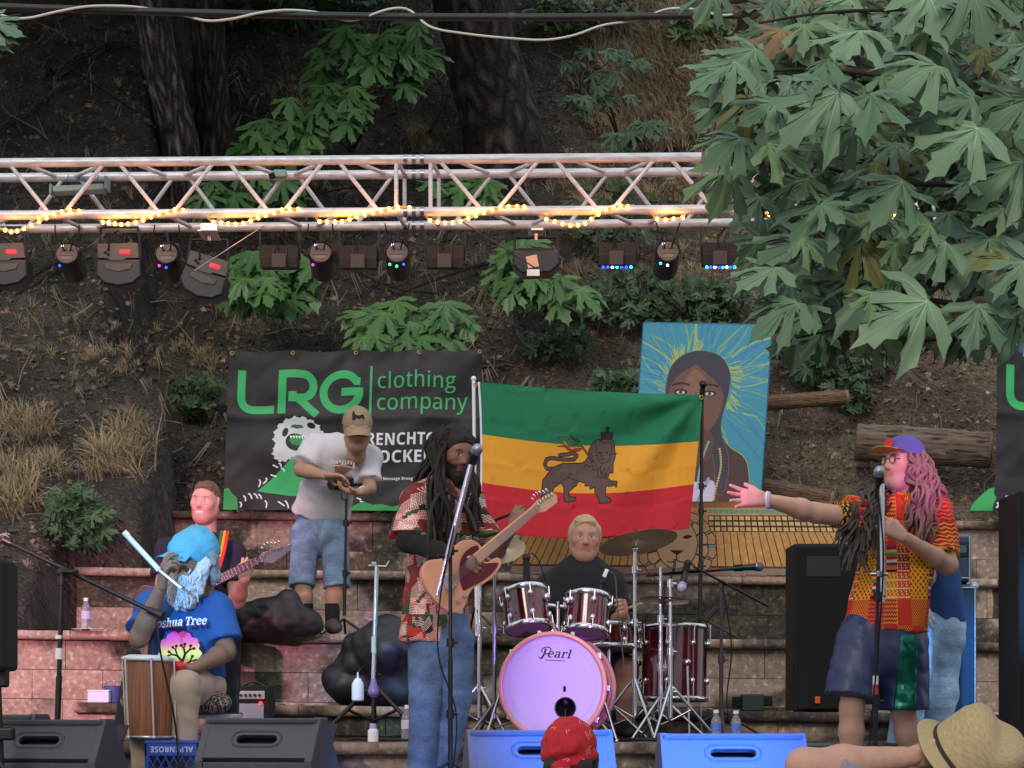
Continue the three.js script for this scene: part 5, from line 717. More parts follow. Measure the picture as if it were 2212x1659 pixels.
{
  const blueChrome = mat(0xc8ccd8, .3, { metalness: .75 });
  let s = micStand('front microphone stand with a bright slanted boom before the locks-haired singer', 973, 9.78, L0, 1185, shared.black, [P(1017, 1003, 9.7), P(945, 1286, 9.78)], [P(1031, 970, 9.66), P(1012, 1012, 9.72).sub(P(1031, 970, 9.66))], { bm: blueChrome, br: .0125, collars: [.33, .62, .99] });
  part('boom_clutch', J([ball(P(966, 1205, 9.77), .024), rod(P(966, 1205, 9.77), P(946, 1200, 9.74), .008)]), shared.darkSteel, s.o); part('cable', wire([P(1008, 1030, 9.74), P(985, 1120, 9.73), P(950, 1300, 9.72), P(948, 1420, 9.7), P(985, 1540, 9.7), P(972, 1720, 9.7)], .0042, 6, 60), shared.rubber, s.o);
  s = micStand('straight microphone stand before the orange-shirted singer', 1889, 9.78, L0, 1035, shared.black, null, [P(1899, 1018, 9.74), P(1899, 1065, 9.8).sub(P(1899, 1018, 9.74))], { tx: 1900, collars: [.3, .63] }); part('upper_tube', rod(P(1905, 1045, 9.77), P(1906, 1300, 9.78), .0125, .0125, 14), blueChrome, s.o); part('clutch', J([rod(P(1880, 1240, 9.78), P(1918, 1240, 9.76), .009), box(P(1900, 1240, 9.77), .03, .03, .03, .005)]), shared.steel, s.o); part('tape', rod(P(1891, 1480, 9.78), P(1891, 1500, 9.78), .0135, .0135, 12), mat(0xd04040, .6), s.o); part('tape', rod(P(1891.6, 1460, 9.78), P(1891.4, 1479, 9.78), .0135, .0135, 12), shared.white, s.o);
  part('cable', wire([P(1898, 1070, 9.76), P(1908, 1200, 9.73), P(1895, 1420, 9.74), P(1880, 1580, 9.7), P(1870, 1720, 9.7)], .0042, 6, 50), shared.rubber, s.o);
  s = micStand('black boom microphone stand at left beside the hand drummer', 120, 9.3, L0, 1240, shared.black, [P(12, 1168, 9.4), P(338, 1325, 9.2)], null, { tx: 134, br: .0105, r: .014, collars: [.97] }); part('clutch', J([ball(P(134, 1238, 9.32), .026), rod(P(134, 1235, 9.3), P(166, 1236, 9.26), .012)]), shared.black, s.o); part('counterweight', rod(P(6, 1165, 9.4), P(24, 1174, 9.4), .019), shared.black, s.o); part('microphone', rod(P(322, 1318, 9.2), P(352, 1331, 9.18), .017, .02, 14), shared.black, s.o); for (const [y, h] of [[1376, 8], [1412, 24]]) part('tape', rod(P(127.5, y - h / 2, 9.3), P(127, y + h / 2, 9.3), .0155, .0155, 12), shared.white, s.o); part('cable', wire([P(338, 1325, 9.18), P(345, 1400, 9.1), P(362, 1480, 9.08), P(378, 1560, 9.08), P(385, 1640, 9.05), P(392, 1740, 9.05)], .0045, 6, 50), shared.rubber, s.o);
  s = micStand('black stand holding the flag’s upper right corner', 1512, 13.95, LV(3, 1.2), 845, shared.black, null, null, { tx: 1517, collars: [.3, .52, .62], r: .014 }); part('microphone', J([ball(P(1519, 830, 13.93), .026), rod(P(1518, 838, 13.93), P(1516, 860, 13.95), .018)]), shared.black, s.o);
  s = micStand('black boom stand reaching over the hi-hat beside the floor drum', 1558, 11.5, L1, 1252, mat(0x3a3338, .5), [P(1398, 1243, 11.35), P(1618, 1226, 11.6)], [P(1640, 1224, 11.6), V(-1, -.06, 0)], { gm: mat(0x55525a, .6), ph: 1.6, bm: shared.black }); part('counter_boom', rod(P(1500, 1225, 11.4), P(1660, 1310, 11.6), .007), shared.black, s.o); part('spare_clip', box(P(1535, 1327, 11.4), .03, .1, .03, .006, 0, 0, -.7), shared.black, s.o); part('cable', wire([P(1560, 1260, 11.45), P(1580, 1400, 11.45), P(1570, 1520, 11.4), P(1585, 1590, 11.3)], .004, 5, 40), shared.rubber, s.o);
  s = poleStand('light_stand', 'silver tripod stand with bare forked top left of the guitarist', 806, 11.2, L1, 1225, shared.black, { tx: 814, h: .3, spread: .34, dbl: true, lr: .012, r: .012, collars: [.38], cat: 'stand' }); part('upper_tube', rod(P(806, 1500, 11.19), P(814, 1222, 11.19), .0135, .0125, 12), shared.chrome, s.o); part('hub', lathe([[.012, .07], [.02, .03], [.036, .0], [.036, -.02], [.02, -.03]], P(807, 1492, 11.19), UP, 18), mat(0x7a6aa0, .4), s.o); part('hub_ring', rod(P(807, 1501, 11.19), P(807, 1506, 11.19), .024, .018, 18), mat(0xd85a3a, .5), s.o); part('fork', J([rod(P(796, 1222, 11.19), P(834, 1224, 11.19), .008), box(P(808, 1218, 11.19), .03, .02, .02, .004), rod(P(834, 1224, 11.19), P(842, 1212, 11.19), .008)]), shared.steel, s.o);
  part('label', rod(P(808.5, 1375, 11.19), P(808, 1410, 11.19), .0145, .0145, 12), mat(0xb8d0c8, .6), s.o);
}
{ // video camera on its pole
  const d = 13.25, s = poleStand('camera_pole', 'thin black pole carrying the video camera before the bending man', 743, d, LV(3, -1) + .0, 1068, shared.black, { tx: 748, h: .1, spread: .16, dbl: false, r: .011, collars: [.45, .82], cat: 'camera stand' }); s.o.position.z += -.27; s.o.position.x -= .02;
  const o = thing('video_camera', 'small black video camera with its screen folded out, on a pole', 'camera', P(740, 1045, d)); part('camera_body', box(P(735, 1045, 13.5), .11, .075, .11, .014), shared.black, o); part('lens_barrel', rod(P(716, 1047, 13.42), P(735, 1047, 13.5), .035, .035, 18), shared.black, o); part('screen', box(P(770, 1045, 13.49), .085, .026, .06, .005), shared.matteBlack, o); part('hand_strap', wire([P(738, 1058, 13.47), P(739, 1078, 13.46), P(748, 1080, 13.46), P(750, 1060, 13.48)], .004, 5), shared.black, o); part('top_plate', box(P(737, 1033, 13.5), .05, .012, .06, .003), shared.darkSteel, o);
}
// guitars
function guitar(o, org, X, Zn, c) {
  const B = basis(X, Zn).multiply(new THREE.Matrix4().makeScale(c.s || 1, c.s || 1, c.s || 1)), out = [[0, .028], [-.012, .08], [-.055, .118], [-.115, .125], [-.18, .108], [-.24, .125], [-.31, .16], [-.375, .13], [-.405, .05], [-.405, -.05], [-.375, -.135], [-.31, -.166], [-.24, -.13], [-.18, -.112], [-.115, -.132], [-.04, -.135], [.03, -.118], [.05, -.09], [.03, -.07], [-.02, -.062], [-.035, -.04], [-.03, -.028]];
  const cv = new THREE.CatmullRomCurve3(out.map(p => V(p[0], p[1], 0)), true, 'catmullrom', .5).getPoints(90).map(p => [p.x, p.y]);
  part('body', put(prism(cv, .034, .005, 3), B, org.clone()), c.body, o);
  const pk = [[-.01, .05], [-.06, .07], [-.13, .06], [-.2, .0], [-.24, -.09], [-.2, -.1], [-.12, -.118], [-.03, -.12], [.028, -.1], [-.01, -.07], [-.045, -.045], [-.04, .0]]; if (c.guard) part('pick_guard', put(prism(new THREE.CatmullRomCurve3(pk.map(p => V(p[0], p[1], 0)), true).getPoints(50).map(p => [p.x, p.y]), .003).translate(0, 0, .04), B, org), c.guard, o);
  const L = .40, hs = .165; part('neck', put(prism([[-.07, -.028], [L, -.021], [L, .021], [-.07, .028]], .02, .003).translate(0, 0, .032), B, org), c.neck, o);
  part('fingerboard', put(prism([[-.07, -.0275], [L, -.0205], [L, .0205], [-.07, .0275]], .005).translate(0, 0, .057), B, org), c.board, o);
  const fr = []; for (let i = 0; i < 15; i++) fr.push(put(new THREE.BoxGeometry(.0025, .045, .0025).translate(L - .47 * (1 - Math.pow(.945, i * 1.3)), 0, .0628), B, org)); part('frets', J(fr), shared.steel, o);
  part('headstock', put(prism(c.head || [[L, -.022], [L + .05, -.045], [L + .14, -.05], [L + hs, -.02], [L + hs - .01, .012], [L + .05, .03], [L, .022]], .014, .002).translate(0, 0, .036), B, org), c.hmat || c.neck, o);
  for (let i = 0; i < 6; i++) { const y = c.pegSide * (.04 + .012 * Math.sin(i)); part('tuning_peg', J([put(new THREE.CylinderGeometry(.006, .006, .022, 8).rotateX(Math.PI / 2).translate(L + .03 + i * .021, y * .45, .06), B, org), put(new THREE.SphereGeometry(.0085, 8, 6).scale(.8, 1.4, .6).translate(L + .03 + i * .021, y + c.pegSide * .014, .045), B, org)]), shared.chrome, o); }
  part('pickup', put(new RoundedBoxGeometry(.02, .085, .012, 2, .004).translate(-.1, 0, .043), B, org), shared.chrome, o); part('bridge', put(new RoundedBoxGeometry(.06, .085, .014, 2, .003).translate(-.29, 0, .043), B, org), shared.chrome, o);
  for (const x of [-.26, -.31]) part('knob', put(new THREE.CylinderGeometry(.011, .011, .018, 12).rotateX(Math.PI / 2).translate(x, -.115, .05), B, org), shared.chrome, o);
  const st = []; for (let i = 0; i < 6; i++) st.push(rod(V(-.29, -.025 + i * .01, .062).applyMatrix4(B).add(org), V(L + .03, -.017 + i * .0068, .067).applyMatrix4(B).add(org), .0008, .0008, 4)); part('strings', J(st), shared.steel, o); return B;
}
{
  const wood = mat(lin(.6, .3, .17), .3, { clearcoat: .7 }), o = thing('electric_guitar', 'natural wood electric guitar with dark red guard, played by the front singer', 'guitar', P(1000, 1250, 10.0));
  const B = guitar(o, P(1040, 1194, 9.99), V(.7, .62, -.36), V(.42, .05, .9), { body: wood, guard: mat(lin(.1, .008, .015), .2, { clearcoat: .8 }), neck: mat(lin(.55, .33, .2), .4), board: mat(lin(.55, .33, .22), .45), pegSide: 1, s: .84 });
  part('strap', wire([P(940, 1290, 10.05), P(925, 1200, 10.0), P(935, 1090, 10.05), P(965, 1062, 10.15), P(1010, 1100, 10.1), P(1030, 1150, 10.05)], .009, 6, 40), mat(0x140c0a, .7), o);
  const o2 = thing('electric_guitar', 'dark electric guitar with grey pointed headstock, held by seated guitarist', 'guitar', P(420, 1280, 12.5));
  guitar(o2, P(436, 1270, 12.48), V(.9, .43, .05), V(0, -.1, 1), { body: mat(lin(.02, .02, .03), .25), neck: mat(lin(.05, .035, .03), .5), board: mat(lin(.06, .045, .04), .5), hmat: mat(lin(.2, .2, .24), .3), pegSide: 1, head: [[.4, -.022], [.45, -.05], [.56, -.03], [.6, .0], [.5, .012], [.42, .03], [.4, .022]] });
  { const cv = [P(486, 1148, 12.72), P(478, 1190, 12.62), P(466, 1232, 12.58), P(455, 1262, 12.5)]; for (const [k, c] of [[-1, 0x2a6a3c], [0, 0xe09a28], [1, 0xc8281e]]) part('strap_stripe', (() => { const g = new THREE.TubeGeometry(new THREE.CatmullRomCurve3(cv.map(p => p.clone().add(V(k * .019, 0, .0)))), 20, .0095, 6); return g; })(), mat(c, .8), o2); }
}
// hand drum on its crate
{
  const d = 9.28, c = P(322, 1510, d), o = thing('hand_drum', 'tall wooden hand drum with pale skin and tension rods, on a blue crate', 'drum', V(c.x, P(322, 1598, d).y, c.z));
  const wood = mat(0xffffff, .5, { map: dtex(256, 256, (u, v) => { const g = fbm(u * 22, v * 2.2, 3, 4), n = .8 + .5 * g; return [.62 * n, .36 * n, .2 * n]; }, true), clearcoat: .3 }), r = .105, h = .355;
  part('shell', uvs(lathe([[r * .97, -h / 2], [r * 1.0, 0], [r * .98, h / 2 - .01]], c, V(.03, 1, 0), 40), (x, y, z) => [Math.atan2(x - c.x, z - c.z) / 2, y * 1.5]), wood, o); const T = P(320, 1422, d);
  part('skin', lathe([[.001, .014], [r * .8, .014], [r * 1.05, .004], [r * 1.06, -.006]], T, V(.03, 1, 0), 36), mat(lin(.6, .58, .55), .6), o); part('rim', lathe([[r, -.012], [r * 1.1, -.012], [r * 1.12, -.002], [r * 1.08, .006]], T, V(.03, 1, 0), 36), mat(lin(.62, .6, .58), .4), o); part('base_ring', lathe([[r * .98, -.008], [r * 1.06, -.008], [r * 1.06, .006], [r, .006]], P(326, 1592, d), UP, 36), shared.steel, o);
  const tp = ringPts(T, UP, r * 1.16, 6, .25), bp = ringPts(P(326, 1592, d), UP, r * 1.12, 6, .25); tp.forEach((p, i) => part('tension_rod', J([rod(p, bp[i], .0045, .0045, 8), ball(bp[i], .009)]), mat(0xc8c2b8, .35, { metalness: .6 }), o));
  const u = d / FOC, cr = thing('milk_crate', 'blue plastic lattice crate standing upside down under the hand drum', 'crate', V(P(378, 1, d).x, L0, -d)), bm = mat(0x1c3f9c, .45), zf = P(378, 1600, d - .16).z, X0 = P(312, 1, d - .16).x, X1 = P(430, 1, d - .16).x, Yt = P(1, 1600, d - .16).y, W = X1 - X0, Hh = Yt - L0, cx = (X0 + X1) / 2;
  part('top_panel', box(V(cx, Yt - .008, zf - W / 2), W, .016, W, .003), bm, cr);
  for (let k = 0; k < 4; k++) { const a = k * Math.PI / 2, M = (g) => { g.rotateY(a); g.translate(cx, 0, zf - W / 2); return g; }; const s = W / 2;
    part('upper_band', M(new RoundedBoxGeometry(W, .058, .012, 2, .003).translate(0, Yt - .037, s - .006)), bm, cr); part('lower_band', M(new RoundedBoxGeometry(W, .03, .012, 2, .003).translate(0, L0 + .016, s - .006)), bm, cr); part('corner_post', M(new RoundedBoxGeometry(.02, Hh - .02, .02, 2, .003).translate(-s + .011, L0 + Hh / 2, s - .011)), bm, cr);
    const y0 = L0 + .03, y1 = Yt - .066; for (let i = -4; i < 9; i++) for (const g of [1, -1]) { let xa = -s + i * .036, xb = xa + g * (y1 - y0) * .55; let A = V(xa, y0, s - .006), Bq = V(xb, y1, s - .006); const cl = (p, q) => { if (p.x < -s + .01) p.lerp(q, (-s + .01 - p.x) / (q.x - p.x)); if (p.x > s - .01) p.lerp(q, (s - .01 - p.x) / (q.x - p.x)); }; if (Math.max(xa, xb) < -s + .03 || Math.min(xa, xb) > s - .03) continue; cl(A, Bq); cl(Bq, A); part('lattice_bar', M(rod(A, Bq, .0038, .0038, 5)), bm, cr); } }
  const t = canvas(512, 128, (g, w, h) => { g.clearRect(0, 0, w, h); g.save(); g.translate(w / 2, h / 2); g.rotate(Math.PI); g.fillStyle = '#a8b8e8'; g.font = 'bold 92px sans-serif'; g.textAlign = 'center'; g.textBaseline = 'middle'; g.fillText('ALPENROSE', 0, 0, 490); g.restore(); });
  part('lettering', place(new THREE.PlaneGeometry(W * .82, .048), V(cx, Yt - .037, zf + .0015)), mat(0xffffff, .6, { map: t, transparent: true, alphaTest: .4, side: THREE.DoubleSide }), cr);
  // stick, shaker, stool
  const st = thing('drum_beater', 'white plastic beater raised in the hand drummer’s right hand', 'beater', P(345, 1230, 9.33)); part('grip', rod(P(270, 1152, 9.36), P(344, 1232, 9.33), .0125, .012, 12), mat(lin(.62, .7, .7), .4), st); part('end_cap', rod(P(268, 1149, 9.36), P(277, 1159, 9.36), .0138, .0138, 12), shared.white, st); part('tip', rod(P(344, 1232, 9.33), P(392, 1271, 9.3), .0055, .006, 10), shared.white, st);
  const sh = thing('shaker', 'red egg-shaped shaker in the hand drummer’s left hand', 'shaker', P(384, 1440, 9.33)); part('shell', ball(P(384, 1440, 9.33), .03, 1.25, .85, 1), mat(0xc81e22, .4), sh); part('seam', rod(P(378, 1440, 9.33), P(380, 1440, 9.33), .026, .026, 16), mat(0x9a1418, .5), sh);
  const S = thing('stool', 'white stool with a patterned cushion under the hand drummer', 'stool', V(P(420, 1, 9.8).x, L0, -9.8)), sx = S.base.x; part('seat_board', box(P(415, 1547, 9.8), .42, .02, .36, .006), mat(0xb8b4bc, .6), S);
  const cu = flesh([bone(P(300, 1515, 9.6), P(462, 1518, 9.6), .085, .085, { n: UP, s: .62 })], .012, .02, folds(.008, 14, 14)); uvs(cu, (x, y, z) => [x * 3, (y - z) * 3]); part('cushion', cu, mat(0xffffff, .95, { map: dtex(256, 256, (a, b) => { const n = Math.abs(N(a * 22, b * 22, 3)) < .13 ? .62 : .16; return [n, n * .93, n * .86]; }, true) }), S);
  for (const [a, z] of [[-.18, .15], [.18, .15], [-.18, -.15], [.18, -.15]]) part('leg', rod(V(P(415, 1, 9.8).x + a, L0, -9.8 + z), V(P(415, 1, 9.8).x + a * .85, P(1, 1550, 9.8).y, -9.8 + z * .85), .014), shared.black, S);
  const ch = thing('folding_chair', 'black folding chair with a dark jacket behind the hand drummer', 'chair', V(P(430, 1, 10.1).x, L0, -10.1)); part('backrest', box(P(420, 1430, 10.05), .44, .3, .03, .012, -.1), shared.matteBlack, ch); part('seat', box(P(420, 1545, 9.98), .42, .025, .3, .008), shared.matteBlack, ch); for (const s of [-1, 1]) { part('leg', rod(V(P(420, 1, 10).x + s * .21, L0, -9.86), P(420 + s * 95, 1370, 10.1), .011), shared.black, ch); part('leg', rod(V(P(420, 1, 10).x + s * .2, L0, -10.25), P(420 + s * 90, 1545, 9.95), .011), shared.black, ch); }
  part('jacket', flesh([bone(P(488, 1400, 10.0), P(490, 1545, 9.95), .05, .055), bone(P(290, 1420, 10.0), P(275, 1560, 9.95), .04, .05), bone(P(320, 1370, 10.06), P(480, 1380, 10.06), .04)], .013, .04, folds(.018, 12, 8)), cloth(lin(.012, .014, .022)), ch);
}
// wedge monitors
function wedge(x, topY, d, w, yaw, col, label, name = 'stage_monitor') {
  const c = V(P(x, 1, d).x, L0, -d), h = P(1, topY, d).y - L0, o = thing(name, label, 'speaker', c, 'wedge monitors along the stage edge'); o.rotation.y = yaw;
  const tx = dtex(128, 128, (a, b) => { const n = .5 + .5 * N(a * 60, b * 60, 3); return [n, n, n]; }), m = mat(col, .5, { bumpMap: tx, bumpScale: .002 }), dk = mat(lin(.012, .012, .014), .8);
  const loc = g => g.translate(c.x, c.y, c.z), kz = .18, ky = h * .56, ty = h, tz = .06; // profile in (z,y); camera side is +z
  const cheek = prism([[kz, 0], [kz, ky], [tz, ty], [tz - .1, ty], [-.26, .08], [-.26, 0]], .02, .008, 2).rotateY(-Math.PI / 2); // x<-z
  const side = s => { const g = prism([[kz, .0], [kz, ky], [tz, ty], [tz - .09, ty], [-.26, .09], [-.26, 0]].map(p => [-p[0], p[1]]), .02, .006, 2).rotateY(Math.PI / 2); g.translate(s * (w / 2 - .02) - .01, 0, 0); return loc(g); };
  part('side_cheek', side(-1), m, o); part('side_cheek', side(1), m, o);
  const stad = (cx, cy, a, b) => { const p = new THREE.Path(); p.absarc(cx + a - b, cy, b, -Math.PI / 2, Math.PI / 2, false); p.absarc(cx - a + b, cy, b, Math.PI / 2, Math.PI * 1.5, false); return p; };
  const ln = Math.hypot(kz - tz, ty - ky), tilt = Math.atan2(kz - tz, ty - ky), plate = (hh, holes) => { const s = new THREE.Shape(); s.moveTo(-w / 2 + .03, 0); s.lineTo(w / 2 - .03, 0); s.lineTo(w / 2 - .03, hh); s.lineTo(-w / 2 + .03, hh); s.closePath(); holes.forEach(q => s.holes.push(q)); return new THREE.ExtrudeGeometry(s, { depth: .018, bevelEnabled: true, bevelSize: .004, bevelThickness: .004, bevelSegments: 2, curveSegments: 14 }); };
  part('rear_panel', loc(plate(ln - .02, [stad(-.005, ln * .42, .085, .024)]).rotateX(-tilt).translate(0, ky + .004, kz - .026)), m, o);
  part('lower_panel', loc(plate(ky - .012, [stad(.01, ky - .07, .085, .038)]).translate(0, .004, kz - .026)), m, o);
  part('handle_lip', loc((() => { const p = stad(0, 0, .1, .036).getPoints(14).map(q => V(q.x - .005, q.y + ln * .42, .022)); return new THREE.TubeGeometry(new THREE.CatmullRomCurve3(p, true), 70, .004, 6, true).rotateX(-tilt).translate(0, ky + .004, kz - .026); })()), m, o);
  part('inner_cabinet', loc(new THREE.BoxGeometry(w - .07, ky - .02, .12).translate(0, ky / 2, kz - .13)), dk, o); part('inner_cabinet', loc(new THREE.BoxGeometry(w - .07, ln * .8, .02).rotateX(-tilt).translate(0, ky + ln * .42, (kz + tz) / 2 - .085)), dk, o);
  part('top_panel', loc(new RoundedBoxGeometry(w - .03, .022, .12, 2, .008).translate(0, ty - .008, tz - .035)), m, o); part('top_groove', loc(new THREE.BoxGeometry(w - .1, .007, .01).rotateX(-tilt).translate(0, ty - .028, tz + .012)), dk, o);
  part('grille', loc(new THREE.BoxGeometry(w - .06, .01, .36).rotateX(Math.atan2(ty - .1, .22 + tz)).translate(0, (ty + .09) / 2 - .01, (-.26 + tz - .09) / 2 + .01)), dk, o);
  return o;
}
wedge(112, 1556, 8.3, .5, -.16, lin(.045, .05, .058), 'grey wedge monitor at the stage’s left corner'); wedge(578, 1553, 8.3, .48, -.2, lin(.045, .05, .058), 'grey wedge monitor left of the guitarist'); wedge(1162, 1579, 7.6, .53, .1, lin(.09, .1, .13), 'wedge monitor behind the red head scarf, washed deep blue'); wedge(1578, 1587, 7.6, .53, .02, lin(.1, .11, .14), 'bright blue-lit wedge monitor right of centre');
wedge(0, 1545, 9.0, .46, -.4, lin(.04, .045, .05), 'smaller wedge monitor peeping out behind the left corner one');
{ // column speaker at left edge, with pole
  const d = 8.0, o = thing('column_speaker', 'black speaker on a pole cut by the photo’s left edge', 'speaker', V(P(-20, 1, d).x, L0, -d)); part('cabinet', box(P(-28, 1330, d), .19, .42, .22, .02), shared.matteBlack, o); part('pole', rod(V(P(2, 1, d).x, L0, -d), P(-10, 1450, d), .02), shared.black, o); part('pole_clamp', box(P(4, 1465, d - .02), .05, .07, .05, .01), shared.black, o); tripod(o, o.base, .25, .22, shared.black, .4, false); part('foot_block', box(P(8, 1585, d - .03), .08, .05, .06, .01), shared.black, o);
  const p = thing('loudspeaker', 'tall black loudspeaker cabinet with small orange badge, left of orange-shirted singer', 'speaker', V(P(1785, 1, 12.3).x, LV(2, 1.83), -12.3)), b = p.base, W = PX(140, 12.3), Hh = PX(365, 12.3); part('cabinet', box(V(b.x, b.y + Hh / 2, b.z - .2), W, Hh, .38, .015), shared.matteBlack, p); part('grille', box(V(b.x, b.y + Hh / 2, b.z), W - .03, Hh - .03, .03, .012), mat(lin(.004, .004, .005), .95), p); part('horn_panel', box(V(b.x - .02, b.y + Hh * .86, b.z + .014), .2, .12, .012, .004), mat(lin(.008, .008, .01), .6), p); part('badge', box(P(1766, 1512, 12.27), .03, .04, .006, .002), mat(0xd0562a, .6), p);
}
{ // amplifier stack at right
  const d = 11.15, bl = mat(lin(.02, .045, .09), .6), tr = mat(0x9fb4c8, .35, { metalness: .5 }); let o = thing('speaker_cabinet', 'tall dark bass cabinet with pale piping behind the blue-shirted player', 'amplifier', V(P(2050, 1, d).x, L0, -d)); const xa = P(2010, 1, d).x, xb = P(2108, 1, d).x, yt = P(1, 1262, d).y, w = xb - xa; part('cabinet', box(V((xa + xb) / 2, (yt + L0) / 2, -d - .16), w, yt - L0, .36, .012), bl, o); part('grille_cloth', box(V((xa + xb) / 2, (yt + L0) / 2, -d + .022), w - .05, yt - L0 - .06, .012, .004), mat(lin(.02, .06, .13), .9), o);
  part('piping', J([rod(V(xa + .012, L0 + .03, -d + .03), V(xa + .012, yt - .02, -d + .03), .005), rod(V(xb - .012, L0 + .03, -d + .03), V(xb - .012, yt - .02, -d + .03), .005), rod(V(xa + .012, yt - .02, -d + .03), V(xb - .012, yt - .02, -d + .03), .005)]), tr, o); for (const x of [xa, xb]) part('corner_cap', ball(V(x + (x === xa ? .012 : -.012), yt - .012, -d + .012), .024), tr, o);
  o = thing('amplifier_head', 'small dark amplifier head on top of the bass cabinet', 'amplifier', V(P(2060, 1, d).x, yt + .002, -d)); const ya = yt + .012, yb = P(1, 1158, d).y, xm = P(2098, 1, d).x, x0 = P(2010, 1, d).x; part('case', box(V((x0 + xm) / 2, (ya + yb) / 2, -d - .12), xm - x0, yb - ya, .26, .012), bl, o); for (const s of [-1, 1]) part('foot', rod(V((x0 + xm) / 2 + s * .08, yt, -d - .05), V((x0 + xm) / 2 + s * .08, ya, -d - .05), .015), shared.rubber, o); part('control_panel', box(V((x0 + xm) / 2, yb - .07, -d + .013), xm - x0 - .03, .08, .01, .003), shared.darkSteel, o); part('trim', J([rod(V(x0 + .01, ya + .02, -d + .014), V(xm - .01, ya + .02, -d + .014), .004), rod(V(x0 + .01, (ya + yb) / 2 + .03, -d + .014), V(xm - .01, (ya + yb) / 2 + .03, -d + .014), .004), rod(V(xm - .012, ya, -d + .014), V(xm - .012, yb, -d + .014), .004)]), tr, o); part('meter', box(V(xm - .06, yb - .07, -d + .02), .06, .04, .006, .002), mat(0x3a5a68, .4), o);
  o = thing('practice_amplifier', 'small guitar amplifier with grey grille and red lamp by the stool', 'amplifier', V(P(542, 1, 11.7).x, L1, -11.7)); const W = PX(84, 11.7), yy = P(1, 1480, 11.7).y; part('cabinet', box(V(o.base.x, (L1 + yy) / 2, -11.82), W, yy - L1, .24, .01), shared.matteBlack, o); part('grille_cloth', box(V(o.base.x - .01, L1 + (yy - L1) * .36, -11.695), W - .05, (yy - L1) * .6, .012, .004), mat(lin(.3, .28, .36), .9), o); part('control_strip', box(V(o.base.x - .01, yy - .055, -11.694), W - .04, .045, .014, .003), mat(lin(.4, .4, .42), .4), o); for (let i = 0; i < 6; i++) part('knob', rod(V(o.base.x - .08 + i * .026, yy - .055, -11.69), V(o.base.x - .08 + i * .026, yy - .055, -11.67), .008), shared.black, o); part('power_lamp', ball(P(563, 1518, 11.67), .008), mat(0x300, .4, { emissive: C(0xff2020), emissiveIntensity: 4 }), o); part('handle', wire([V(o.base.x - .06, yy, -11.8), V(o.base.x, yy + .02, -11.8), V(o.base.x + .06, yy, -11.8)], .008, 6), shared.black, o);
  o = thing('loudspeaker_edge', 'narrow dark loudspeaker side at the right edge of the photo', 'speaker', V(P(2235, 1, 9.6).x, L0, -9.6)); part('cabinet', box(V(P(2240, 1, 9.6).x, (L0 + P(1, 1062, 9.6).y) / 2, -9.75), PX(92, 9.6), P(1, 1062, 9.6).y - L0, .4, .012), shared.matteBlack, o); part('corner_edge', rod(V(P(2197, 1, 9.6).x, L0 + .02, -9.56), V(P(2197, 1, 9.6).x, P(1, 1066, 9.6).y, -9.56), .007), shared.darkSteel, o);
}
// bags, bottles, small things
const fabricBlack = cloth(lin(.014, .014, .018), { roughness: .75 });
{
  const b1 = V(P(585, 1, 13.4).x, LV(3, -1.5), -13.45), q = (x, y, z = 0) => P(x, y, 13.3 + z); solo('gig_bag', 'slumped black gig bag on the wall at the bending man’s feet', 'bag', flesh([bone(q(505, 1345), q(600, 1335), .1, .12), bone(q(600, 1335), q(665, 1345), .12, .09), bone(q(628, 1300), q(632, 1340), .06, .1), bone(q(560, 1320), q(600, 1330), .07, .1)], .011, .08, crumple(.026, 9, 3, .5)), mat(lin(.014, .014, .018), .55));
  const r = (x, y, z = 0) => P(x, y, 12.75 + z); solo('drum_bag', 'big black soft drum bag leaning against the wall left of the guitarist', 'bag', flesh([bone(r(838, 1400, -.05), r(850, 1430, .12), .2, .2), bone(r(745, 1478), r(880, 1490), .11, .13), bone(r(780, 1420), r(740, 1470), .12, .1), bone(r(880, 1400), r(895, 1490), .12, .1)], .013, .1, crumple(.034, 7, 12, .4)), mat(lin(.014, .014, .02), .45));
}
const water = mat(0xffffff, .06, { transmission: .85, thickness: .02, ior: 1.33, color: lin(.9, .92, 1) }), labelBlue = mat(0x5a7ad8, .5), capWhite = mat(0xe4e4ee, .5);
function bottle(p, h, label, band = labelBlue) { const k = h / .2, o = thing('water_bottle', label, 'bottle', p); part('bottle', lathe([[.001, 0], [.029, .002], [.031, .01], [.0305, .06], [.029, .075], [.031, .09], [.031, .125], [.024, .15], [.0135, .168], [.0125, .182], [.001, .182]].map(a => [a[0] * Math.min(1, k * 1.05), a[1] * k]), p, UP, 20), water, o); part('label', lathe([[.0315, .072], [.0318, .074], [.0318, .118], [.0315, .12]].map(a => [a[0] * Math.min(1, k * 1.05), a[1] * k]), p, UP, 20), band, o); part('cap', rod(p.clone().setY(p.y + .18 * k), p.clone().setY(p.y + .2 * k), .0145, .014, 14), capWhite, o); }
bottle(V(P(1547, 1, 10.75).x, L1, -10.75), .165, 'water bottle with blue label beside another, left one behind the bright blue monitor'); bottle(V(P(1590, 1, 10.72).x, L1, -10.72), .162, 'water bottle with blue label, right one behind the bright blue monitor'); bottle(V(P(185, 1, 13.45).x, LV(3, -2.7), -13.46), .21, 'clear water bottle standing on the wall at left', mat(0xb8b4d8, .5)); bottle(V(P(880, 1, 10.75).x, L1, -10.75), .19, 'water bottle half hidden by the guitarist’s knee', mat(0xc8c0d8, .5));
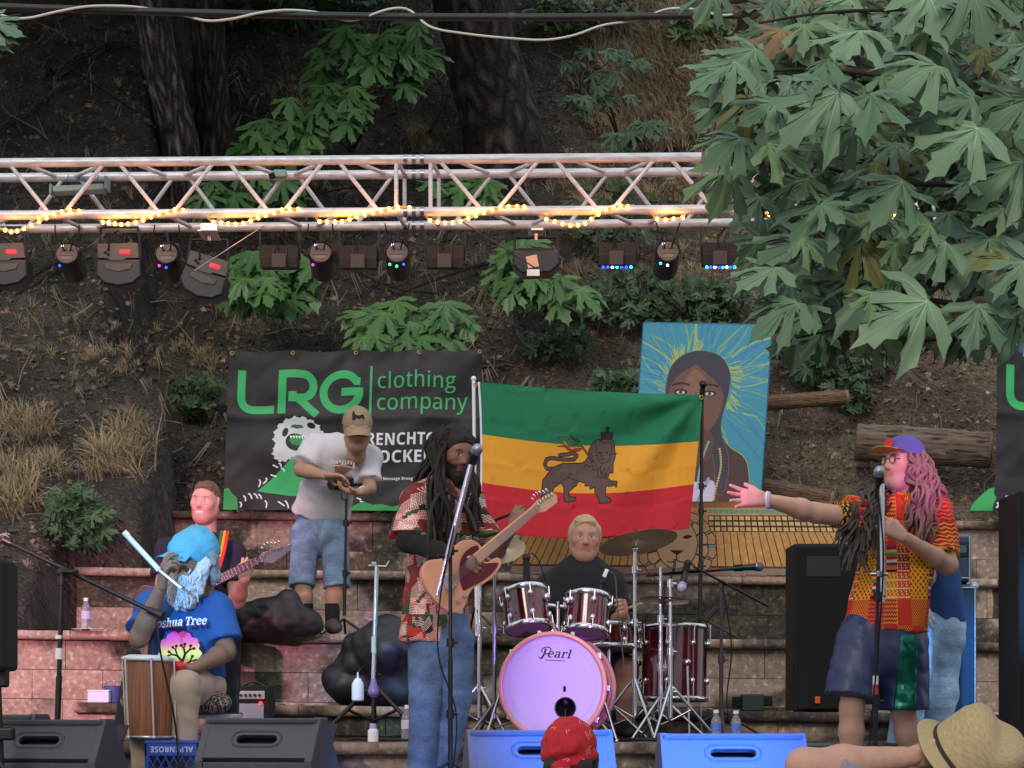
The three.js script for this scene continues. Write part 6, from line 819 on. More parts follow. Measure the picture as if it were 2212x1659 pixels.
{ let p = V(P(806, 1, 10.72).x, L1, -10.72), o = thing('small_bottle', 'little white bottle on the platform edge left of the guitarist', 'bottle', p); part('bottle', lathe([[.001, 0], [.026, 0], [.027, .006], [.027, .06], [.018, .07], [.001, .07]], p, UP, 18), capWhite, o); part('cap', rod(p.clone().setY(L1 + .07), p.clone().setY(L1 + .096), .018, .017, 14), mat(0xb8a8e0, .5), o);
  o = thing('spray_bottle', 'white squeeze bottle hung on the silver tripod stand', 'bottle', P(773, 1490, 11.1)); part('bottle', lathe([[.001, -.06], [.03, -.06], [.032, -.05], [.032, .03], [.014, .06], [.001, .06]], P(773, 1490, 11.1), UP, 18), capWhite, o); part('nozzle', rod(P(773, 1466, 11.1), P(773, 1452, 11.1), .006, .004), capWhite, o); part('hook', wire([P(773, 1455, 11.1), P(784, 1440, 11.12), P(800, 1462, 11.17)], .003, 5), shared.black, o);
  o = thing('paper_sheet', 'crumpled white sheet under the water bottle on the left wall', 'paper', V(P(195, 1, 13.45).x, LV(3, -2.65), -13.42)); part('sheet', bend(new THREE.BoxGeometry(.2, .0015, .13, 8, 1, 6).translate(o.base.x, o.base.y + .004, o.base.z), v => { v.y += .006 + .012 * Math.abs(N(v.x * 14, v.z * 14, 2)); }), shared.white, o);
  o = thing('tissue_box', 'pale blue-white box on the step behind the left monitor', 'box', V(P(211, 1, 12.1).x, LV(2, -2.37), -12.16)); const w = PX(47, 12.1); part('box', box(V(o.base.x, o.base.y + .034, o.base.z), w, .068, .1, .01), mat(0xc6cfe4, .7), o); part('lid', box(V(o.base.x, o.base.y + .07, o.base.z), w + .004, .008, .104, .003), mat(0xd8dff0, .6), o);
  o = thing('bucket', 'small dark blue bucket next to the pale box', 'bucket', V(P(245, 1, 12.2).x, LV(2, -2.3), -12.22)); part('pail', lathe([[.001, 0], [.045, 0], [.055, .1], [.058, .1], [.05, .004]], o.base, UP, 24), mat(0x2a3f7a, .6), o); part('handle', place(new THREE.TorusGeometry(.055, .003, 6, 16, Math.PI), V(o.base.x, o.base.y + .095, o.base.z + .02), -.9), shared.steel, o);
  o = thing('power_box', 'dark green power box on the step right of the floor drum', 'electrical box', V(P(1625, 1, 12.2).x, LV(2, 1.4), -12.2)); part('case', box(V(o.base.x, o.base.y + .05, o.base.z), .13, .1, .09, .01), mat(0x12302e, .6), o); part('plug', box(V(o.base.x + .09, o.base.y + .06, o.base.z), .05, .06, .05, .008), shared.rubber, o); part('plug', box(V(o.base.x - .09, o.base.y + .05, o.base.z), .05, .07, .05, .008), shared.rubber, o);
  o = thing('planter_box', 'small grey-green box on the floor beside the bright blue monitor', 'box', V(P(1765, 1, 10.3).x, L0, -10.3)); part('case', box(V(o.base.x, o.base.y + .11, o.base.z), .16, .22, .12, .012), mat(0x4c5f5c, .7), o); part('lid', box(V(o.base.x, o.base.y + .225, o.base.z), .17, .014, .13, .004), mat(0x566a66, .7), o);
}
// stage cables
{ const r = rng(77), y = L1 + .012; for (const [pts, c, l] of [[[[1340, 10.9], [1400, 10.72], [1470, 10.78], [1500, 11.1], [1560, 11.0], [1600, 11.5], [1622, 12]], 0x0d0d10, 'black cable trailing from the power box past the hi-hat'], [[[1060, 10.8], [1010, 10.75], [960, 10.78], [890, 10.72], [820, 10.78], [760, 11.2]], 0x141418, 'black cable lying along the platform edge left of the bass drum'], [[[1300, 11.2], [1360, 11.0], [1420, 11.05], [1390, 11.3], [1440, 11.4], [1500, 11.3]], 0x101014, 'black cable coiled under the cymbal stands']]) solo('stage_cable', l, 'cable', wire(pts.map(([x, d]) => V(P(x, 1, d).x, y, -d)), .007, 6, 60), mat(c, .7)); }

// ---------- cloths and painted boards ----------
function sheet(f, nu, nv) { const g = new THREE.PlaneGeometry(1, 1, nu, nv), p = g.attributes.position; for (let j = 0; j <= nv; j++) for (let i = 0; i <= nu; i++) { const v = f(i / nu, j / nv); p.setXYZ(j * (nu + 1) + i, v.x, v.y, v.z); } g.computeVertexNormals(); return g; }
const quad = (a, b, c, e) => (u, v) => [lerp(lerp(a[0], b[0], u), lerp(e[0], c[0], u), v), lerp(lerp(a[1], b[1], u), lerp(e[1], c[1], u), v)];
{ // striped flag with a crowned lion
  const tx = canvas(1024, 640, (g, w, h) => {
    g.fillStyle = '#15704c'; g.fillRect(0, 0, w, h); g.fillStyle = '#dd9a2c'; g.fillRect(0, 222, w, h); g.fillStyle = '#bd2030'; g.fillRect(0, 427, w, h); g.fillStyle = '#d8d4e0'; g.fillRect(0, 0, 9, h);
    const T = ([x, y]) => [(1124.6 + .1488 * x - 1029) / 487 * 1024, (877.8 + .1488 * y - 857) / 303 * 640], poly = (a, fill, st = '#1d1618', lw = 4) => { g.beginPath(); a.forEach((p, i) => { const [X, Y] = T(p); i ? g.lineTo(X, Y) : g.moveTo(X, Y); }); if (fill) { g.closePath(); g.fillStyle = fill; g.fill(); } if (lw) { g.strokeStyle = st; g.lineWidth = lw; g.stroke(); } };
    g.lineJoin = g.lineCap = 'round'; const br = '#5d4a46';
    const tail = [[450, 890], [380, 905], [345, 850], [370, 780], [450, 755], [620, 765], [780, 755], [825, 705], [780, 672], [700, 690], [570, 712]]; poly(tail, null, '#1d1618', 17); poly(tail, null, br, 10);
    poly([[910, 590], [870, 560], [820, 545], [770, 560], [720, 520], [680, 480], [620, 470], [530, 495], [600, 500], [640, 560], [690, 610], [770, 590], [840, 620], [915, 600]], '#c8a040', '#3a3020', 2); poly([[910, 580], [860, 540], [760, 560], [700, 500], [620, 475], [530, 492], [640, 520], [700, 590], [780, 580], [860, 590]], '#2e6a3c', '#3a3020', 2); poly([[915, 600], [840, 605], [740, 630], [650, 570], [530, 602], [640, 600], [700, 650], [850, 650]], '#a82c2c', '#3a3020', 2); poly([[715, 440], [770, 480], [850, 500], [870, 520], [800, 525], [740, 480]], '#2a3a34', '#1d1618', 2);
    poly([[320, 1060], [370, 1000], [430, 920], [480, 870], [620, 812], [900, 797], [960, 760], [1000, 700], [1000, 620], [1060, 530], [1120, 485], [1185, 482], [1340, 480], [1370, 520], [1388, 620], [1402, 700], [1372, 800], [1376, 930], [1320, 930], [1300, 1000], [1350, 1040], [1440, 1050], [1445, 1100], [1330, 1125], [1280, 1110], [1275, 1250], [1370, 1320], [1350, 1362], [1190, 1362], [1165, 1280], [1110, 1200], [1110, 1130], [1040, 1160], [1030, 1110], [960, 1115], [962, 1072], [860, 1050], [830, 1110], [720, 1200], [715, 1268], [830, 1280], [810, 1335], [660, 1350], [640, 1300], [640, 1150], [600, 1085], [500, 1150], [472, 1200], [470, 1300], [400, 1340], [300, 1310], [310, 1120]], br);
    poly([[1185, 482], [1172, 395], [1348, 395], [1340, 480]], '#2c2628'); poly([[1235, 395], [1265, 350], [1300, 395]], '#2c2628'); poly([[1245, 320], [1290, 320], [1290, 350], [1245, 350]], '#2c2628');
    poly([[905, 590], [1000, 700], [1270, 990], [1440, 1130]], null, '#241c1e', 9); poly([[905, 590], [1000, 700], [1270, 990], [1440, 1130]], null, '#6a5450', 4);
    for (const l of [[[1100, 520], [1110, 640], [1150, 760], [1200, 800]], [[1340, 520], [1345, 640], [1300, 760], [1200, 800]], [[1140, 520], [1180, 500], [1230, 540], [1280, 505], [1330, 540]], [[1180, 640], [1200, 700], [1190, 740], [1215, 750], [1240, 735]], [[1000, 650], [1060, 700], [1010, 740], [1080, 770], [1010, 800]], [[930, 870], [960, 800], [1000, 850], [1060, 820], [1080, 890], [1130, 880], [1160, 970]], [[1100, 980], [1200, 985], [1290, 1010]], [[700, 1000], [740, 940]], [[460, 1090], [560, 1090], [700, 1000], [860, 1050]], [[1180, 830], [1200, 950], [1240, 860], [1270, 970], [1300, 850], [1330, 920]], [[1140, 700], [1090, 690]], [[1310, 690], [1430, 665]]]) poly(l, null, '#1d1618', 3);
    for (const e of [[1165, 660], [1270, 655]]) { const [x, y] = T(e); g.fillStyle = '#1d1618'; g.beginPath(); g.ellipse(x, y, 5, 4, 0, 0, 7); g.fill(); }
  });
  const q = quad([1027, 825], [1517, 853], [1490, 1142], [1041, 1150]), d = 13.9;
  const g = sheet((u, v) => { const [x, y] = q(u, v), cr = .004 * (Math.exp(-(((u * 8) % 1 - .5) ** 2) * 160) + Math.exp(-(((v * 4 + .4) % 1 - .5) ** 2) * 120)); const rr = Math.hypot((1 - u) * 1.6, v), a = Math.atan2(v, (1 - u) * 1.6); const z = .035 * Math.sin(a * 9) * sst(.05, .35, rr) * sst(1.7, .3, rr) + .02 * Math.sin(u * 9 + v * 2) * v + cr * (N(u * 9, v * 6, 2) > 0 ? 1 : -1); return P(x + 6 * Math.sin(v * 3 + 1) * (u < .2 ? 1 : .3), y + 22 * Math.sin(Math.PI * u) * (.25 + .75 * Math.min(1, v * 2)) * (v < .99 ? 1 : .6) - (v > .95 ? 0 : 0), d - z); }, 120, 72);
  const o = thing('flag', 'green, gold and red flag with a crowned lion hung behind the drummer', 'flag', P(1270, 1150, d)); part('cloth', g, mat(0xffffff, .85, { map: tx, side: THREE.DoubleSide, sheen: .3 }), o); for (const [x, y] of [[1027, 827], [1515, 855]]) part('grommet', place(new THREE.TorusGeometry(.012, .004, 6, 14), P(x, y + 4, d - .012)), shared.gold, o);
  const pl = thing('flag_pole', 'white pole holding the flag’s left edge', 'pole', V(P(1025, 1, 13.97).x, LV(3, -.25), -13.97)); part('pole', rod(V(P(1030, 1, 13.97).x, LV(3, -.25), -13.97), P(1023, 820, 13.97), .012), shared.white, pl); part('finial', ball(P(1023, 818, 13.97), .018), shared.white, pl); tripod(pl, pl.base, .2, .2, shared.black, .3, false);
}
const bannerTex = canvas(1400, 892, (g, w, h) => {
  g.fillStyle = '#17161a'; g.fillRect(0, 0, w, h); g.save(); g.scale(w / 1530, h / 975); g.translate(-50, -110); const G = '#2fae62'; g.lineJoin = 'miter';
  g.strokeStyle = G; g.lineWidth = 48; g.lineCap = 'butt'; g.beginPath(); g.moveTo(131, 228); g.lineTo(131, 390); g.quadraticCurveTo(134, 468, 210, 468); g.lineTo(332, 468); g.stroke();
  g.beginPath(); g.moveTo(377, 494); g.lineTo(377, 252); g.lineTo(490, 252); g.bezierCurveTo(590, 252, 590, 395, 490, 398); g.lineTo(440, 398); g.lineTo(440, 360); g.stroke(); g.beginPath(); g.moveTo(470, 398); g.lineTo(592, 498); g.stroke();
  g.beginPath(); g.moveTo(848, 300); g.arc(735, 362, 108, -.62, .0, true); g.stroke(); g.beginPath(); g.moveTo(735, 362); g.lineTo(866, 362); g.stroke();
  g.fillStyle = G; g.fillRect(905, 203, 14, 310); g.font = '134px sans-serif'; g.fillText('clothing', 945, 332, 520); g.fillText('company', 945, 466, 570);
  g.fillStyle = '#dcdce4'; g.font = 'bold 104px sans-serif'; g.fillText('TRENCHTOWN', 838, 682, 640); g.fillText('ROCKERS', 900, 790, 470); g.font = 'bold 25px sans-serif'; g.fillText('This Message Brought', 945, 898, 330);
  // shaggy white roaring beast with a green jacket
  const blob = (x, y, rx, ry, n, s, c) => { g.fillStyle = c; g.beginPath(); for (let i = 0; i <= 90; i++) { const a = i / 90 * 6.2832, k = 1 + s * Math.sin(a * n) + s * .6 * Math.sin(a * n * 2.3 + 1); g.lineTo(x + Math.cos(a) * rx * k, y + Math.sin(a) * ry * k); } g.fill(); };
  g.fillStyle = G; g.beginPath(); [[250, 970], [330, 900], [420, 800], [480, 720], [640, 700], [800, 800], [800, 1000], [450, 1000]].forEach(p => g.lineTo(...p)); g.fill();
  blob(485, 640, 150, 125, 17, .05, '#d2d6dc'); blob(395, 730, 62, 60, 11, .08, '#d2d6dc'); g.fillStyle = '#141416'; for (const [x, y, rx, ry] of [[470, 670, 62, 52], [405, 610, 17, 28], [560, 565, 26, 18]]) { g.beginPath(); g.ellipse(x, y, rx, ry, .3, 0, 7); g.fill(); } blob(478, 655, 46, 34, 9, .08, '#2a8a4c'); g.fillStyle = '#eef0f2'; for (let i = 0; i < 6; i++) { g.beginPath(); g.moveTo(432 + i * 17, 632); g.lineTo(442 + i * 17, 652); g.lineTo(448 + i * 17, 632); g.fill(); } blob(475, 575, 38, 12, 5, .1, '#2a6a44');
  g.strokeStyle = '#e6e8ec'; g.lineWidth = 9; g.lineCap = 'round'; for (const [x, y, a, l] of [[340, 810, .5, 30], [375, 800, 1, 22], [300, 890, 2, 34], [330, 870, .3, 30], [390, 830, .8, 26], [260, 900, 1.6, 40], [170, 1000, 1.2, 30], [200, 985, 1, 34], [232, 985, .9, 34], [260, 990, 1, 30], [300, 1030, 1.4, 40], [380, 1035, .6, 40], [420, 1030, 1.1, 44], [150, 1040, 1.4, 26], [850, 1010, .4, 24], [870, 1030, .2, 24]]) { g.beginPath(); g.moveTo(x, y); g.quadraticCurveTo(x + 14, y + l * .2, x + Math.cos(a) * l, y + Math.sin(a) * l); g.stroke(); }
  g.fillStyle = '#2f9e52'; g.beginPath(); [[50, 1085], [40, 960], [75, 950], [100, 985], [130, 1010], [140, 1085]].forEach(p => g.lineTo(...p)); g.fill(); g.beginPath(); [[800, 1085], [830, 1055], [890, 1030], [940, 1050], [1000, 1045], [1060, 1060], [1150, 1040], [1300, 1060], [1420, 1035], [1580, 1060], [1580, 1085]].forEach(p => g.lineTo(...p)); g.fill(); g.restore();
});
{
  const vinyl = mat(0xffffff, .6, { map: bannerTex, side: THREE.DoubleSide });
  const hang = (label, q, d, flare) => { const o = thing('vinyl_banner', label, 'banner', P(q(.5, 1)[0], q(.5, 1)[1], d)); const g = sheet((u, v) => { let [x, y] = q(u, v); if (flare) x -= flare * sst(.8, 1, v) * (1 - u) ** 6; const z = .02 * N(u * 5, v * 4, 3) + .009 * N(u * 12 + v * 5, v * 7, 8) + .005 * Math.sin((u * 1.4 - v * .9) * 16) * sst(.1, .5, v) + .014 * Math.exp(-((v - .41) ** 2) * 900) + .012 * Math.exp(-((u - .4) ** 2) * 700) + .03 * sst(.8, 1, u) * Math.sin((u + v) * 14) * .6; const sag = 5 * Math.sin(u * Math.PI * 4) ** 2 * (1 - v); return P(x, y + sag, d - z - (flare ? .25 * sst(.8, 1, v) * (1 - u) ** 4 : 0)); }, 90, 56); part('sheet', g, vinyl, o); for (const t of [.01, .25, .5, .75, .99]) { const [x, y] = q(t, 0); part('eyelet', place(new THREE.TorusGeometry(.012, .004, 6, 12), P(x, y + 6, d - .05)), shared.gold, o); } for (const t of [.02, .98]) { const [x] = q(t, 0), b = V(P(x, 1, d + .06).x, LV(5, P(x, 1, d).x) - .02, -d - .06); part('stake', rod(b, P(x, q(t, 0)[1] + 2, d + .06), .014), shared.darkSteel, o); } };
  hang('black vinyl banner with green lettering and shaggy beast behind the bending man', quad([496, 757], [1042, 754], [1034, 1104], [482, 1101]), 16.02); hang('second black vinyl banner with a green letter, cut by the right edge', quad([2154, 742], [2700, 742], [2700, 1104], [2150, 1103]), 16.02, 54);
}
{ // portrait on a board leaning on the bank
  const tx = canvas(768, 1090, (g, w, h) => {
    g.fillStyle = '#3f8ea6'; g.fillRect(0, 0, w, h); g.save(); g.scale(w / 760, h / 1080); g.translate(-330, -33); const r = rng(8); g.lineCap = 'round';
    for (let i = 0; i < 150; i++) { const a = r() * 6.283, r0 = 205 + r() * 60, l = 90 + r() * 330, b = a + (r() - .5) * .5; g.strokeStyle = ['#2f7f9c', '#5aa0a8', '#8fae62', '#b9bf4c', '#3a76b8', '#4d98b4'][Math.floor(r() * 6)]; g.globalAlpha = .7; g.lineWidth = 3 + r() * 9; g.beginPath(); g.moveTo(680 + Math.cos(a) * r0, 390 + Math.sin(a) * r0); g.quadraticCurveTo(680 + Math.cos(a) * (r0 + l * .5) + 30 * (r() - .5), 390 + Math.sin(a) * (r0 + l * .5), 680 + Math.cos(b) * (r0 + l), 390 + Math.sin(b) * (r0 + l)); g.stroke(); }
    g.globalAlpha = 1; g.strokeStyle = '#a8b45a'; for (let i = 0; i < 90; i++) { const a = 2.6 + r() * 4.2, l = 20 + r() * 60; g.lineWidth = 2 + r() * 4; g.beginPath(); g.moveTo(680 + Math.cos(a) * 200, 385 + Math.sin(a) * 205); g.lineTo(680 + Math.cos(a + .1) * (200 + l), 385 + Math.sin(a + .1) * (205 + l)); g.stroke(); }
    const poly = (a, f, s, lw) => { g.beginPath(); g.moveTo(...a[0]); for (let i = 1; i < a.length; i++) { const n = a[i], m = a[(i + 1) % a.length]; g.quadraticCurveTo(n[0], n[1], (n[0] + m[0]) / 2, (n[1] + m[1]) / 2); } g.closePath(); if (f) { g.fillStyle = f; g.fill(); } if (s) { g.strokeStyle = s; g.lineWidth = lw; g.stroke(); } };
    poly([[600, 1120], [560, 900], [640, 740], [830, 640], [880, 730], [990, 780], [1020, 900], [1030, 1120]], '#4a3630', '#a8a858', 4);
    poly([[485, 480], [480, 330], [540, 220], [660, 175], [800, 200], [870, 300], [865, 420], [830, 560], [830, 650], [900, 800], [880, 990], [820, 1010], [800, 760], [700, 640], [640, 700], [520, 640]], '#3a3a46', '#7a8a58', 2);
    poly([[655, 262], [740, 320], [825, 400], [838, 480], [800, 590], [700, 700], [640, 700], [540, 600], [505, 500], [505, 385], [570, 310]], '#6f4d42'); poly([[650, 285], [700, 310], [740, 380], [710, 520], [650, 570], [600, 480], [585, 360]], '#83604f'); poly([[640, 640], [780, 600], [800, 780], [720, 840], [640, 860]], '#5d4038');
    for (const [x, y] of [[576, 418], [748, 425]]) { g.fillStyle = '#2a2024'; g.beginPath(); g.ellipse(x, y, 40, 17, 0, 0, 7); g.fill(); g.fillStyle = '#b8c4cc'; g.beginPath(); g.ellipse(x, y + 2, 26, 10, 0, 0, 7); g.fill(); g.fillStyle = '#2c3a40'; g.beginPath(); g.arc(x, y + 1, 10, 0, 7); g.fill(); g.strokeStyle = '#2a2226'; g.lineWidth = 11; g.beginPath(); g.moveTo(x - 50, y - 38); g.quadraticCurveTo(x, y - 60, x + 48, y - 40); g.stroke(); }
    g.strokeStyle = '#4a302a'; g.lineWidth = 7; g.beginPath(); g.moveTo(668, 420); g.quadraticCurveTo(660, 500, 640, 520); g.quadraticCurveTo(670, 540, 700, 520); g.stroke(); g.fillStyle = '#6e3a38'; g.beginPath(); g.ellipse(668, 590, 44, 16, 0, 0, 7); g.fill(); poly([[640, 910], [720, 940], [830, 900], [800, 1120], [640, 1120]], '#b4bcc8');
    for (let i = 0; i < 20; i++) { g.fillStyle = '#7ab0a8'; g.beginPath(); g.arc(762 - i * 3 - Math.sin(i / 5) * 10, 700 + i * 14, 7, 0, 7); g.fill(); g.fillStyle = '#c0a860'; g.beginPath(); g.arc(830 + Math.sin(i / 4) * 14, 740 + i * 15, 7, 0, 7); g.fill(); g.fillStyle = '#8a94a4'; g.beginPath(); g.arc(700 + i * 4, 1080 - i * 9, 10, 0, 7); g.fill(); } g.restore();
  });
  const d = 16.05, q = quad([1391, 698], [1667, 703], [1640, 1112], [1362, 1112]), o = thing('painted_board', 'tall painting of a haloed dark-haired woman on blue-green rays', 'painting', P(1500, 1112, d)); const f = (u, v, dz) => { const [x, y] = q(u, v); return P(x, y, d + dz + .1 * (1 - v)); };
  const ft = sheet((u, v) => f(u, v, 0), 6, 8), bk = flip(sheet((u, v) => f(u, v, .02), 6, 8)); const ed = (a, b) => rod(f(...a, .01), f(...b, .01), .0101, .0101, 6);
  part('panel', ft, mat(0xffffff, .7, { map: tx, side: THREE.DoubleSide }), o); part('backing', bk, mat(0x6a5a48, .9, { side: THREE.DoubleSide }), o); part('edge', ed([0, 0], [1, 0]), mat(0x2a6a88, .8), o); part('edge', ed([1, 0], [1, 1]), mat(0x2a6a88, .8), o); part('edge', ed([0, 0], [0, 1]), mat(0x2a6a88, .8), o);
}
{ // long mural board with a lion mask and plaited wings
  const tx = canvas(1536, 340, (g, w, h) => {
    g.fillStyle = '#bb8a4c'; g.fillRect(0, 0, w, h); const r = rng(14), cx = 740, cy = 205; for (let i = 0; i < 900; i++) { g.fillStyle = ['#c99a58', '#a0743e', '#d4a866', '#ad7f46'][i % 4]; g.globalAlpha = .35; g.beginPath(); g.ellipse(r() * w, r() * h, 4 + r() * 16, 3 + r() * 10, r() * 3, 0, 7); g.fill(); } g.globalAlpha = 1;
    g.strokeStyle = '#2c1f18'; g.lineWidth = 4; for (const s of [-1, 1]) { for (let i = 0; i < 20; i++) { const x = cx + s * (150 + i * 34); g.beginPath(); g.moveTo(x, 140); g.lineTo(x + s * 34 * (i / 14), 300); g.stroke(); } for (let j = 0; j < 3; j++) for (let i = 0; i < 22; i++) { g.fillStyle = ['#d0b078', '#b98f50', '#c9a468'][(i + j) % 3]; g.fillRect(cx + s * (150 + i * 30) - (s < 0 ? 27 : 0), 62 + j * 26, 27, 22); g.strokeRect(cx + s * (150 + i * 30) - (s < 0 ? 27 : 0), 62 + j * 26, 27, 22); } for (let i = 0; i < 24; i++) { g.fillStyle = '#3a9c90'; g.beginPath(); g.roundRect(cx + s * (150 + i * 26) - (s < 0 ? 22 : 0), 32, 22, 18, 6); g.fill(); } }
    g.fillStyle = '#8f623a'; g.fillRect(0, 0, w, 24); g.fillStyle = '#9a6a58'; g.fillRect(0, 302, w, 38); g.strokeRect(0, 302, w, 5); g.fillStyle = '#2f9088'; g.fillRect(0, 326, w * .3, 7); g.fillRect(w * .62, 322, w * .2, 7);
    for (const [R, n, c, k] of [[150, 15, '#b98a60', 1], [112, 13, '#c79a70', 0]]) for (let i = 0; i < n; i++) { const a = i / n * 6.283 + .2; g.save(); g.translate(cx + Math.cos(a) * R, cy + Math.sin(a) * R * .92); g.rotate(a); g.fillStyle = c; g.beginPath(); g.moveTo(-34, -16); g.lineTo(28, -30); g.lineTo(38, 0); g.lineTo(28, 30); g.lineTo(-34, 16); g.closePath(); g.fill(); g.stroke(); if (k) { g.fillStyle = '#2f9a8c'; for (let t = 0; t < 3; t++) g.fillRect(-20 + t * 16, 30, 12, 13); } g.restore(); }
    g.fillStyle = '#c39a74'; g.beginPath(); g.ellipse(cx, cy - 10, 96, 118, 0, 0, 7); g.fill(); g.stroke(); g.fillStyle = '#241a18'; for (const s of [-1, 1]) { g.beginPath(); g.moveTo(cx + s * 24, cy - 38); g.quadraticCurveTo(cx + s * 48, cy - 62, cx + s * 72, cy - 44); g.quadraticCurveTo(cx + s * 48, cy - 26, cx + s * 24, cy - 38); g.fill(); } g.beginPath(); g.moveTo(cx - 34, cy + 22); g.lineTo(cx + 34, cy + 22); g.lineTo(cx, cy + 46); g.fill(); g.lineWidth = 5; g.beginPath(); g.moveTo(cx, cy + 46); g.lineTo(cx, cy + 66); g.moveTo(cx - 44, cy + 74); g.quadraticCurveTo(cx - 18, cy + 86, cx, cy + 66); g.quadraticCurveTo(cx + 18, cy + 86, cx + 44, cy + 74); g.stroke();
  });
  const d = 14.82, q = quad([1148, 1086], [1806, 1086], [1846, 1244], [1103, 1236]), o = thing('mural_board', 'long low board painted with a lion mask and plaited wings', 'painting', P(1470, 1240, d)); const f = (u, v, z) => { const [x, y] = q(u, v); return P(x, y, d + z + .03 * (1 - v)); };
  part('panel', sheet((u, v) => f(u, v, 0), 8, 4), mat(0xffffff, .75, { map: tx, side: THREE.DoubleSide }), o); part('backing', flip(sheet((u, v) => f(u, v, .02), 4, 2)), mat(0x7a5c3c, .9, { side: THREE.DoubleSide }), o); for (const [a, b] of [[[0, 0], [1, 0]], [[0, 0], [0, 1]], [[1, 0], [1, 1]]]) part('edge', rod(f(...a, .01), f(...b, .01), .0101, .0101, 6), mat(0x6a4c30, .9), o); for (const u of [.2, .8]) part('prop', rod(f(u, .2, .02), V(f(u, 1, 0).x, LV(4, f(u, 1, 0).x), -d - .35), .015), mat(0x6a4c30, .9), o);
}

// ---------- trees, leaves, grass, litter ----------
const barkBump = dtex(512, 512, (u, v) => { const x = u * 10 + .16 * N(u * 6, v * 8, 2), n = Math.abs(N(x * 1.6, v * 5, 4)) * 1.4 + .3 * Math.abs(N(x * 5, v * 20, 1)); return [n, n, n]; });
const barkMap = dtex(512, 512, (u, v) => { const x = u * 10 + .16 * N(u * 6, v * 8, 2), n = .3 + Math.abs(N(x * 1.6, v * 5, 4)) * 1.1 + .25 * N(x * 8, v * 40, 1), m = sst(.1, .4, fbm(u * 4, v * 5, 9, 3)); return [lerp(n, n * .7, m), lerp(n * .92, n * .75, m), lerp(n * .86, n * .5, m)]; }, true);
function trunkGeo(pts, radii, seg = 28) { const c = new THREE.CatmullRomCurve3(pts), n = 60, g = new THREE.TubeGeometry(c, n, 1, seg, false), p = g.attributes.position, v = V(0, 0, 0); for (let j = 0; j <= n; j++) { const t = j / n, ce = c.getPointAt(t), k = t * (radii.length - 1), i = Math.min(radii.length - 2, Math.floor(k)), R = lerp(radii[i], radii[i + 1], k - i); for (let s = 0; s <= seg; s++) { const id = j * (seg + 1) + s, a = (s % seg) / seg * 6.2832; v.fromBufferAttribute(p, id).sub(ce); const q = 1 + .12 * Math.abs(N(Math.cos(a) * 4, t * 7, Math.sin(a) * 4)) + .09 * N(Math.cos(a) * 9, t * 22, Math.sin(a) * 9); v.multiplyScalar(R * q).add(ce); p.setXYZ(id, v.x, v.y, v.z); } } g.computeVertexNormals(); const u = g.attributes.uv; for (let i = 0; i < u.count; i++) u.setXY(i, u.getY(i) * 1.2, u.getX(i) * 3); return g; }
// lobed maple leaf, petiole at the origin, tip along +y, one metre long
function leafGeo(seed, drop = .25, open = 1) {
  const r = rng(seed), tips = [[0, 1], [.5, .72], [.62, .18], [.3, -.12]], half = [[0, 1.04], [.06, .88], [.17, .82], [.15, .71], [.24, .63], [.16, .53], [.075, .33], [.19, .4], [.3, .52], [.36, .64], [.44, .66], [.55, .78], [.54, .63], [.62, .53], [.48, .44], [.33, .28], [.18, .15], [.37, .17], [.48, .22], [.67, .18], [.57, .09], [.5, .0], [.32, -.01], [.14, -.05], [.04, 0]];
  const pt = [...half.map(([x, y]) => [x * (1 + .12 * (r() - .5)), y + .04 * (r() - .5)]), ...half.slice(1, -1).reverse().map(([x, y]) => [-x * (1 + .12 * (r() - .5)), y + .04 * (r() - .5)])];
  const pos = [], col = [], idx = [], c = [0, .3], z = (x, y) => -drop * (y * y * .8 + x * x * .9) + .035 * Math.abs(Math.sin(Math.atan2(x, y - .02) * 3.2)) * Math.hypot(x, y) * open + .16 * N(x * 1.9 + seed, y * 1.9, seed);
  const add = (x, y, k) => { pos.push(x, y, z(x, y)); col.push(k, k, k); return pos.length / 3 - 1; };
  const ctr = add(0, .02, 1.35), mid = [], rim = [];
  pt.forEach(([x, y]) => { mid.push(add(x * .5, .01 + (y - .02) * .5, 1)); rim.push(add(x, y, .94)); });
  for (let i = 0; i < pt.length; i++) { const j = (i + 1) % pt.length; idx.push(ctr, mid[j], mid[i], mid[i], mid[j], rim[j], mid[i], rim[j], rim[i]); }
  // veins as slim raised ribs
  for (const [x, y] of [[0, .95], [.46, .7], [-.46, .7], [.58, .18], [-.58, .18]]) { const w = .009, px = y * w, py = -x * w, a = add(-px * .9, .02 - py, 1.9), b = add(px * .9, .02 + py, 1.9), e = add(x * .5 - px * .6, y * .5 - py * .6, 1.7), f = add(x * .5 + px * .6, y * .5 + py * .6, 1.7), t = add(x * .93, y * .93, 1.3); for (const i of [a, b, e, f, t]) pos[i * 3 + 2] += .008; idx.push(a, b, e, b, f, e, e, f, t); }
  const g = new THREE.BufferGeometry(); g.setAttribute('position', new THREE.Float32BufferAttribute(pos, 3)); g.setAttribute('color', new THREE.Float32BufferAttribute(col, 3)); g.setIndex(idx); g.computeVertexNormals(); return g;
}
const leaves = Array.from({ length: 10 }, (_, i) => leafGeo(i + 3, .15 + .12 * (i % 4), .6 + .2 * (i % 3)));
const leafMat = (r, g, b, ro = .4) => new THREE.MeshPhysicalMaterial({ color: lin(r, g, b), vertexColors: true, roughness: ro, side: THREE.DoubleSide, transmission: 0, specularIntensity: .6 });
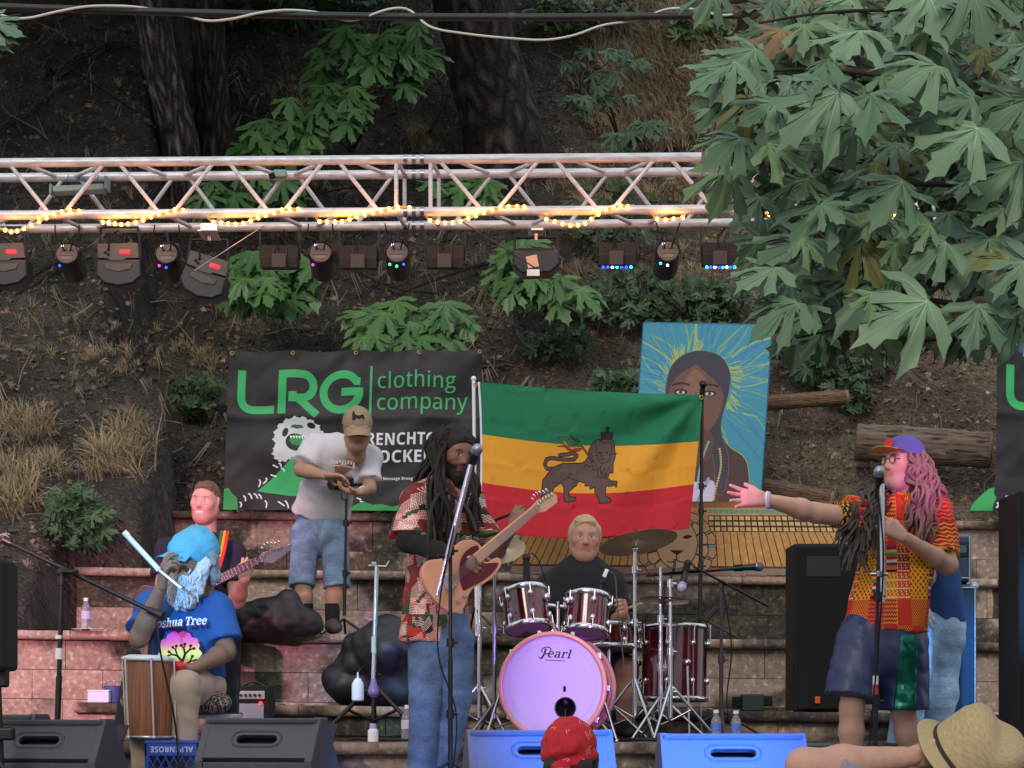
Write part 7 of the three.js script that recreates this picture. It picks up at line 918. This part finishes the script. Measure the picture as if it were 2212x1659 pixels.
const greens = [leafMat(.105, .185, .1), leafMat(.08, .15, .08), leafMat(.14, .23, .125), leafMat(.095, .15, .05), leafMat(.06, .115, .055), leafMat(.12, .2, .085)], yellows = [leafMat(.13, .14, .035), leafMat(.22, .15, .05)], browns = [leafMat(.19, .125, .06, .7), leafMat(.15, .09, .045, .7)], shadeG = [leafMat(.07, .16, .05), leafMat(.06, .14, .048), leafMat(.085, .175, .055)];
const dull = [leafMat(.11, .1, .045), leafMat(.075, .085, .04)];
function leafMesh(o, p, size, dir, nrm, m, k) { const y = dir.clone().normalize(), z = nrm.clone().addScaledVector(y, -nrm.dot(y)).normalize(), x = y.clone().cross(z), M = new THREE.Matrix4().makeBasis(x, y, z); const e = new THREE.Mesh(leaves[k % leaves.length], m); size *= 1.08; e.name = 'leaf'; e.position.copy(p).sub(o.base); e.quaternion.setFromRotationMatrix(M); e.scale.setScalar(size); e.castShadow = e.receiveShadow = true; o.add(e); return e; }
{ // maple bough hanging in from the right, in front of the stage
  const r = rng(101), o = thing('maple_tree', 'maple whose leafy bough hangs in from the right, before the truss', 'tree', V(3.8, 0, -6.55)); const tw = [];
  const limb = (a) => tw.push(a);
  const L = [[[2330, 250, 6.2], [2150, 210, 5.9], [1950, 170, 5.7], [1750, 150, 5.6], [1600, 160, 5.5]], [[2330, 420, 6.2], [2100, 400, 5.8], [1900, 390, 5.6], [1700, 340, 5.5], [1560, 330, 5.4]], [[2330, 300, 6.0], [2150, 480, 5.7], [2000, 640, 5.5], [1850, 700, 5.4], [1720, 730, 5.4]], [[2330, 650, 6.0], [2150, 660, 5.7], [1980, 640, 5.5], [1800, 560, 5.4], [1640, 540, 5.4]], [[2330, 60, 6.2], [2150, 20, 5.9], [1950, 20, 5.7], [1760, 30, 5.6], [1640, 50, 5.6]], [[2330, 560, 5.8], [2210, 640, 5.6], [2100, 720, 5.5], [1960, 740, 5.5]]];
  L.forEach(a => { const pts = a.map(p => P(...p)); tw.push(trunkGeo(pts, [.016, .011, .008, .005, .003], 7)); });
  tw.forEach(g => part('twig', g, mat(0x2a2019, .9), o));
  { const bk = mat(lin(.2, .17, .14), .95, { map: barkMap, bumpMap: barkBump, bumpScale: .03 }), hub = V(3.7, EYE + 2.1, -6.5); part('trunk', trunkGeo([V(3.8, -.1, -6.55), V(3.75, 1.2, -6.5), V(3.7, 2.6, -6.5), hub.clone().add(V(.1, 1.6, -.1)), hub.clone().add(V(.2, 3.5, 0))], [.3, .24, .21, .18, .12], 22), bk, o); L.forEach(a => part('limb', trunkGeo([hub.clone().add(V(0, (HZ - a[0][1]) / 900 - 1, 0)), V(2.7, P(...a[0]).y + .15, -6.35), P(...a[0])], [.07, .04, .018], 9), bk, o)); }
  // where leaves show: fill the bough's outline
  const inside = (x, y) => { const e = [[0, 1610], [40, 1590], [100, 1560], [150, 1490], [300, 1500], [420, 1560], [480, 1600], [560, 1610], [620, 1600], [700, 1610], [760, 1680], [790, 1780], [800, 2212]]; let xl = 1500; for (let i = 0; i < e.length - 1; i++) if (y >= e[i][0] && y < e[i + 1][0]) xl = lerp(e[i][1], e[i + 1][1], (y - e[i][0]) / (e[i + 1][0] - e[i][0])); return x > xl + 35 && y < 745; };
  const hero = [[1555, 170, 122, 2.6], [1560, 330, 110, 2.2], [1810, 105, 130, 1.2], [1760, 245, 160, 2.0], [1850, 240, 130, .4], [1995, 30, 150, -.4], [2090, 10, 140, -.6], [1890, 640, 175, 2.3], [1965, 700, 170, 2.6], [1730, 560, 150, 2.8], [1740, 470, 130, 1.7], [2060, 320, 150, 1.9], [2160, 390, 150, 2.1], [2190, 130, 120, .3], [2120, 560, 150, -.2], [2005, 560, 120, 2.3], [1690, 690, 120, 2.7], [1640, 610, 110, 2.4], [1900, 430, 130, 1.4], [2190, 250, 130, 2.4], [1640, 250, 100, 2.4], [2190, 600, 120, -.1], [2080, 690, 110, .5]];
  let n = 0; const put2 = (x, y, sz, ang, dd, m, face) => { const d = dd, p = P(x, y, d), out = V(-Math.sin(ang) * .9, -Math.cos(ang) * .5 - .3, .1 + .6 * r()).normalize(), nr = V((r() - .5) * face, .55 + (r() - .5) * face, .75 + (r() - .5) * .3).normalize(); leafMesh(o, p, sz * d / FOC, out, nr, m, Math.floor(r() * 10)); n++; };
  hero.forEach(([x, y, s, a], i) => put2(x + 22 + s * .45 * Math.sin(a) * .5, y - s * .3, s * 1.02, a * .5, 5.05 + .25 * r(), greens[i % 3], .5));
  while (n < 270) { const x = lerp(1480, 2300, r()), y = lerp(-60, 760, r()); if (!inside(x + (r() - .5) * 50, y + (r() - .5) * 40)) continue; if (x > 1620 && x < 2060 && y > 430 && y < 480 && r() < .55) continue; const dp = 5.1 + 1.5 * r(), back = dp > 6; const k = r(); put2(x, y - 30, lerp(66, 150, r() * r()), (r() - .32) * 3.2, dp, k < .06 ? yellows[0] : k < .075 ? browns[n % 2] : back ? (r() < .3 ? dull[n % 2] : greens[3 + n % 2]) : greens[[0, 1, 2, 5][n % 4]], 1.5); }
  { const fill = new THREE.InstancedMesh(leaves[4], new THREE.MeshPhysicalMaterial({ color: 0xffffff, vertexColors: true, roughness: .5, side: THREE.DoubleSide }), 980), M = new THREE.Matrix4(), Q = new THREE.Quaternion(); let i = 0; while (i < 980) { const x = lerp(1500, 2900, r()), y = lerp(-60, 760, r()); if (!inside(x, y) || (x > 1640 && x < 2080 && y > 425 && y < 490 && r() < .7)) continue; const d = 5.7 + 1.5 * r(), s = lerp(60, 110, r()) * d / FOC; M.compose(P(x + 15, y - 20, d).sub(o.base), Q.setFromEuler(new THREE.Euler(-.5 + (r() - .5) * 1.6, (r() - .5) * 1.8, Math.PI + (r() - .5) * 3.2)), V(s, s, s)); fill.setMatrixAt(i, M); const k = .7 + .6 * r(), t = r(); fill.setColorAt(i, t < .14 ? lin(.13 * k, .11 * k, .045 * k) : lin(.085 * k, .15 * k, .075 * k)); i++; } fill.name = 'foliage'; fill.userData.kind = 'stuff'; fill.castShadow = fill.receiveShadow = true; o.add(fill); }
  // winged seed bunches
  for (const [x, y] of [[1845, 690], [1690, 690], [2100, 700], [1980, 560], [2190, 690], [1870, 480]]) for (let i = 0; i < 7; i++) { const p = P(x + (r() - .5) * 40, y + (r() - .5) * 50, 5.3 + r() * .2), g = ball(V(0, 0, 0), .014, .35, 1.3, .2, 8, 6); place(g, p, r() * 2, r() * 3, r() * 2); part('seed_wing', g, mat(lin(.32, .2, .1), .7), o); }
}
{ // one leaf tip at the left edge
  const o = thing('maple_branch', 'maple leaf tip poking in at the upper left edge', 'tree branch', P(-20, 50, 6)); part('twig', rod(P(-90, 30, 6.1), P(-30, 60, 6), .004), mat(0x2a2019, .9), o); const r = rng(3); for (let i = 0; i < 3; i++) leafMesh(o, P(-30 - i * 15, 48 + i * 10, 6), .11, V(.9, -.25, .1), V(.1, .6, .8), greens[i], i);
}
function sapling(label, spots, base, seed, mats = shadeG, size = 66) { // understorey maple: stem, side shoots, single leaves
  const r = rng(seed), o = thing('maple_sapling', label, 'young tree', base, 'maple saplings on the slope'); let n = 0;
  for (const [x, y, w, h, d, cnt] of spots) { const c = P(x, y + h * .3, d); part('stem', trunkGeo([base.clone(), base.clone().lerp(c, .5).add(V((r() - .5) * .2, .15, .1)), c, P(x + w * .3, y - h * .2, d - .1)], [.014, .01, .006, .003], 6), mat(0x3a3026, .9), o);
    for (let i = 0; i < cnt * .75; i++) { const a = r() * 6.283, k = Math.sqrt(r()), lx = x + Math.cos(a) * w * k * .5, ly = y + Math.sin(a) * h * k * .5, tier2 = Math.round(ly / 26) * 26; leafMesh(o, P(lx, lerp(ly, tier2, .6), d - .35 * r()), size * (.7 + .5 * r()) * d / FOC, V((r() - .5) * 1.6, -.5 - r() * .4, .55), V((r() - .5) * .7, .8, .45 + r() * .3), mats[n++ % mats.length], Math.floor(r() * 10)); } }
  return o;
}
sapling('bright green maple sapling left of the big trunk, above the truss', [[760, 110, 190, 110, 18.4, 30], [700, 225, 170, 120, 18.2, 30], [590, 300, 150, 90, 18.1, 26], [880, 100, 90, 170, 18.6, 18]], hillHit(760, 330), 201);
sapling('maple sapling with spreading leaves below the truss, left of centre', [[585, 590, 210, 120, 17.4, 38], [560, 620, 120, 60, 17.2, 14]], hillHit(600, 680), 202);
sapling('low maple sapling growing just above the black banner', [[890, 690, 250, 100, 16.9, 40], [840, 735, 170, 36, 16.7, 16]], hillHit(900, 745), 203);
sapling('maple sapling with leaves hanging behind the yoke lamp', [[1185, 610, 170, 90, 17.5, 26], [1110, 560, 130, 90, 17.7, 18]], hillHit(1180, 680), 204);
sapling('thin maple sapling right of the big trunk, above the truss', [[1290, 130, 190, 90, 19, 16], [1300, 215, 150, 70, 18.8, 12], [1380, 290, 180, 60, 18.6, 14]], hillHit(1350, 345), 205, [leafMat(.05, .1, .05), leafMat(.045, .085, .045)], 40);
sapling('maple sapling glimpsed between the truss chords', [[540, 400, 200, 80, 17.9, 20], [480, 440, 90, 50, 17.8, 8], [1000, 400, 140, 80, 17.9, 12]], hillHit(520, 470), 206);
function shrub(label, x, y, w, h, n, seed, mats, sz = 26) { // small-leaved bush
  const r = rng(seed), b = hillHit(x, y + h * .45), o = thing('shrub', label, 'shrub', b, 'shrubs on the slope'), d = -b.z - .12, gs = [[], [], []]; const base = leaves[2];
  for (let i = 0; i < n; i++) { const a = r() * 6.283, k = Math.sqrt(r()), p = P(x + Math.cos(a) * w * .5 * k, y + Math.sin(a) * h * .5 * k, d - .25 * r()); const g = leaves[Math.floor(r() * 10)].clone(); const s = sz * (.5 + r() * .8) * d / FOC; g.scale(s, s, s); place(g, p, -.6 + (r() - .5) * 1.2, (r() - .5) * 2, (r() - .5) * 5); gs[i % 3].push(g); }
  gs.forEach((a, i) => { const m = part('foliage', JC(a), mats[i % mats.length], o); m.userData.kind = 'stuff'; }); for (let i = 0; i < 5; i++) part('stem', rod(b, P(x + (r() - .5) * w * .6, y - h * .3 * r(), d), .006, .003, 5), mat(0x2f271f, .9), o);
}
const dimG = [leafMat(.045, .085, .04), leafMat(.06, .1, .05), leafMat(.035, .07, .03)], ivy = [leafMat(.05, .11, .045), leafMat(.06, .12, .05), leafMat(.04, .09, .04)];
shrub('green nettle clump among dry grass above the left wall', 165, 1120, 130, 130, 150, 301, ivy, 30); shrub('low green ground cover left of the portrait board', 1340, 640, 260, 130, 170, 302, dimG); shrub('green shoots beside the portrait’s left edge', 1330, 830, 110, 60, 70, 303, ivy); shrub('scrub under the maple bough right of the portrait', 1800, 760, 260, 100, 150, 304, dimG, 30); shrub('green tuft on the bare soil above the log', 1840, 850, 90, 80, 50, 305, dimG); shrub('dark bushy growth at the top beside the big trunk', 1250, 30, 260, 70, 140, 306, [leafMat(.08, .13, .04), leafMat(.06, .11, .04), leafMat(.05, .09, .035)]); shrub('leafy undergrowth at the top left of the big trunk', 640, 20, 380, 60, 150, 307, dimG, 36); shrub('dull undergrowth right of the big trunk’s foot', 1330, 470, 200, 160, 120, 308, dimG); shrub('grey-green weeds below the stage lamps at centre right', 1480, 660, 240, 120, 120, 309, dimG, 24);
// big trees
function tree(label, pts, radii, mt, seed, crownC, crownR, nLeaf) {
  const b = pts[0], o = thing('forest_tree', label, 'tree', b, 'trees on the slope'), r = rng(seed); part('trunk', trunkGeo(pts, radii), mt, o);
  const top = pts[pts.length - 1]; for (let i = 0; i < 4; i++) part('limb', trunkGeo([top.clone().lerp(pts[pts.length - 2], .3 * r()), top.clone().add(V((r() - .5) * 3, 1 + r(), (r() - .3) * 3)), crownC.clone().add(V((r() - .5) * crownR * 1.4, r() * .6, (r() - .5) * crownR * 1.4))], [radii[radii.length - 1] * .6, .08, .03], 8), mt, o);
  const m = new THREE.InstancedMesh(leaves[1], leafMat(.05, .1, .045), nLeaf), M = new THREE.Matrix4(), Q = new THREE.Quaternion(); for (let i = 0; i < nLeaf; i++) { const a = r() * 6.283, k = Math.sqrt(r()), s = .3 + .3 * r(); M.compose(V(crownC.x + Math.cos(a) * crownR * k, crownC.y + r() * 2.2 + .6 * N(Math.cos(a) * k * 3, Math.sin(a) * k * 3, seed), crownC.z + Math.sin(a) * crownR * k).sub(o.base), Q.setFromEuler(new THREE.Euler(-1.4 + (r() - .5) * 1.4, (r() - .5) * 2, r() * 6)), V(s, s, s)); m.setMatrixAt(i, M); } m.name = 'crown'; m.userData.kind = 'stuff'; m.castShadow = m.receiveShadow = true; o.add(m);  // unseen crown, added out of view and shaped to shade the upper slope
}
const bark1 = mat(lin(.1, .085, .078), .95, { map: barkMap, bumpMap: barkBump, bumpScale: .05 }), barkGrey = mat(lin(.3, .27, .26), .95, { map: barkMap, bumpMap: barkBump, bumpScale: .04 }), barkMoss = mat(lin(.12, .115, .08), .95, { map: barkMap, bumpMap: barkBump, bumpScale: .04 });
{
  const f = (x, y, d, dy = 0) => { const p = P(x, y, d); p.y += dy; return p; };
  tree('massive dark leaning trunk at the top centre', [f(1105, 400, 19.9, -.3), f(1090, 300, 19.8), f(1050, 150, 19.8), f(1012, 0, 19.8), f(960, -200, 19.8), f(900, -420, 19.8)], [.46, .37, .335, .31, .3, .27], bark1, 401, V(-1.7, EYE + 7.9, -17.2), 2.5, 6000);
  tree('grey rough-barked trunk leaning left at upper left', [f(405, 400, 19.3, -.3), f(385, 300, 19.2), f(350, 150, 19.2), f(325, 0, 19.2), f(290, -220, 19.2), f(240, -420, 19.2)], [.2, .165, .155, .15, .14, .12], barkGrey, 402, V(-4.6, EYE + 7.3, -16.2), 3.3, 8000);
  tree('mossy upright trunk beside the grey leaning one', [f(465, 400, 19.9, -.3), f(462, 300, 19.8), f(455, 150, 19.8), f(447, 0, 19.8), f(440, -220, 19.8), f(440, -420, 19.8)], [.2, .165, .15, .145, .14, .12], barkMoss, 403, V(-3.4, EYE + 9.6, -20), 3.8, 6000);
}
// logs on the bank
function log(label, a, b, r, mt) { const o = thing('log', label, 'log', a.clone().lerp(b, .5).setY(Math.min(a.y, b.y) - r), 'logs on the slope'); const g = trunkGeo([a, a.clone().lerp(b, .5), b], [r, r * 1.02, r * .95], 20); part('bark', g, mt, o); const dr = b.clone().sub(a).normalize(); for (const [p, s] of [[a, -1], [b, 1]]) part('cut_end', lathe([[.001, .012], [r * .96, .006], [r * 1.02, -.02]], p, dr.clone().multiplyScalar(s), 20), mat(lin(.2, .15, .11), .9), o); }
const grain = dtex(256, 256, (u, v) => { const n = .75 + .5 * fbm(u * 26, v * 1.6, 5, 4) - (N(u * 40, v * 2, 8) > .42 ? .3 : 0); return [n, n * .95, n * .9]; }, true), logMat = (r, g, b) => mat(lin(r, g, b), .95, { map: grain, bumpMap: grain, bumpScale: .012 });
log('big weathered log lying on the bare bank at right', P(1850, 955, 16.75), P(2140, 972, 16.6), .145, logMat(.26, .215, .18)); log('rotten split log on the soil right of the portrait', P(1640, 872, 16.95), P(1830, 858, 17.0), .06, logMat(.3, .19, .12)); log('low log at the foot of the bank beside the portrait', P(1650, 1052, 16.7), P(1800, 1080, 16.6), .07, logMat(.26, .18, .13));
// dry grass, straw, leaf litter: nobody could count them
function tuftGeo(seed, n, len, spread) { const r = rng(seed), pos = [], idx = []; for (let i = 0; i < n; i++) { const a = r() * 6.283, l = len * (.5 + r() * .7), w = .0045, dx = Math.cos(a), dz = Math.sin(a), bx = dx * spread * r() * .4, bz = dz * spread * r() * .4, k = pos.length / 3; for (let j = 0; j <= 3; j++) { const t = j / 3, o = spread * t * t, y = l * (t - .45 * t * t * (1 + r() * .4)); pos.push(bx + dx * o - dz * w * (1 - t), y, bz + dz * o + dx * w * (1 - t), bx + dx * o + dz * w * (1 - t), y, bz + dz * o - dx * w * (1 - t)); } for (let j = 0; j < 3; j++) { const q = k + j * 2; idx.push(q, q + 1, q + 2, q + 1, q + 3, q + 2); } } const g = new THREE.BufferGeometry(); g.setAttribute('position', new THREE.Float32BufferAttribute(pos, 3)); g.setIndex(idx); g.computeVertexNormals(); return g; }
function scatter(name, geo, mt, list, col) { const m = new THREE.InstancedMesh(geo, mt, list.length), M = new THREE.Matrix4(); list.forEach((e, i) => { M.compose(e.p, e.q, V(e.s, e.s, e.s)); m.setMatrixAt(i, M); if (col) m.setColorAt(i, col(i)); }); m.name = numbered(name); m.userData = { kind: 'stuff' }; m.castShadow = m.receiveShadow = true; scene.add(m); }
{
  const r = rng(501), grass = [], straw = [], litter = [], twig = [];
  const lean = (a) => new THREE.Quaternion().setFromEuler(new THREE.Euler(-1.57 + (a > 1 ? .75 : .1) + (r() - .5) * a, (r() - .5) * .5, r() * 6.283, 'YXZ'));
  const tuft = (x, y, w, h, n, s) => { for (let i = 0; i < n; i++) { const p = hillHit(x + (r() + r() - 1) * w * .5, y + (r() + r() - 1) * h * .5); p.y -= .02; grass.push({ p, q: new THREE.Quaternion().setFromEuler(new THREE.Euler(.5 + (r() - .5) * .9, (r() - .5) * .8, (r() - .5) * .9)), s: s * (.6 + r() * .7) }); } };
  tuft(60, 930, 140, 70, 40, .9); tuft(250, 1000, 120, 90, 60, 1); tuft(30, 1060, 120, 120, 50, 1); tuft(290, 930, 90, 60, 24, .8); tuft(110, 1020, 90, 70, 24, .8); tuft(440, 780, 120, 90, 26, .6); tuft(260, 760, 260, 200, 60, .5); tuft(520, 680, 200, 120, 40, .5); tuft(100, 720, 240, 200, 30, .5);
  tuft(1480, 150, 480, 330, 640, 1.35); tuft(1420, 260, 240, 180, 260, 1.1); tuft(1300, 400, 300, 160, 120, .7); tuft(1550, 420, 300, 200, 160, .7); tuft(1250, 620, 300, 160, 90, .55); tuft(1100, 640, 260, 160, 70, .5); tuft(1500, 600, 300, 160, 100, .5); tuft(250, 240, 300, 200, 20, .45); tuft(350, 470, 400, 160, 90, .55); tuft(700, 500, 300, 200, 80, .5); tuft(2000, 600, 300, 300, 120, .6); tuft(900, 300, 120, 90, 40, .6); tuft(620, 240, 120, 160, 40, .6);
  scatter('dry_grass', tuftGeo(9, 16, .3, .16), mat(0xffffff, .9, { side: THREE.DoubleSide }), grass, i => { const k = .5 + .6 * rng(i)(); return lin(.4 * k, .31 * k, .18 * k); });
  for (let i = 0; i < 11000; i++) { const x = lerp(-60, 2280, r()), y = lerp(-20, 1230, r()); const p = hillHit(x, y); if (-p.z < 13.9) continue; if (p.x < -3 || -p.z > 16.5) litter.push({ p: p.add(V(0, .012, .01)), q: lean(1.6), s: .025 + .045 * r() * r() }); }
  for (const [k, n, x0, x1, d0, d1] of [[3, 260, -4.2, 4.4, 13.7, 14.8], [4, 300, -3, 4.8, 15.1, 16.1], [5, 320, -2.5, 5, 16.3, 17], [2, 60, -2.4, 4, 12.3, 13.4]]) for (let i = 0; i < n; i++) { const x = lerp(x0, x1, r()), d = lerp(d0, d1, r()); litter.push({ p: V(x, LV(k, x) + .006, -d), q: lean(.8), s: .035 + .04 * r() }); }
  scatter('leaf_litter', leafGeo(77, .6), mat(0xffffff, .9, { side: THREE.DoubleSide }), litter, i => { const q = rng(i * 7 + 1), k = .35 + 1.1 * q() * q(), t = q(); return t < .07 ? lin(.42 * k, .39 * k, .33 * k) : t < .55 ? lin(.28 * k, .19 * k, .12 * k) : lin(.16 * k, .13 * k, .1 * k); });
  for (let i = 0; i < 380; i++) { const p = hillHit(lerp(-40, 2250, r()), lerp(-20, 1100, r())); if (-p.z < 13.9) continue; twig.push({ p: p.add(V(0, .02, .02)), q: new THREE.Quaternion().setFromEuler(new THREE.Euler((r() - .5) * 1.6, r() * 6, (r() - .5) * 1.6 + .8)), s: .5 + r() * 1.3 }); }
  scatter('fallen_twigs', J([rod(V(-.16, 0, 0), V(.05, .015, .01), .005, .004, 5), rod(V(.05, .015, .01), V(.2, -.01, .03), .004, .002, 5), rod(V(0, .01, .0), V(.09, .08, .02), .003, .0015, 5)]), mat(0xffffff, .95), twig, i => { const k = .5 + rng(i * 3)(); return lin(.17 * k, .135 * k, .1 * k); });
}
{ const r = rng(555), vines = []; for (let i = 0; i < 400; i++) { const x = i < 280 ? lerp(-40, 1150, r()) : lerp(1150, 2200, r()), p = hillHit(x, lerp(20, 1010, r())).add(V(0, .05, .06)); if (-p.z < 13.9) continue; vines.push({ p, q: new THREE.Quaternion().setFromEuler(new THREE.Euler(2.5 + (r() - .5) * .6, (r() - .5) * .8, (r() - .5) * 1.2)), s: .5 + r() * .9 }); }
  scatter('trailing_roots', tuftGeo(31, 4, .62, .12), mat(0xffffff, .95, { side: THREE.DoubleSide }), vines, i => { const k = .5 + rng(i * 5)(); return lin(.17 * k, .14 * k, .1 * k); }); }
shrub('small weeds between the banner and the flag’s top edge', 1200, 740, 180, 60, 70, 311, dimG, 24); shrub('weedy patch on the slope above the portrait’s top edge', 1560, 640, 160, 70, 80, 312, dimG, 26); shrub('leafy weeds on the slope left of the black banner', 420, 850, 120, 90, 60, 313, dimG, 24); shrub('green growth high on the straw slope by the maple bough', 1520, 60, 160, 70, 80, 314, [leafMat(.1, .16, .05), leafMat(.08, .13, .045)], 28);
// roots and vines hanging over the cut bank at upper left
{ const r = rng(601); for (const [pts, rad, l] of [[[[120, 180], [200, 130], [290, 110], [330, 160]], .05, 'thick root arching over the dark cut bank at upper left'], [[[0, 300], [70, 260], [130, 215], [180, 200]], .04, 'dark root running down to the photo’s left edge above the truss'], [[[560, 300], [620, 200], [600, 120]], .025, 'thin bare vine between the mossy trunk and sapling'], [[[930, 300], [960, 220], [900, 130], [880, 60]], .018, 'bare stem hanging left of the big trunk'], [[[1200, 560], [1010, 600], [860, 650]], .02, 'fallen branch lying on the slope below the truss joint'], [[[1410, 240], [1460, 330], [1500, 400]], .016, 'thin slanting stem in the dry grass right of the big trunk'], [[[30, 640], [110, 590], [190, 560]], .03, 'branch lying on the slope below the leftmost lamps'], [[[760, 600], [870, 640], [960, 650]], .016, 'second fallen branch on the slope above the banner']]) solo('root_branch', l, 'branch', trunkGeo(pts.map(([x, y]) => hillHit(x, y).add(V(0, .04, .1))), [rad, rad * .9, rad * .5], 8), barkGrey); }

renderer.render(scene, camera);
